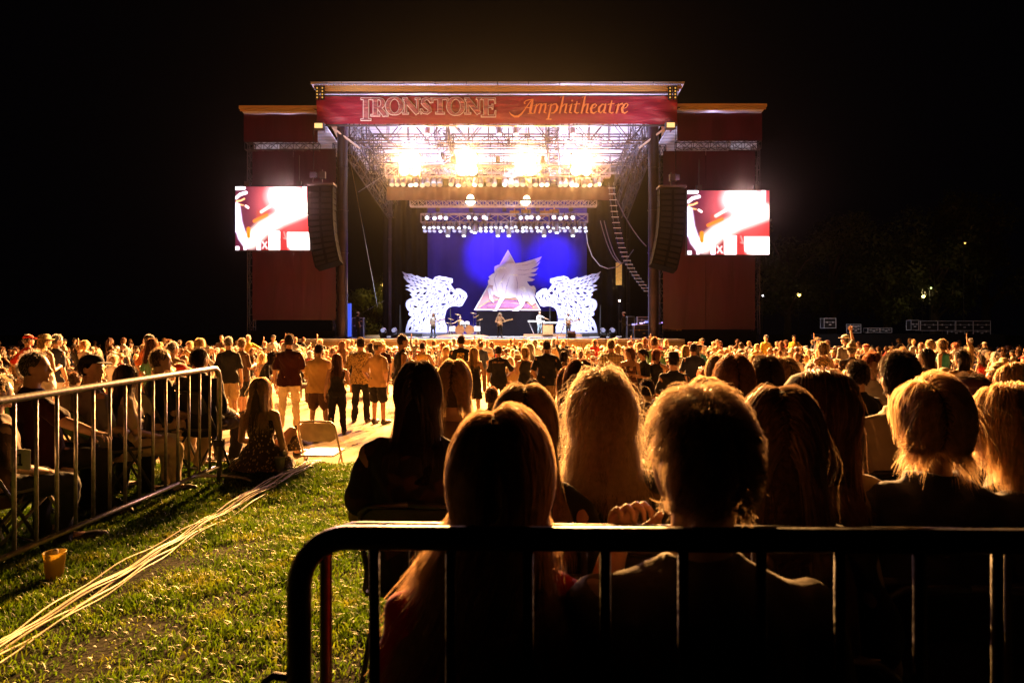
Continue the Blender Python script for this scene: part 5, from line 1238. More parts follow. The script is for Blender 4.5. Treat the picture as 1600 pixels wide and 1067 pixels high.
TORSO_M = [(-.06, .150, .105, 0), (.02, .165, .118, -.008), (.10, .150, .108, 0), (.19, .140, .100, .008), (.30, .158, .112, .005), (.39, .172, .112, -.004), (.45, .158, .096, -.010), (.49, .112, .074, -.012), (.53, .062, .060, -.008)]
TORSO_F = [(-.06, .158, .112, 0), (.02, .172, .122, -.010), (.10, .148, .104, 0), (.19, .122, .090, .008), (.30, .138, .108, .010), (.39, .150, .100, -.002), (.45, .138, .086, -.010), (.49, .095, .064, -.012), (.53, .055, .054, -.008)]

def strands(c, R, n, L, width, rad=(.083, .103, .122), seed=0, curl=0.0, wind=(0, 0, 0), puff=.02, seg=9, torso=None, face=True, lift=0.0, spread=1.0, rough=.25, gravity=1.0, part=0.0, down=0.0, flyf=.012):
    """thin hair ribbons grown from the scalp, falling round the skull and shoulders; returns (verts, faces)"""
    g = np.random.default_rng(seed); Rm = np.array(R)
    d = g.normal(size=(n * 3, 3)); d /= np.linalg.norm(d, axis=1)[:, None]
    ok = (d[:, 2] > -.45 - down) & ~((d[:, 1] > .25) & (d[:, 2] < .55)) & ~((np.abs(d[:, 0]) > .8) & (d[:, 1] > -.1) & (d[:, 2] < .1)) if face else d[:, 2] > -.4
    d = d[ok][:n]; m = len(d); rad = np.array(rad)
    p = d * rad * g.uniform(.97, 1.0, m)[:, None]
    # clump directions vary smoothly over the scalp
    q = d * 7.0; cl = np.stack([np.sin(q[:, 0] * 1.7 + 2 * np.sin(q[:, 1] + seed)), np.sin(q[:, 1] * 1.9 + 2 * np.sin(q[:, 2] + 1.3 * seed)), np.sin(q[:, 2] * 2.1 + 2 * np.sin(q[:, 0] + .7 * seed))], 1)
    side = np.sign(d[:, 0] - part)
    t = np.stack([side * .9 + d[:, 0] * .5, -.25 + d[:, 1] * .6, -.35 - .4 * (d[:, 2] < .3)], 1)
    t -= d * (t * d).sum(1)[:, None]; t /= np.linalg.norm(t, axis=1)[:, None] + 1e-6
    vdir = t * (1 - lift) + d * (lift + puff * 1.2) + cl * rough * .5 + g.normal(size=(m, 3)) * rough * .35; vdir /= np.linalg.norm(vdir, axis=1)[:, None]
    Ls = L * g.uniform(.72, 1.08, m) * (1 - .12 * cl[:, 0] ** 2); st = Ls / seg
    P = np.zeros((m, seg + 1, 3)); P[:, 0] = p; grav = np.linalg.solve(Rm, np.array([0, 0, -1.0])); wv = np.linalg.solve(Rm, np.array(wind, float))
    T = None; gb = np.linalg.solve(Rm, np.array([0, -1.0, 0])); keepin = 0.0 if abs(wind[0]) > .3 else 1.0
    fly = g.uniform(0, 1, m) < flyf; layer = (.015 + .11 * g.uniform(0, 1, m) ** 1.6)[:, None]; jit = np.where(fly, rough * .25 + .05, rough * .07)[:, None]
    if torso is not None: T = np.linalg.solve(Rm, np.array(torso[0]) - np.array(c)); Tr = np.array(torso[1])
    ph = g.uniform(0, 6.28, m)
    for k in range(seg):
        a = .30 * gravity
        tt = (k + 1) / seg
        vdir = vdir * (1 - a * .8) + grav * a + wv * (.35 * tt) + cl * (rough * .10) + g.normal(size=(m, 3)) * jit
        if curl: vdir += curl * np.stack([np.sin(ph + k * 1.7), np.cos(ph + k * 1.7), .3 * np.sin(ph * 2 + k)], 1)
        vdir /= np.linalg.norm(vdir, axis=1)[:, None] + 1e-9
        p = p + vdir * st[:, None]
        s = np.sqrt(((p / (rad * (1 + puff + layer))) ** 2).sum(1)); f = np.where((s < 1) & (p[:, 2] > -.10), 1 / np.maximum(s, .3), 1)
        p = p * np.where(f > 1, f, 1)[:, None]
        # stay close to the skull
        s3 = np.sqrt(((p / rad) ** 2).sum(1)); lim = 1.13 + puff * 2.0; up_ = (p[:, 2] > -.10) & (s3 > lim) & ~fly; p = np.where(up_[:, None], p * (1 - .55 * (1 - lim / np.maximum(s3, 1e-3)))[:, None], p)
        # below the skull keep near the neck silhouette
        if T is not None:
            o = (p - T) / Tr; s2 = np.sqrt((o ** 2).sum(1)); f2 = np.where(s2 < 1.04, 1.04 / np.maximum(s2, .3), 1.0)
            p = np.where((f2 > 1)[:, None], p + gb * ((f2 - 1) * .16)[:, None] + (p - T) * ((f2 - 1) * .25)[:, None], p)
            low = p[:, 2] < -.08; mx_ = .082 + puff * .35 + (.12 + puff * 1.6) * np.clip(-p[:, 2] - .10, 0, .3); ex = np.abs(p[:, 0]) - mx_
            pull = np.where(low & (ex > 0), ex * .35 * np.sign(p[:, 0]), 0); p[:, 0] -= pull * keepin
        P[:, k + 1] = p
    w = width * g.uniform(.6, 1.3, m) * np.where(fly, .45, 1); rd = g.normal(size=(m, 3))
    tg = np.gradient(P, axis=1); sv = np.cross(tg, rd[:, None, :]); sv /= np.linalg.norm(sv, axis=2)[:, :, None] + 1e-9
    tap = np.linspace(1, .25, seg + 1)[None, :, None]; A = P - sv * w[:, None, None] / 2 * tap; B = P + sv * w[:, None, None] / 2 * tap
    vs = np.stack([A, B], 2).reshape(-1, 3) @ Rm.T + np.array(c)
    b = (np.arange(m) * (seg + 1) * 2)[:, None] + (np.arange(seg) * 2)[None, :]; b = b.ravel()
    fs = np.stack([b, b + 1, b + 3, b + 2], 1)
    return vs, fs

def merge_mesh(name, pieces, smooth=True):
    """pieces: list of meshes or (verts, faces) -> one mesh; slot index per piece as third item"""
    V = []; LV = []; LS = []; MI = []; off = 0; lo = 0
    for pc in pieces:
        if pc is None: continue
        mesh, mi = pc[0], pc[-1]
        if isinstance(mesh, bpy.types.Mesh):
            n = len(mesh.vertices); co = np.empty(n * 3, np.float32); mesh.vertices.foreach_get('co', co); co = co.reshape(-1, 3)
            lv = np.empty(len(mesh.loops), np.int32); mesh.loops.foreach_get('vertex_index', lv); ls = np.empty(len(mesh.polygons), np.int32); mesh.polygons.foreach_get('loop_start', ls)
        else:
            co = np.asarray(mesh[0], np.float32); f = mesh[1]
            if isinstance(f, np.ndarray): lv = f.ravel().astype(np.int32); ls = (np.arange(len(f)) * f.shape[1]).astype(np.int32)
            else: lv = np.array([i for q in f for i in q], np.int32); ls = np.cumsum([0] + [len(q) for q in f[:-1]]).astype(np.int32)
        V.append(co); LV.append(lv + off); LS.append(ls + lo); MI.append(np.full(len(ls), mi, np.int32)); off += len(co); lo += len(lv)
    me = bpy.data.meshes.new(name); V = np.concatenate(V); LV = np.concatenate(LV); LS = np.concatenate(LS); MI = np.concatenate(MI)
    me.vertices.add(len(V)); me.vertices.foreach_set('co', V.ravel()); me.loops.add(len(LV)); me.loops.foreach_set('vertex_index', LV)
    me.polygons.add(len(LS)); me.polygons.foreach_set('loop_start', LS); me.polygons.foreach_set('material_index', MI); me.update(calc_edges=True)
    if smooth: me.polygons.foreach_set('use_smooth', np.ones(len(LS), bool))
    return me

def person_meshes(pose='stand', arms='down', fem=False, top='tee', bottom='pants', hair='short', hat=None, width=1.0, voxel=.011, seed=0, lean=0.0, bow=0.0, turn=0.0, nod=0.0, roll=0.0, hairn=500, hairw=.004, stance=.04, hands=True, hairL=None, curl=0.0, wind=(0, 0, 0), hair_opts=None, belly=0.0):
    """returns dict of part name -> mesh, in the person's own frame, 1.75 m tall, facing +Y"""
    J = skeleton(pose, arms, seed, lean, bow, stance); pz = J['pz']; bend = J['bend']; out = {}
    T = TORSO_F if fem else TORSO_M
    def torso(mb, inf=0.0, z0=-.2, z1=.6, flare=0.0):
        rings = []
        for z, rx, ry, y in T:
            if z < z0 - .001 or z > z1: continue
            b = belly * math.exp(-((z - .14) / .12) ** 2)
            rings.append((bend(V3(0, y + b * .5, pz + z)), (rx + b * .5) * width + inf, ry + b * .8 + inf))
        mb.loft(rings, n=22)
        if fem and z1 > .4:
            for s in (-1, 1): mb.ball(bend(V3(s * .066, .078, pz + .345)), (.055 + inf, .05 + inf, .055 + inf), 12, 8)
    hc = bend(V3(0, .012, pz + .70)); nk = bend(V3(0, -.012, pz + .52))
    R = Matrix.Rotation(turn, 3, 'Z') @ Matrix.Rotation(-nod, 3, 'X') @ Matrix.Rotation(roll, 3, 'Y')
    sw = width
    def sh(s, p): return V3(p.x + s * (sw - 1) * .17, p.y, p.z)
    # body
    mb = MB(); torso(mb)
    mb.cyl(nk + V3(0, 0, -.03), hc + R @ V3(0, -.018, -.03), .060 if not fem else .052, .054 if not fem else .046, n=14)
    for s in (-1, 1): limb(mb, [nk + V3(0, 0, -.015), sh(s, J['arms'][s][0])], [.040, .044])
    add_head(mb, hc, R, fem=fem)
    lr = [.088, .058, .040, .032] if not fem else [.092, .056, .037, .030]
    for s in (-1, 1):
        L = J['legs'][s]; limb(mb, L, [lr[0] * (.9 + .1 * width), lr[1], lr[2], lr[3]], n=14)
        mid = L[1].lerp(L[2], .35) - V3(0, .012, 0); mb.ball(mid, (.052, .055, .09), 12, 8)
        th = L[0].lerp(L[1], .4); mb.ball(th, (.085, .085, .1), 12, 8)
        if pose == 'sit': mb.ball(L[0] + V3(0, -.02, 0), .105, 12, 8)
        sh_, el, wr, fd, an = J['arms'][s]; o = sh(s, sh_) - sh_
        ar = [.056, .042, .029] if not fem else [.046, .036, .025]
        limb(mb, [sh_ + o, (sh_ + o).lerp(el + o, .5), el + o, (el + o).lerp(wr + o, .3), wr + o], [ar[0], ar[0] * .88, ar[1], ar[1], ar[2]], n=12)
        if not hands: mb.ball(wr + o + fd * .07, (.035, .03, .05), 10, 6); limb(mb, [wr + o, wr + o + fd * .14], [.026, .015], n=8)
    body = remesh(mb, voxel, smooth=3, strength=.5)
    pcs = [(body, 0)]
    if hands:
        for s in (-1, 1):
            sh_, el, wr, fd, an = J['arms'][s]; o = sh(s, sh_) - sh_
            co, fs = HANDS[(s, 1.1 if an in ('front', 'play', 'face', 'phone', 'neckhand') else .45)]
            z = fd; inward = V3(-s, 0, 0) if abs(z.x) < .8 else V3(0, 0, -1)
            if an in ('front', 'lap', 'cross', 'play'): inward = V3(0, -.6, -.8)
            if an in ('phone', 'face', 'up', 'clap'): inward = V3(-s * .5, -.8, 0)
            y = -(inward - z * inward.dot(z)).normalized(); x = y.cross(z)
            M = np.array([x, y, z]).T
            v = co @ M.T * (1.0 if not fem else .9) + np.array(wr + o + fd * .01); pcs.append(((v, fs), 0))
    out['body'] = merge_mesh('body', pcs); bpy.data.meshes.remove(body)
    # top
    vx = max(voxel, .009)
    if top and top != 'none':
        mb = MB()
        zt = {'tank': .50, 'halter': .44, 'strapless': .40}.get(top, .535); inf = .013
        torso(mb, inf + (.010 if top in ('tee', 'polo', 'long') else 0), z0=-.06, z1=zt)
        if top in ('tee', 'polo', 'long', 'jacket') and bottom not in ('dress', 'longdress'):
            w_ = .175 * width if fem else .170 * width
            mb.loft([(bend(V3(0, -.004 + belly * .3, pz - .13)), w_ + .036 + belly * .5, .128 + .034 + belly * .5), (bend(V3(0, -.002 + belly * .4, pz + .0)), w_ + .030 + belly * .5, .124 + .026 + belly * .6), (bend(V3(0, .004 + belly * .4, pz + .14)), .150 * width + .022 + belly * .5, .105 + .022 + belly * .7), (bend(V3(0, .004, pz + .30)), .145 * width + .012, .108 + .012)], n=26)
        if top in ('tank', 'halter'):
            for s in (-1, 1): mb.tube([bend(V3(s * .085, .08, pz + .43)), bend(V3(s * .08, .01, pz + .535)), bend(V3(s * .085, -.09, pz + .42))], .014 if top == 'halter' else .03, 8)
        if top in ('tee', 'polo', 'long', 'jacket'):
            for s in (-1, 1):
                sh_, el, wr, fd, an = J['arms'][s]; o = sh(s, sh_) - sh_; a = sh_ + o; e = el + o; w = wr + o
                limb(mb, [nk + V3(0, 0, -.01), a], [.050, .054])
                if top in ('tee', 'polo'): limb(mb, [a, a.lerp(e, .55), a.lerp(e, .78)], [.060 if not fem else .050, .062 if not fem else .052, .070 if not fem else .055])
                else: limb(mb, [a, e, w], [.076, .060, .044])
            mb.cyl(nk + V3(0, 0, -.03), nk + V3(0, .005, .03 + (.015 if top in ('polo', 'jacket') else 0)), .078, .068 if top != 'jacket' else .08, n=16)
        if bottom in ('dress', 'longdress'):
            hem = .50 if bottom == 'dress' else .25
            if pose == 'stand': mb.loft([(V3(0, 0, pz + .04), .18 * width, .135), (V3(0, 0, pz - .12), .20 * width, .15), (V3(0, .005, hem), .215, .165), (V3(0, .005, hem - .005), .21, .16)], n=24)
            elif pose == 'floor': mb.loft([(V3(0, .0, .24), .18, .15), (V3(0, .03, .14), .24, .22), (V3(0, .05, .06), .33, .30), (V3(0, .05, .02), .36, .33)], n=28); mb.loft([(V3(0, .1, .12), .22, .14), (V3(0, .35, .30), .24, .10), (V3(0, .5, .12), .22, .12)], n=16)
            else: mb.loft([(V3(0, -.02, pz), .19, .14), (V3(0, .2, pz + .03), .20, .12), (V3(0, .46, pz), .20, .11)], n=20, yax=V3(0, 0, 1))
        out['shirt' if bottom not in ('dress', 'longdress') else 'dress'] = remesh(mb, vx, smooth=3, strength=.5, wrinkle=.010 if voxel < .015 else 0, wscale=16, seed=seed)
    # bottom
    if bottom in ('pants', 'shorts', 'skirt'):
        mb = MB(); inf = .012
        mb.loft([(V3(0, 0, pz - .10), .165 * width + inf, .115 + inf), (V3(0, -.006, pz), .172 * width + inf, .120 + inf), (V3(0, 0, pz + .07), .162 * width + inf, .113 + inf)], n=22)
        for s in (-1, 1):
            L = J['legs'][s]
            if bottom == 'pants': limb(mb, [L[0], L[0].lerp(L[1], .5), L[1], L[1].lerp(L[2], .5), L[2] + V3(0, 0, -.01)], [.108, .098, .076, .070, .066 if not fem else .055])
            elif bottom == 'shorts': limb(mb, [L[0], L[0].lerp(L[1], .5), L[0].lerp(L[1], .88 if not fem else .45)], [.110, .108, .108])
        if bottom == 'skirt' and pose == 'stand': mb.loft([(V3(0, 0, pz), .18, .13), (V3(0, 0, .66), .21, .16), (V3(0, 0, .655), .20, .15)], n=24)
        if bottom == 'skirt' and pose != 'stand': mb.loft([(V3(0, -.02, pz), .19, .13), (V3(0, .3, pz + .02), .21, .11)], n=20, yax=V3(0, 0, 1))
        out[{'pants': 'trousers'}.get(bottom, bottom)] = remesh(mb, vx, smooth=3, strength=.5, wrinkle=.012 if voxel < .015 else 0, wscale=19, seed=seed + 5)
    # shoes
    if voxel < .015:
        shoes = []
        for s in (-1, 1):
            mb = MB(); L = J['legs'][s]; f = (L[3] - L[2]); f.z = 0; f.normalize(); z = L[3].z - .035
            limb(mb, [V3(L[2].x, L[2].y - .03, z + .04), V3(L[2].x, L[2].y - .02, z + .075)], [.045, .045]); limb(mb, [V3(L[2].x, L[2].y, z + .042), L[3] * 1 + V3(0, 0, .005), L[3] + f * .06], [.046, .046, .036])
            out['shoe%d' % s] = remesh(mb, max(vx, .01), smooth=2)
    # hair
    ho = dict(hair_opts or {})
    if hair != 'bald':
        mb = MB(); cc = hc + R @ V3(0, -.014, .020)
        shell = {'short': (.080, .098, .108), 'crop': (.079, .097, .106)}.get(hair, (.084, .102, .110))
        mb.ball(cc, shell, 24, 16, R=R)
        tc = bend(V3(0, -.01, pz + .36)); Tr = (.20 * width, .125, .19)
        long = hair in ('long', 'curly', 'bob')
        if hair == 'long': mb.loft([(hc + R @ V3(0, -.03, .04), .078, .085), (hc + R @ V3(0, -.05, -.06), .082, .066), (hc + V3(0, -.085, -.17), .080, .042), (hc + V3(0, -.125, -.30), .085, .026), (hc + V3(0, -.13, -.36), .07, .018)], n=18)
        if hair == 'bob': mb.loft([(hc + R @ V3(0, -.03, .04), .080, .082), (hc + R @ V3(0, -.042, -.06), .090, .072), (hc + R @ V3(0, -.045, -.125), .082, .060)], n=18)
        if hair == 'curly': mb.loft([(hc + R @ V3(0, -.03, .05), .078, .08), (hc + R @ V3(0, -.045, -.06), .086, .07), (hc + V3(0, -.07, -.18), .088, .045), (hc + V3(0, -.10, -.24), .07, .03)], n=18)
        if hair == 'pony': mb.tube([hc + R @ V3(0, -.10, .05), hc + R @ V3(0, -.15, .03), hc + R @ V3(0, -.15, -.08), hc + R @ V3(.0, -.13, -.18)], [.02, .03, .026, .008], 10)
        cap = remesh(mb, max(voxel, .008), smooth=2)
        if curl == 0 and hair == 'curly': curl = .55
        Lh = hairL or {'short': .045, 'crop': .018, 'bob': .24, 'long': .44, 'curly': .36, 'pony': .10}[hair]
        kw = dict(seg=4 if voxel > .012 else 9, curl=curl, wind=wind, seed=seed, torso=(tuple(tc), Tr) if long else None, rough={'short': .35, 'crop': .3}.get(hair, .2), puff={'curly': .16, 'bob': .05, 'long': .03}.get(hair, .015), down=.25 if hair in ('short', 'crop') else 0)
        if hair in ('short', 'crop'): kw.update(lift=.25, gravity=.5, seg=4)
        kw.update(ho)
        vs, fs = strands(tuple(hc + R @ V3(0, -.010, .016)), R, hairn, Lh, hairw, **kw)
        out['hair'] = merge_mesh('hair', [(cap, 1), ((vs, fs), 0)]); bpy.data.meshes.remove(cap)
    if hat:
        mb = MB(); u = R @ V3(0, 0, 1)
        b = hc + R @ V3(0, -.008, .052)
        if hat == 'cap':
            mb.loft([(b, .090, .108), (b + u * .035, .088, .105), (b + u * .062, .070, .085), (b + u * .078, .035, .045), (b + u * .081, .005, .005)], n=22, xax=R @ V3(1, 0, 0), yax=R @ V3(0, 1, 0))
            f = R @ V3(0, 1, 0); mb.loft([(b + f * .07 + u * .004, .080, .008), (b + f * .13 + u * .006, .078, .006), (b + f * .175 - u * .004, .05, .004)], n=16, xax=R @ V3(1, 0, 0), yax=u)
        else:
            mb.loft([(b + u * -.004, .150, .168), (b + u * .004, .150, .168), (b + u * .010, .095, .112), (b + u * .075, .080, .096), (b + u * .098, .055, .07), (b + u * .1, .01, .01)], n=26, xax=R @ V3(1, 0, 0), yax=R @ V3(0, 1, 0))
        out['cap' if hat == 'cap' else 'hat'] = mb.mesh('hat')
    out['_hc'] = hc; out['_R'] = R; out['_J'] = J
    return out

HC = {'blond': (.50, .33, .15), 'brown': (.17, .08, .035), 'dark': (.045, .026, .015), 'grey': (.34, .30, .26), 'platinum': (.52, .41, .28), 'red': (.22, .07, .02), 'ash': (.30, .20, .10)}
EYEW = surf('eye_white', (.8, .78, .75), rough=.2, bump=0); EYED = surf('eye_dark', (.02, .015, .01), rough=.1, bump=0)
M_SHOE = surf('shoe_leather', (.03, .025, .02), rough=.5)
def person(label, at, scale=1.0, yaw=0.0, cols=None, hc='brown', skin=None, group=None, name='person', face=False, chair=None, cat='person', **kw):
    """at: world point of the person's base on the ground or floor"""
    P = person_meshes(**kw); t = thing(name, label, cat, at, yaw, group); t.scale = (scale,) * 3
    cols = cols or {}; out = {}
    for k, me in P.items():
        if k[0] == '_': continue
        if k == 'body': m = skin or SKIN
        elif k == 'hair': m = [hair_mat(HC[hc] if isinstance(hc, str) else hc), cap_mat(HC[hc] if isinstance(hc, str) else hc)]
        elif k[:4] == 'shoe': m = cols.get('shoes', M_SHOE)
        elif k in ('shirt', 'dress'): m = cols.get('top') or cloth((.02, .02, .022))
        elif k in ('trousers', 'shorts', 'skirt'): m = cols.get('bottom') or cloth((.03, .03, .04))
        else: m = cols.get('hat') or cloth((.03, .03, .03))
        out[k] = link('shoe' if k[:4] == 'shoe' else k, me, m, t)
    if face:
        hcn, R = P['_hc'], P['_R']
        for s in (-1, 1):
            mb = MB(); c = hcn + R @ V3(s * .030, .078, .004); mb.ball(c, .0125, 12, 8); e = mb.build('eye', EYEW, t, smooth=True)
            mb = MB(); mb.ball(c + R @ V3(0, .0085, 0), .006, 10, 6); mb.build('pupil', EYED, e, smooth=True)
    return t, P, out

def stand_at(px, top, Y, base_h=1.75):
    """ground point and scale for somebody whose crown shows at photo row top when standing Y metres away"""
    z = Z(top, Y); g = gz(Y); s = max(.82, min(1.12, (z - g) / base_h)); return V3(X(px, Y), Y, g), s
T0 = cloth
BLACK = T0((.012, .012, .013)); NAVY = T0((.02, .025, .05)); WHITE = T0((.62, .60, .56)); TAN = T0((.42, .30, .16)); BEIGE = T0((.5, .40, .26)); KHAKI = T0((.38, .28, .15)); BROWN = T0((.09, .05, .03)); RED = T0((.45, .03, .02)); DRED = T0((.022, .0015, .0015)); GREEN = T0((.10, .26, .14)); YELLOW = T0((.62, .42, .05)); TEAL = T0((.04, .26, .28)); GREY = T0((.16, .15, .15)); ORANGE = T0((.5, .13, .03)); DENIM = T0((.035, .045, .08)); PURPLE = T0((.14, .06, .12))

def dim(px, Y, g=None): return V3(X(px, Y), Y, gz(Y) if g is None else g)

# ================= the standing people in the middle distance
def stander(label, px, crown_row, Y, yaw=0, **kw):
    at, s = stand_at(px, crown_row, Y); v_ = random.Random(kw.get('seed', 0) * 7 + 1)
    kw.setdefault('turn', v_.uniform(-.5, .5)); kw.setdefault('nod', v_.uniform(-.08, .15)); kw.setdefault('roll', v_.uniform(-.12, .12)); kw.setdefault('lean', v_.uniform(-.05, .07)); kw.setdefault('arms', v_.choice([('down', 'down'), ('pocket', 'down'), ('front', 'down'), ('pocket', 'pocket'), ('down', 'front'), ('hips', 'down')]))
    return person(label, at, s, math.radians(yaw), **kw)
stander('man in black polo and khaki shorts standing past the end of the left barricade', 357, 527, 15.5, yaw=12, top='polo', bottom='shorts', hair='crop', hc='grey', cols={'top': BLACK, 'bottom': KHAKI}, seed=1)
stander('slim man half hidden behind the man in black polo', 379, 529, 16.4, yaw=-35, top='tee', bottom='shorts', hair='short', hc='ash', arms=('down', 'front'), cols={'top': BROWN, 'bottom': BLACK}, seed=2)
stander('person in black bending forward left of the man in the dark red shirt', 407, 545, 14.3, yaw=-75, top='tee', bottom='shorts', hair='long', hc='dark', arms=('front', 'front'), lean=.35, cols={'top': BLACK, 'bottom': BLACK}, fem=True, seed=3, width=1.1)
stander('man in dark red shirt and cream trousers standing with his back turned', 452, 523, 14.2, yaw=4, top='polo', bottom='pants', hair='short', hc='dark', cols={'top': DRED, 'bottom': T0((.6, .52, .36))}, seed=4, width=1.08, stance=.07, belly=.02)
stander('man in tan polo shirt and brown shorts behind the empty folding chair', 497, 537, 13.4, yaw=-3, top='polo', bottom='shorts', hair='crop', hc='dark', cols={'top': T0((.55, .36, .12)), 'bottom': BROWN}, seed=5, width=1.1, stance=.05, belly=.03)
stander('slim woman in black jumpsuit with long hair beside the man in tan', 527, 553, 13.2, yaw=18, top='tank', bottom='pants', hair='long', hc='brown', fem=True, arms=('down', 'front'), cols={'top': BLACK, 'bottom': BLACK}, seed=6, hairn=900)
stander('man in small-patterned tan shirt and dark trousers', 564, 528, 15.4, yaw=0, top='tee', bottom='pants', hair='short', hc='dark', cols={'top': cloth((.36, .25, .10), 'blots', (.10, .06, .02), 38), 'bottom': BLACK}, seed=7, width=1.1)
stander('man in pale baseball cap, beige shirt and dark shorts looking right', 590, 534, 15.0, yaw=-22, top='polo', bottom='shorts', hair='crop', hc='grey', hat='cap', turn=-.7, cols={'top': T0((.42, .27, .12)), 'bottom': BLACK, 'hat': BEIGE}, seed=8)
stander('tall man in dark sleeveless shirt and grey shorts seen from the side', 625, 521, 14.0, yaw=-62, top='tank', bottom='shorts', hair='crop', hc='dark', cols={'top': BLACK, 'bottom': GREY}, seed=9, width=1.05, skin=SKIN3)
stander('man in yellow tank top with bare shoulders and cropped hair', 660, 535, 20.0, yaw=0, top='tank', bottom='shorts', hair='crop', hc='dark', arms=('hips', 'hips'), cols={'top': T0((.6, .4, .12)), 'bottom': BROWN}, seed=10)
t, P, o = stander('man in black T-shirt with a round yellow badge printed on its back', 720, 524, 17.0, yaw=4, top='tee', bottom='pants', hair='crop', hc='dark', cols={'top': BLACK, 'bottom': BLACK}, seed=11, width=1.12, arms=('cross', 'cross'))
M_PRY = surf('yellow_print', (.65, .45, .08), rough=.8, bump=0, var=.05); M_PRG = surf('grey_print', (.30, .20, .12), rough=.8, bump=0, var=.05)
def back_print(root, strokes, mat, y=-.155):
    mb = MB(); stroke_mesh(mb, strokes, lambda p, yy: V3(p[0], yy + .05 * (abs(p[0]) / .17) ** 2, p[1]), 0, y, .006); mb.build('print', mat, root)
back_print(t, [(arc(0, 1.27, .085, .085, 30, 330, 20), .012), (arc(0, 1.27, .058, .058, 0, 360, 20), .008), ([(-.04, 1.25), (0, 1.32), (.04, 1.25)], [.004, .03, .004]), ([(-.05, 1.235), (.05, 1.235)], .02), ([(-.09, 1.19), (-.04, 1.165), (.04, 1.165), (.09, 1.19)], .022), ([(-.075, 1.335), (-.05, 1.36)], .02), ([(.05, 1.36), (.075, 1.335)], .02)], M_PRY, y=-.152)
stander('woman with long blond hair in a short black dress, bare legs', 740, 543, 16.0, yaw=-10, top='halter', bottom='dress', hair='long', hc='blond', fem=True, cols={'top': BLACK}, seed=12, hairn=900, arms=('down', 'front'))
t, P, o = stander('man in black T-shirt with small pale lettering across the shoulders', 779, 541, 16.6, yaw=0, top='tee', bottom='pants', hair='short', hc='dark', cols={'top': BLACK, 'bottom': BLACK}, seed=13, arms=('down', 'hips'), width=1.08)
LT = {'L': [[(0, 1), (0, 0)], [(0, 0), (.7, 0)]], 'O': [[(0, 0), (0, 1)], [(.7, 0), (.7, 1)], [(0, 0), (.7, 0)], [(0, 1), (.7, 1)]], 'S': [[(.7, 1), (0, 1)], [(0, 1), (0, .5)], [(0, .5), (.7, .5)], [(.7, .5), (.7, 0)], [(.7, 0), (0, 0)]], 'T': [[(.35, 0), (.35, 1)], [(0, 1), (.7, 1)]], 'C': [[(.7, 1), (0, 1)], [(0, 1), (0, 0)], [(0, 0), (.7, 0)]], 'N': [[(0, 0), (0, 1)], [(0, 1), (.7, 0)], [(.7, 0), (.7, 1)]], 'Y': [[(0, 1), (.35, .5)], [(.7, 1), (.35, .5)], [(.35, .5), (.35, 0)]], ' ': []}
st = []; x0 = -.145
for ch in 'LOST COLONY':
    for (a, b) in LT[ch]: st.append(([(x0 + a[0] * .026, 1.33 + a[1] * .032), (x0 + b[0] * .026, 1.33 + b[1] * .032)], .006))
    x0 += .027
back_print(t, st, M_PRG, y=-.150); back_print(t, [([(-.012, 1.43), (.012, 1.43)], .02)], M_PRG, y=-.118)
stander('woman in long black dress with folded bare arms, hair outlined bright', 820, 543, 16.2, yaw=25, top='tank', bottom='longdress', hair='bob', hc='blond', fem=True, arms=('front', 'front'), cols={'top': BLACK}, seed=14, hairn=800)
stander('broad man in plain black T-shirt and khaki trousers', 854, 532, 15.2, yaw=-4, top='tee', bottom='pants', hair='short', hc='dark', cols={'top': BLACK, 'bottom': T0((.26, .16, .07))}, seed=15, width=1.15, stance=.05)
stander('woman in khaki romper with dark bobbed hair', 881, 549, 15.5, yaw=5, top='tee', bottom='shorts', hair='bob', hc='dark', fem=True, cols={'top': T0((.34, .22, .12)), 'bottom': T0((.34, .22, .12))}, seed=16, hairn=800)
stander('man in pale checked shirt and dark trousers, arms at his sides', 955, 531, 15.6, yaw=0, top='long', bottom='pants', hair='short', hc='ash', cols={'top': cloth((.5, .42, .24), 'check', (.05, .035, .02), 7.5), 'bottom': BLACK}, seed=17, arms=('front', 'down'))
stander('smiling woman in strapless striped dress turned towards the lawn', 983, 543, 15.0, yaw=155, top='strapless', bottom='dress', hair='curly', hc='brown', fem=True, arms=('front', 'front'), cols={'top': cloth((.05, .02, .015), 'stripes', (.12, .05, .03), 6)}, seed=18, hairn=700, face=True, nod=.2, width=1.1)
stander('dark haired person in black looking down at a phone, facing left', 1006, 545, 15.1, yaw=115, top='tee', bottom='pants', hair='pony', hc='dark', fem=True, arms=('front', 'front'), cols={'top': BLACK, 'bottom': BLACK}, seed=19, face=True, nod=.3)
stander('woman in zigzag patterned skirt reaching right with one hand', 1026, 546, 15.0, yaw=-40, top='tank', bottom='skirt', hair='bob', hc='red', fem=True, arms=('front', 'point'), cols={'top': BLACK, 'bottom': cloth((.4, .26, .12), 'zigzag', (.05, .03, .02), 10)}, seed=20, hairn=700)
stander('man in green T-shirt behind the woman in the zigzag skirt', 1022, 527, 17.5, yaw=-6, top='tee', bottom='shorts', hair='short', hc='brown', cols={'top': GREEN, 'bottom': KHAKI}, seed=21)
stander('man in plain black T-shirt with dark trousers left of the curly heads', 1084, 536, 15.4, yaw=-3, top='tee', bottom='pants', hair='short', hc='dark', cols={'top': NAVY, 'bottom': BLACK}, seed=22, width=1.1)
stander('woman with blond shoulder-length hair just left of the man in navy', 1072, 540, 17.5, yaw=-15, top='tee', bottom='shorts', hair='long', hc='blond', fem=True, cols={'top': WHITE, 'bottom': DENIM}, seed=23, hairn=600)
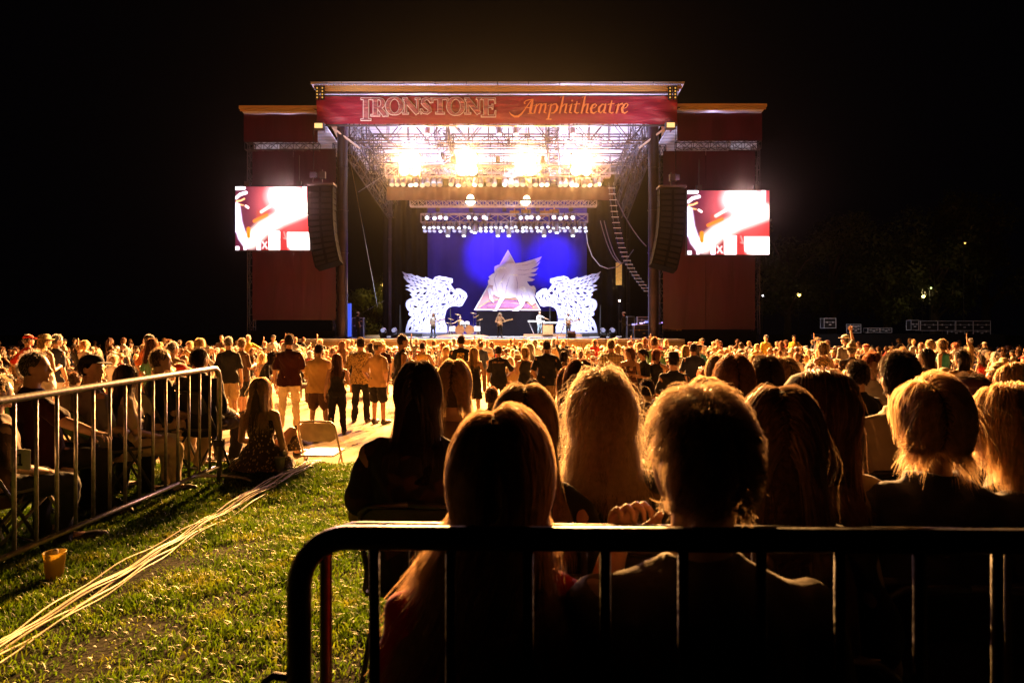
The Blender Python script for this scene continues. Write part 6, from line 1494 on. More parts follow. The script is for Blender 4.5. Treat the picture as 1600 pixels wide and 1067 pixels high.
stander('woman in dark dress with swirling pale print, bare arms', 1285, 535, 14.5, yaw=20, top='tank', bottom='longdress', hair='bob', hc='ash', fem=True, cols={'top': cloth((.02, .015, .012), 'zigzag', (.4, .27, .10), 9)}, seed=24, hairn=700, width=1.15)
stander('man in straw hat, dark shirt and cream trousers', 1331, 538, 13.8, yaw=-8, top='polo', bottom='pants', hair='crop', hc='grey', hat='hat', arms=('down', 'front'), cols={'top': T0((.03, .02, .018)), 'bottom': T0((.55, .45, .28)), 'hat': T0((.6, .48, .28))}, seed=25, width=1.15)
stander('man in yellow shirt standing by himself in front of the right wing', 1197, 520, 33, yaw=-170, top='tee', bottom='pants', hair='crop', hc='grey', hat='cap', cols={'top': YELLOW, 'bottom': BLACK, 'hat': BLACK}, seed=26)
stander('man in yellow shirt with one arm stretched, left of the stage', 388, 513, 31, yaw=-165, top='tee', bottom='pants', hair='crop', hc='grey', arms=('point', 'down'), cols={'top': YELLOW, 'bottom': BLACK}, seed=27)
stander('man in white shirt and black hat left of the stage', 427, 519, 30, yaw=-150, top='tee', bottom='pants', hair='crop', hc='dark', hat='cap', arms=('front', 'front'), cols={'top': WHITE, 'bottom': BLACK, 'hat': BLACK}, seed=28)
stander('man in brown shirt standing dim in the dark left of the yellow shirt', 346, 515, 32, yaw=-160, top='tee', bottom='pants', hair='crop', hc='dark', cols={'top': BROWN, 'bottom': BLACK}, seed=29)
stander('seated-looking security man in white shirt and black cap right of the stage', 1097, 529, 31, yaw=-175, top='tee', bottom='pants', hair='crop', hc='dark', hat='cap', arms=('cross', 'cross'), cols={'top': WHITE, 'bottom': BLACK, 'hat': BLACK}, seed=30)
stander('man in tan shirt and cap with hands together, right of the stage', 1121, 531, 30, yaw=175, top='tee', bottom='pants', hair='crop', hc='dark', hat='cap', arms=('front', 'front'), cols={'top': TAN, 'bottom': BLACK, 'hat': BROWN}, seed=31)
stander('man in dull yellow shirt standing dim right of the right wing', 1241, 524, 36, yaw=160, top='tee', bottom='pants', hair='short', hc='dark', cols={'top': YELLOW, 'bottom': BLACK}, seed=32)
stander('woman in white top and dark skirt holding up a phone, left field', 310, 529, 15.5, yaw=-25, top='tee', bottom='skirt', hair='bob', hc='blond', fem=True, arms=('phone', 'phone'), cols={'top': WHITE, 'bottom': BLACK}, seed=33, hairn=500)
stander('man in beige shirt standing behind the seated row at the left', 271, 535, 12.5, yaw=-12, top='long', bottom='pants', hair='short', hc='grey', cols={'top': BEIGE, 'bottom': BEIGE}, seed=34, width=1.1)
stander('person in mint green top at the left', 239, 529, 14.2, yaw=-40, top='tee', bottom='pants', hair='long', hc='brown', fem=True, cols={'top': GREEN, 'bottom': DENIM}, seed=35, hairn=400)
stander('man in orange shirt at the left looking over heads', 231, 517, 16.5, yaw=-30, top='tee', bottom='shorts', hair='crop', hc='grey', cols={'top': ORANGE, 'bottom': KHAKI}, seed=36, hat='cap')
stander('man in dark shirt with white shorts at the far left', 88, 517, 15.5, yaw=-20, top='tee', bottom='shorts', hair='short', hc='grey', cols={'top': NAVY, 'bottom': WHITE}, seed=37)
stander('woman in straw hat and pale top at the far left', 71, 524, 14.6, yaw=-20, top='tank', bottom='skirt', hair='bob', hc='blond', fem=True, hat='hat', cols={'top': BEIGE, 'bottom': WHITE, 'hat': T0((.6, .45, .2))}, seed=38)
stander('man in red shirt and cap at the far left', 45, 515, 17, yaw=-15, top='tee', bottom='pants', hair='crop', hc='grey', hat='cap', cols={'top': RED, 'bottom': BLACK, 'hat': RED}, seed=39)
stander('woman in turquoise top raising a hand at the right', 1476, 530, 17, yaw=30, top='tank', bottom='shorts', hair='bob', hc='ash', fem=True, arms=('down', 'phone'), cols={'top': TEAL, 'bottom': DENIM}, seed=40)
stander('person with raised hand and cap at the right', 1322, 522, 20, yaw=10, top='tee', bottom='pants', hair='crop', hc='grey', hat='cap', arms=('down', 'up'), cols={'top': GREY, 'bottom': BLACK, 'hat': WHITE}, seed=41)
stander('woman clapping with bare arms right of the man in the white shirt', 1447, 545, 9.2, yaw=35, top='tank', bottom='pants', hair='long', hc='dark', fem=True, arms=('clap', 'clap'), cols={'top': BLACK, 'bottom': BLACK}, seed=42, hairn=700)
stander('man in shiny patterned shirt with dark curly hair at the right', 1503, 548, 9.6, yaw=0, top='tee', bottom='pants', hair='curly', hc='dark', hairL=.10, cols={'top': cloth((.4, .24, .09), 'blots', (.12, .07, .03), 16), 'bottom': BLACK}, seed=43)

# ================= the band
def on_deck(px, Y, dz=0): return V3(X(px, Y), Y, ZD + dz)
t, P, o = person('singer with long pale hair holding a bass guitar at the centre of the stage', on_deck(781, 49.2), 1.02, PI + .1, top='jacket', bottom='pants', hair='long', hc='platinum', arms=('neckhand', 'play'), cols={'top': T0((.3, .16, .08)), 'bottom': BLACK}, seed=50, voxel=.014, hairn=500)
def guitar(root_at, yaw, col, label):
    t = thing('guitar', label, 'guitar', root_at, yaw); R = Matrix.Rotation(.28, 3, 'Y')
    pts = [(-.2, -.02), (-.17, .13), (-.06, .17), (.02, .11), (.10, .15), (.17, .08), (.13, .01), (.17, -.09), (.09, -.14), (0, -.11), (-.07, -.16), (-.17, -.13)]
    mb = MB(); mb.prism([R @ V3(-x, .0, z) for x, z in pts], (0, .05, 0)); mb.build('guitar_body', surf('guitar_lacquer', col, rough=.2, bump=0), t)
    mb = MB(); mb.box(R @ V3(-.48, .055, 0), (.66, .025, .05), R); mb.box(R @ V3(-.88, .055, 0), (.18, .02, .09), R); mb.build('neck', surf('maple', (.5, .3, .12), rough=.4), t)
    mb = MB(); mb.tube([V3(.15, .02, .05), V3(.16, -.12, .35), V3(-.12, -.14, .38), V3(-.3, .0, .1)], .012, 6); mb.build('strap', M_BLACK, t)
    return t
guitar(on_deck(781, 49.2) + V3(0, -.22, 1.05), PI, (.6, .35, .15), 'sunburst bass guitar hanging on the singer')
person('guitarist in pale shirt and jeans in front of the left winged figure', on_deck(677, 48.6), 1.0, PI - .3, top='long', bottom='pants', hair='long', hc='grey', arms=('neckhand', 'play'), cols={'top': WHITE, 'bottom': T0((.2, .28, .36))}, seed=51, voxel=.014, hairn=400)
guitar(on_deck(677, 48.6) + V3(0, -.22, 1.05), PI - .3, (.7, .6, .5), 'pale guitar held by the guitarist at the left')
person('guitarist in white shirt and blue trousers in front of the right winged figure', on_deck(888, 48.8), 1.0, PI + .35, top='long', bottom='pants', hair='short', hc='grey', arms=('neckhand', 'play'), cols={'top': WHITE, 'bottom': T0((.22, .30, .36))}, seed=52, voxel=.014, hairn=300)
guitar(on_deck(888, 48.8) + V3(0, -.22, 1.05), PI + .35, (.6, .28, .1), 'amber guitar held by the guitarist at the right')
person('keyboard player in white shirt standing behind the keyboards', on_deck(843, 52.6, .2), 1.0, PI + .5, top='tee', bottom='pants', hair='crop', hc='grey', arms=('point', 'front'), cols={'top': WHITE, 'bottom': T0((.2, .28, .34))}, seed=53, voxel=.014, hairn=200)
person('drummer in brown vest sitting behind the drum kit', on_deck(719, 52.7, .25), 1.0, PI, pose='sit', top='tank', bottom='pants', hair='crop', hc='grey', arms=('front', 'point'), cols={'top': T0((.3, .17, .05)), 'bottom': BLACK}, seed=54, voxel=.014, hairn=200)
mb = MB(); mb.cyl((0, 0, 0), (0, 0, .4), .03); mb.cyl((0, 0, .4), (0, 0, .47), .17, n=20); mb.cyl((0, 0, 0), (0, 0, .03), .2); mb.build('drum_stool', M_BLACK, None, loc=on_deck(719, 52.7, .23), label='round black stool under the drummer', cat='stool')
person('stage hand in dark clothes and pale hat by the left column', on_deck(559, 46.2), 1.0, -.9, top='tee', bottom='pants', hair='crop', hc='dark', hat='hat', arms=('front', 'down'), cols={'top': BLACK, 'bottom': BLACK, 'hat': WHITE}, seed=55, voxel=.014, hairn=200)
person('stage hand in dark clothes and pale hat at the right side of the deck', on_deck(975, 46.0), 1.0, .9, top='long', bottom='pants', hair='crop', hc='dark', hat='hat', arms=('front', 'front'), cols={'top': BLACK, 'bottom': BLACK, 'hat': WHITE}, seed=56, voxel=.014, hairn=200)

# ================= seated people in the foreground
CHAIRS = []
def sitter(label, px, crown_row, Y, yaw=0, chair=True, crown=1.34, chair_label=None, **kw):
    g = gz(Y); z = Z(crown_row, Y); s = max(.93, min(1.1, (z - g) / crown)); dz = (z - g) - crown * s      # rest of the height is the unevenness of the lawn
    kw.setdefault('pose', 'sit'); kw.setdefault('arms', 'lap'); at = V3(X(px, Y), Y, g + dz * .0)
    r = person(label, at, (z - g) / crown if abs(dz) < .1 else s, math.radians(yaw), **kw)
    if chair:
        c = copy_tree(CH); c.location = at + V3(0, -.02, -.0); c.rotation_euler = (0, 0, math.radians(yaw)); c.scale = (1, 1, 1)
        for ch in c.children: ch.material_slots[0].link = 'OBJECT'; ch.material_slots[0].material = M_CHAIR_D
        c['label'] = chair_label or ('dark folding chair under the ' + label.split(' ', 0)[0])[:90]; c['group'] = 'folding chairs of the audience'
    return r
near = dict(voxel=.008)
sitter('woman in red with blond hair blown to the left, nearest seated back', 783, 655, 1.36, yaw=2, top='tee', bottom='pants', hair='long', hc=(.34, .20, .08), fem=True, cols={'top': T0((.45, .012, .012)), 'bottom': BLACK}, seed=60, curl=.07, hairn=13000, hairw=.0015, wind=(-.42, .06, .14), hair_opts={'seg': 16, 'flyf': .0, 'puff': .03, 'part': -.2, 'rough': .36, 'gravity': .8}, hairL=.44, chair_label='dark folding chair of the woman in red at the very front', **near)
sitter('man with short fair hair raising a hand to his face, seated nearest', 1092, 626, 1.30, yaw=-4, turn=.45, top='tee', bottom='pants', hair='short', hc='ash', arms=('face', 'lap'), cols={'top': T0((.10, .07, .04)), 'bottom': BLACK}, seed=61, hairn=8000, hairw=.0014, chair_label='dark folding chair of the fair haired man in front', width=1.05, hair_opts={'puff': .04}, **near)
sitter('woman with long straight hair sitting behind the fair haired man', 1218, 616, 1.72, yaw=-12, top='tee', bottom='pants', hair='long', hc=(.13, .075, .035), fem=True, cols={'top': BLACK, 'bottom': BLACK}, seed=62, hairn=7000, hairw=.0016, hairL=.50, hair_opts={'seg': 14, 'puff': .04}, wind=(.10, 0, 0), chair_label='dark folding chair of the woman with long straight hair', **near)
sitter('woman in olive cap with long hair looking left', 1282, 586, 2.15, yaw=8, turn=1.0, top='tee', bottom='pants', hair='long', hc='brown', fem=True, hat='cap', cols={'top': T0((.25, .18, .06)), 'bottom': BLACK, 'hat': T0((.03, .02, .008))}, seed=63, hairn=5000, hairw=.0018, hair_opts={'seg': 12}, chair_label='dark folding chair of the woman in the olive cap', **near)
sitter('person in dark denim jacket with layered fair hair at the right', 1455, 602, 2.1, yaw=-6, turn=.2, top='jacket', bottom='pants', hair='short', hc='blond', fem=True, cols={'top': T0((.05, .05, .07)), 'bottom': BLACK}, seed=64, hairn=8000, hairw=.0018, hairL=.13, hair_opts={'seg': 8, 'puff': .04, 'rough': .4, 'part': -.3, 'down': .3}, width=1.3, chair_label='dark folding chair of the person in the denim jacket', **near)
sitter('blond woman at the right edge in dark top', 1577, 612, 2.15, yaw=6, turn=.5, top='tee', bottom='pants', hair='bob', hc='blond', fem=True, cols={'top': BLACK, 'bottom': BLACK}, seed=65, hairn=8000, hairw=.0018, hairL=.26, hair_opts={'seg': 10, 'puff': .05, 'rough': .3}, chair_label='dark folding chair of the blond woman at the right edge', **near)
sitter('woman with a cloud of platinum curls in a flowered black blouse', 940, 597, 2.42, yaw=3, top='tee', bottom='pants', hair='curly', hc=(.38, .28, .17), fem=True, cols={'top': cloth((.012, .012, .012), 'blots', (.10, .06, .03), 14), 'bottom': BLACK}, seed=66, hairn=13000, hairw=.0022, hairL=.31, hair_opts={'seg': 16, 'puff': .16, 'rough': .8, 'down': .2, 'flyf': .16}, chair_label='dark folding chair of the woman with platinum curls', **near)
sitter('woman with smooth parted hair between the blond in red and the curly one', 820, 610, 2.2, yaw=0, top='tee', bottom='pants', hair='long', hc='ash', fem=True, cols={'top': BLACK, 'bottom': BLACK}, seed=67, hairn=6000, hairw=.0018, hair_opts={'seg': 12, 'puff': .05}, chair_label='dark folding chair of the woman with smooth parted hair', **near)
sitter('person with straight shoulder-length dark hair in a black print shirt', 653, 572, 3.0, yaw=-3, top='tee', bottom='pants', hair='long', hc='dark', cols={'top': cloth((.012, .010, .010), 'blots', (.05, .025, .012), 9), 'bottom': BLACK}, seed=68, hairn=5000, hairw=.0022, hairL=.30, hair_opts={'seg': 10}, width=1.15, chair_label='dark folding chair of the person in the black print shirt', **near)
sitter('woman with bobbed fair hair in a brown sleeveless top', 709, 568, 3.95, yaw=-4, top='tank', bottom='pants', hair='bob', hc='blond', fem=True, cols={'top': T0((.22, .13, .07)), 'bottom': BLACK}, seed=69, hairn=4000, hairw=.003, hair_opts={'seg': 9}, wind=(.25, 0, 0), chair_label='dark folding chair of the woman in the brown sleeveless top', voxel=.01)
sitter('person with rounded bob in a black and white striped shirt', 906, 568, 4.1, yaw=6, top='tee', bottom='pants', hair='bob', hc='brown', fem=True, cols={'top': cloth((.02, .015, .012), 'stripes', (.5, .4, .3), 5.5), 'bottom': BLACK}, seed=70, hairn=4000, hairw=.003, hairL=.16, chair_label='dark folding chair of the person in stripes', voxel=.01)
sitter('man in white collared shirt with short dark hair', 1405, 556, 3.6, yaw=-14, turn=.25, top='polo', bottom='pants', hair='short', hc='dark', cols={'top': T0((.5, .42, .30)), 'bottom': BLACK}, seed=71, hairn=4000, hairw=.0025, width=1.08, chair_label='dark folding chair of the man in the white shirt', voxel=.009)
sitter('person in plum beanie-like cap at the right', 1520, 593, 2.75, yaw=4, top='jacket', bottom='pants', hair='short', hc='dark', hat='cap', turn=2.6, cols={'top': BLACK, 'bottom': BLACK, 'hat': PURPLE}, seed=72, hairn=1500, hairw=.003, chair_label='dark folding chair of the person in the plum cap', voxel=.009)
sitter('dark haired person left of the two close heads at the right centre', 1147, 565, 3.7, yaw=-5, top='tee', bottom='pants', hair='curly', hc='brown', hairL=.12, cols={'top': BLACK, 'bottom': BLACK}, seed=73, hairn=3500, hairw=.003, voxel=.01, chair_label='dark folding chair of the dark haired person at the right centre')
sitter('man with short dark hair and lit ear, left of a pair of close heads', 1197, 562, 3.9, yaw=-5, top='polo', bottom='pants', hair='short', hc='dark', cols={'top': T0((.2, .12, .06)), 'bottom': BLACK}, seed=74, hairn=3500, hairw=.003, voxel=.01, chair_label='dark folding chair of the man with the lit ear')
sitter('woman with brown hair beside the man with the lit ear', 1224, 563, 4.3, yaw=10, top='tee', bottom='pants', hair='bob', hc='ash', fem=True, cols={'top': GREY, 'bottom': BLACK}, seed=75, hairn=2500, hairw=.003, voxel=.01, chair_label='dark folding chair of the woman beside the man with the lit ear')
sitter('woman with parted fair hair in front of the dark haired person', 1104, 594, 3.4, yaw=-8, top='tee', bottom='pants', hair='long', hc='blond', fem=True, cols={'top': BLACK, 'bottom': BLACK}, seed=76, hairn=4000, hairw=.0025, voxel=.01, chair_label='dark folding chair of the woman with parted fair hair')
sitter('curly haired person seen past the parted fair hair', 1122, 561, 5.6, yaw=-8, top='tee', bottom='pants', hair='curly', hc='ash', hairL=.1, cols={'top': BROWN, 'bottom': BLACK}, seed=77, hairn=2000, hairw=.004, voxel=.011, chair_label='dark folding chair of the curly haired person')
sitter('blond woman with hair over one shoulder near the right edge', 1588, 570, 4.0, yaw=15, turn=.6, top='tank', bottom='pants', hair='long', hc='blond', fem=True, cols={'top': TAN, 'bottom': BLACK}, seed=78, hairn=4000, hairw=.003, voxel=.01, chair_label='dark folding chair of the blond woman near the right edge')
sitter('woman with laughing face turned back towards the lawn at the right', 1362, 580, 6.4, yaw=165, top='polo', bottom='pants', hair='pony', hc='red', fem=True, face=True, nod=.25, cols={'top': WHITE, 'bottom': BLACK}, seed=79, hairn=1500, hairw=.004, voxel=.009, chair_label='dark folding chair of the laughing woman')
sitter('small child in black in front of the laughing woman', 1340, 611, 5.7, yaw=8, crown=1.34, top='tee', bottom='shorts', hair='short', hc='dark', cols={'top': BLACK, 'bottom': DENIM}, seed=80, hairn=1500, hairw=.004, voxel=.010, chair_label='dark folding chair of the small child')
for i, (px, top, Y, h, hcx, c, lab) in enumerate(((768, 607, 8.0, 'short', 'brown', BLACK, 'small dark head seen between the two long haired women'), (832, 595, 8.2, 'short', 'dark', BLACK, 'small round head above the smooth parted hair'), (1011, 614, 7.9, 'short', 'dark', BROWN, 'young man with short hair right of the platinum curls'), (890, 640, 4.9, 'bob', 'brown', BLACK, 'low seated person hidden behind the striped shirt'), (1052, 552, 12.6, 'crop', 'dark', BLACK, 'person in black hat sitting with a chair back showing'))):
    sitter(lab, px, top, Y, yaw=(-1) ** i * 4, top='tee', bottom='pants', hair=h, hc=hcx, cols={'top': c, 'bottom': BLACK, 'hat': BLACK}, hat='hat' if i == 4 else None, seed=90 + i, hairn=1200, hairw=.004, chair_label='dark folding chair under the ' + lab[:58])
# left of the barricade
sitter('bald heavy man in dark shirt sitting close behind the left barricade', 52, 551, 5.3, yaw=-40, turn=-.5, top='tee', bottom='pants', hair='crop', hc='grey', arms=('lap', 'point'), cols={'top': DRED, 'bottom': BLACK}, seed=100, hairn=800, hairw=.002, width=1.3, belly=.05, voxel=.009, chair_label='dark folding chair of the heavy man')
sitter('man in black cap and glasses looking right behind the left barricade', 142, 556, 5.9, yaw=-30, turn=-1.2, top='polo', bottom='pants', hair='short', hc='dark', hat='cap', cols={'top': GREY, 'bottom': BLACK, 'hat': BLACK}, seed=101, hairn=1200, hairw=.003, voxel=.009, width=1.1, chair_label='dark folding chair of the man in cap and glasses')
sitter('woman in white shirt and cream trousers sitting behind the left barricade', 196, 571, 6.1, yaw=-48, top='tee', bottom='pants', hair='long', hc='dark', fem=True, cols={'top': T0((.5, .38, .26)), 'bottom': T0((.6, .45, .3))}, seed=102, hairn=2500, hairw=.003, voxel=.009, chair_label='dark folding chair of the woman in cream trousers')
sitter('man with dark hair and black shirt right of the woman in cream trousers', 250, 583, 6.9, yaw=-40, turn=-.3, top='tee', bottom='pants', hair='short', hc='ash', cols={'top': BLACK, 'bottom': T0((.5, .35, .2))}, seed=103, hairn=1200, hairw=.003, chair_label='dark folding chair of the dark haired man on the left')
sitter('person in dark shirt slumped at the far end of the left barricade', 312, 606, 7.0, yaw=-20, top='jacket', bottom='pants', hair='short', hc='dark', cols={'top': BLACK, 'bottom': BLACK}, seed=104, hairn=1200, hairw=.003, width=1.3, chair_label='dark folding chair at the far end of the left barricade')
sitter('person at the left edge leaning on a white chair', -6, 590, 4.6, yaw=-30, top='tee', bottom='pants', hair='short', hc='ash', cols={'top': BROWN, 'bottom': BLACK}, seed=105, hairn=1200, hairw=.003, chair_label='dark folding chair at the left edge')
c = copy_tree(CH); c.location = (X(60, 5.0), 5.0, 0); c.rotation_euler = (0, 0, math.radians(-50)); c['label'] = 'empty pale folding chair behind the left barricade'; c['group'] = 'folding chairs of the audience'
def number_card(label, at, yaw, w, h, txt):
    t = thing('number_card', label, 'number card', at, yaw); mb = MB(); mb.box((0, 0, 0), (w, .004, h)); mb.build('card', WHITE, t)
    mb = MB(); s = h * .3
    if txt == '1': mb.box((0, -.004, 0), (.014, .003, h * .55)); mb.box((-.012, -.005, h * .2), (.02, .003, .012)); mb.box((0, -.005, -h * .27), (.04, .003, .012))
    mb.build('numeral', M_BLACK, t)
number_card('pale square card with a numeral 1 on a chair behind the left barricade', (X(262, 6.25), 6.25, .50), -.5, .24, .17, '1')
number_card('worn pale card with a numeral 1 at the lower left behind the barricade', (X(32, 4.4), 4.4, .70), -.3, .17, .13, '1')

# woman sitting on the edge of the lawn
t, P, o = person('woman with long fair hair in a patterned halter dress sitting on the lawn edge', V3(X(407, 7.05), 7.05, gz(7.05)), (Z(592, 7.05) - gz(7.05)) / .95, math.radians(-8), pose='floor', arms=('lap', 'down'), fem=True, top='halter', bottom='dress', hair='long', hc='blond', cols={'top': cloth((.42, .30, .15), 'dots', (.05, .03, .015), 26)}, seed=110, hairn=4000, hairw=.003, voxel=.009, wind=(-.05, 0, 0))

# ================= the rest of the crowd: every person a thing of its own, sharing a few sets of meshes
far_sets = []
FS = [dict(pose='sit', hair='short', top='tee', bottom='shorts'), dict(pose='sit', hair='crop', top='polo', bottom='pants', hat='cap', width=1.12), dict(pose='sit', hair='long', top='tank', bottom='shorts', fem=True), dict(pose='sit', hair='bob', top='tee', bottom='pants', fem=True, arms=('clap', 'clap')), dict(pose='sit', hair='curly', top='tank', bottom='dress', fem=True), dict(pose='sit', hair='short', top='tee', bottom='pants', arms=('phone', 'phone'), turn=.3), dict(pose='sit', hair='crop', top='tee', bottom='shorts', hat='hat', turn=-.4), dict(pose='sit', hair='pony', top='tank', bottom='skirt', fem=True, arms=('lap', 'face'), turn=.6),
      dict(pose='stand', hair='short', top='tee', bottom='shorts'), dict(pose='stand', hair='long', top='tank', bottom='dress', fem=True), dict(pose='stand', hair='crop', top='polo', bottom='pants', arms=('cross', 'cross'), hat='cap'), dict(pose='stand', hair='bob', top='tee', bottom='shorts', fem=True, arms=('clap', 'clap')), dict(pose='stand', hair='short', top='tee', bottom='pants', arms=('up', 'down')), dict(pose='stand', hair='curly', top='tee', bottom='skirt', fem=True, arms=('phone', 'phone'))]
for i, k in enumerate(FS):
    P = person_meshes(voxel=.019, hands=False, hairn=160, hairw=.010, seed=200 + i, **{'arms': 'lap' if k['pose'] == 'sit' else 'down', **k}); hcn, R = P['_hc'], P['_R']
    pcs = []; roles = ['body', 'hair', 'top', 'bottom', 'hat']; role = {'body': 0, 'hair': 1, 'shirt': 2, 'dress': 2, 'trousers': 3, 'shorts': 3, 'skirt': 3, 'cap': 4, 'hat': 4}
    for nme, me in P.items():
        if nme[0] != '_' and nme in role: pcs.append((me, role[nme]))
    me = merge_mesh('person_far', pcs)
    for q in range(5): me.materials.append(SKIN)
    far_sets.append((k, me))
COLS = [('white', WHITE), ('black', BLACK), ('navy', NAVY), ('tan', TAN), ('cream', BEIGE), ('khaki', KHAKI), ('brown', BROWN), ('red', RED), ('green', GREEN), ('grey', GREY), ('orange', ORANGE), ('yellow', YELLOW), ('teal', TEAL), ('dark blue', DENIM), ('maroon', DRED)]
PANT = [('black', BLACK), ('khaki', KHAKI), ('white', WHITE), ('denim', DENIM), ('brown', BROWN)]
HCOL = ['blond', 'brown', 'dark', 'grey', 'ash', 'red', 'platinum']
ZONES = [(-400, 110, 'at the far left'), (110, 230, 'in the dark left field'), (230, 370, 'left of the left wing'), (370, 490, 'below the left video screen'), (490, 560, 'below the left speaker stack'), (560, 640, 'before the left deck end'), (640, 745, 'in front of the drum kit'), (745, 830, 'in front of the singer'), (830, 940, 'in front of the keyboards'), (940, 1040, 'before the right deck end'), (1040, 1120, 'below the right speaker stack'), (1120, 1210, 'below the right video screen'), (1210, 1330, 'beside the right wing'), (1330, 1440, 'before the lone road cases'), (1440, 1560, 'before the long case row'), (1560, 2400, 'at the far right')]
used = set(); pr = random.Random(99)
def rows(Y): return 'nearest rows' if Y < 12 else 'near rows' if Y < 17 else 'middle rows' if Y < 23 else 'back rows'
def crowd_person(px, Y, stand):
    for _ in range(60):
        k, me = pr.choice([f for f in far_sets if (f[0]['pose'] == 'stand') == stand])
        cn, cm = pr.choice(COLS[:7] if pr.random() < .35 else [c_ for c_ in COLS if c_[0] in ('black', 'navy', 'brown', 'grey', 'dark blue', 'maroon')] if pr.random() < .6 else COLS); pn, pm = pr.choice(PANT); hcx = pr.choice(HCOL)
        zone = next(z for a, b, z in ZONES if a <= px < b)
        who = ('woman' if k.get('fem') else 'man'); htxt = ('%s cap' % pr.choice(('white', 'black', 'red')) if k.get('hat') == 'cap' else 'straw hat' if k.get('hat') else {'long': 'long', 'bob': 'bobbed', 'curly': 'curly', 'pony': 'tied', 'short': 'short', 'crop': 'cropped'}[k['hair']] + ' ' + hcx + ' hair')
        act = {'clap': 'clapping', 'phone': 'holding a phone', 'cross': 'arms folded', 'up': 'one arm raised'}.get(k.get('arms', 'x') if isinstance(k.get('arms', 'x'), str) else k['arms'][0], '')
        item = {'tank': 'tank top', 'polo': 'polo shirt'}.get(k['top'], 'T-shirt') if k['bottom'] != 'dress' else 'dress'
        lab = '%s in %s %s, %s, %s' % (('standing ' if stand else 'seated ') + who, cn, item, htxt, zone)
        if lab not in used: break
    used.add(lab)
    o = bpy.data.objects.new('person', me); C.objects.link(o); g = gz(Y); o.location = (X(px, Y), Y, g)
    s = pr.uniform(.93, 1.05); o.scale = (s, s, s); face = math.atan2(-(X(780, 48) - X(px, Y)) * .6, 48 - Y); o.rotation_euler = (0, 0, face + pr.gauss(0, .25) + (PI if pr.random() < .05 else 0))
    hatm = {'white': WHITE, 'black': BLACK, 'red': RED}.get(htxt.split(' ')[0], T0((.6, .45, .22)))
    for i, m in enumerate(((SKIN, SKIN2, SKIN3)[pr.choice((0, 0, 1, 1, 2))], hair_mat(HC[hcx]), cm, pm, hatm)): o.material_slots[i].link = 'OBJECT'; o.material_slots[i].material = m
    tag(o, lab, 'person', 'people of the audience beyond the lawn')
    return o
taken = [(o.location.x, o.location.y) for o in bpy.data.objects if o.get('category') == 'person']
def free(x, y, d=.55): return all((x - a) ** 2 + (y - b) ** 2 > d * d for a, b in taken)
cnt = 0
def try_add(px, Y, stand):
    global cnt
    x = X(px, Y)
    if not free(x, Y, .6 if Y < 20 else .5): return False
    taken.append((x, Y)); crowd_person(px, Y, stand); cnt += 1; return True
tries = 0
while cnt < 222 and tries < 5000:
    tries += 1
    u = pr.random(); px = pr.uniform(-20, 1620)
    if u < .16: Y = pr.uniform(9.0, 13)
    elif u < .45: Y = pr.uniform(13, 19)
    else: Y = pr.uniform(19, 30)
    if u < .33 and (px > 1090 or px < 330): Y = pr.uniform(8.2, 13)
    # the open floor in the middle stays free
    if 330 < px < 760 and Y < 16.5: continue
    if 760 <= px < 1090 and Y < 15: continue
    if 420 < px < 1100 and Y < 19 and pr.random() < .6: continue
    st = pr.random() < (.35 if 400 < px < 1100 else .16)
    if Y < 13 and st: st = False
    try_add(px, Y, st)
print('crowd people', cnt)

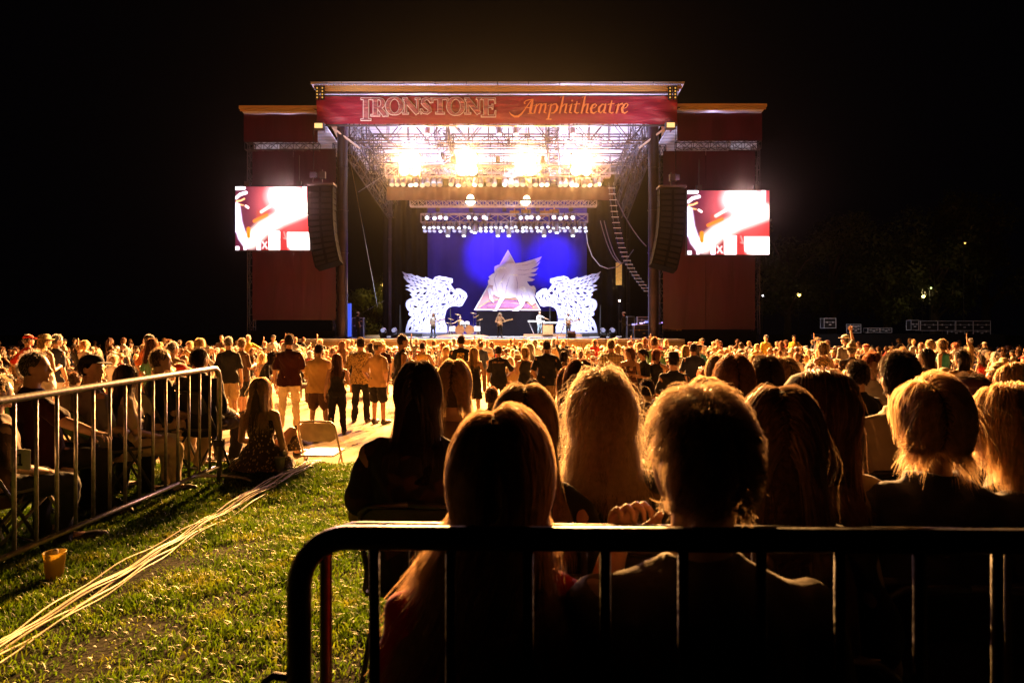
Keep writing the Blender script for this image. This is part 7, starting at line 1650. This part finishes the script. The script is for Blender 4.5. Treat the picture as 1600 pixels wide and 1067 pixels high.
# the far rows nearest the stage read as one mass
def far_mass():
    lows = []
    for k, me in far_sets:
        lm = remesh(me.copy(), .045, smooth=0, deci=.5) if False else me
        lows.append(lm)
    dat = []
    for (k, me) in far_sets:
        o = bpy.data.objects.new('tmp', me); C.objects.link(o); d = o.modifiers.new('d', 'DECIMATE'); d.ratio = .09
        dg = bpy.context.evaluated_depsgraph_get(); m2 = bpy.data.meshes.new_from_object(o.evaluated_get(dg)); bpy.data.objects.remove(o)
        n = len(m2.vertices); co = np.empty(n * 3); m2.vertices.foreach_get('co', co); mi = np.empty(len(m2.polygons), np.int32); m2.polygons.foreach_get('material_index', mi)
        lv = np.empty(len(m2.loops), np.int32); m2.loops.foreach_get('vertex_index', lv); ls = np.empty(len(m2.polygons), np.int32); m2.polygons.foreach_get('loop_start', ls)
        dat.append((k, co.reshape(-1, 3), lv, ls, mi)); bpy.data.meshes.remove(m2)
    mats = [SKIN, SKIN2, hair_mat(HC['blond']), hair_mat(HC['brown']), hair_mat(HC['grey']), WHITE, BLACK, BEIGE, RED, TAN, GREY, GREEN, KHAKI, DENIM, YELLOW, SKIN3]
    V = []; LV = []; LS = []; MI = []; off = lo = 0; g = random.Random(5); n = 0
    while n < 820:
        Y = 28 + 13 * g.random() ** .8; px = g.gauss(780, 420) if g.random() < .6 else g.uniform(-30, 1630)
        if not -40 < px < 1640: continue
        x = X(px, Y)
        if not free(x, Y, .42): continue
        taken.append((x, Y)); n += 1
        st = g.random() < .12; cand = [d for d in dat if (d[0]['pose'] == 'stand') == st]; k, co, lv, ls, mi = g.choice(cand)
        a = math.atan2(-(X(780, 48) - x) * .6, 48 - Y) + g.gauss(0, .3); ca, sa = math.cos(a), math.sin(a); s = g.uniform(.93, 1.06)
        c = co * s; c = np.stack([c[:, 0] * ca - c[:, 1] * sa + x, c[:, 0] * sa + c[:, 1] * ca + Y, c[:, 2] + gz(Y)], 1)
        m = np.array([g.choice((0, 15, 15)), g.choice((2, 3, 3, 3, 4, 3)), g.choice((5, 6, 6, 8, 9, 10, 10, 13, 13, 6, 7, 12, 6)), g.choice((6, 12, 13, 6)), g.choice((5, 7, 6))])
        V.append(c); LV.append(lv + off); LS.append(ls + lo); MI.append(m[mi]); off += len(c); lo += len(lv)
    me = bpy.data.meshes.new('crowd'); V = np.concatenate(V).astype(np.float32); LV = np.concatenate(LV).astype(np.int32); LS = np.concatenate(LS).astype(np.int32); MI = np.concatenate(MI).astype(np.int32)
    me.vertices.add(len(V)); me.vertices.foreach_set('co', V.ravel()); me.loops.add(len(LV)); me.loops.foreach_set('vertex_index', LV); me.polygons.add(len(LS)); me.polygons.foreach_set('loop_start', LS); me.polygons.foreach_set('material_index', MI); me.update(calc_edges=True)
    me.polygons.foreach_set('use_smooth', np.ones(len(LS), bool)); print('mass faces', len(LS))
    link('crowd', me, mats, None, kind='stuff')
far_mass()
# ------------------------------------------------------------------ the air
mb = MB(); mb.box((0, 34, 9.5), (170, 128, 22.9)); hz = mb.build('haze', None or bpy.data.materials.new('haze'), None, kind='stuff')
hm = hz.data.materials[0]; hm.use_nodes = True; nt = hm.node_tree
for nd in list(nt.nodes):
    if nd.type != 'OUTPUT_MATERIAL': nt.nodes.remove(nd)
pv = nt.nodes.new('ShaderNodeVolumePrincipled'); pv.inputs['Color'].default_value = (1, .95, .9, 1); pv.inputs['Density'].default_value = HAZE_D; pv.inputs['Anisotropy'].default_value = HAZE_G
nt.links.new(pv.outputs[0], nt.nodes['Material Output'].inputs['Volume'])
hm.cycles.homogeneous_volume = True
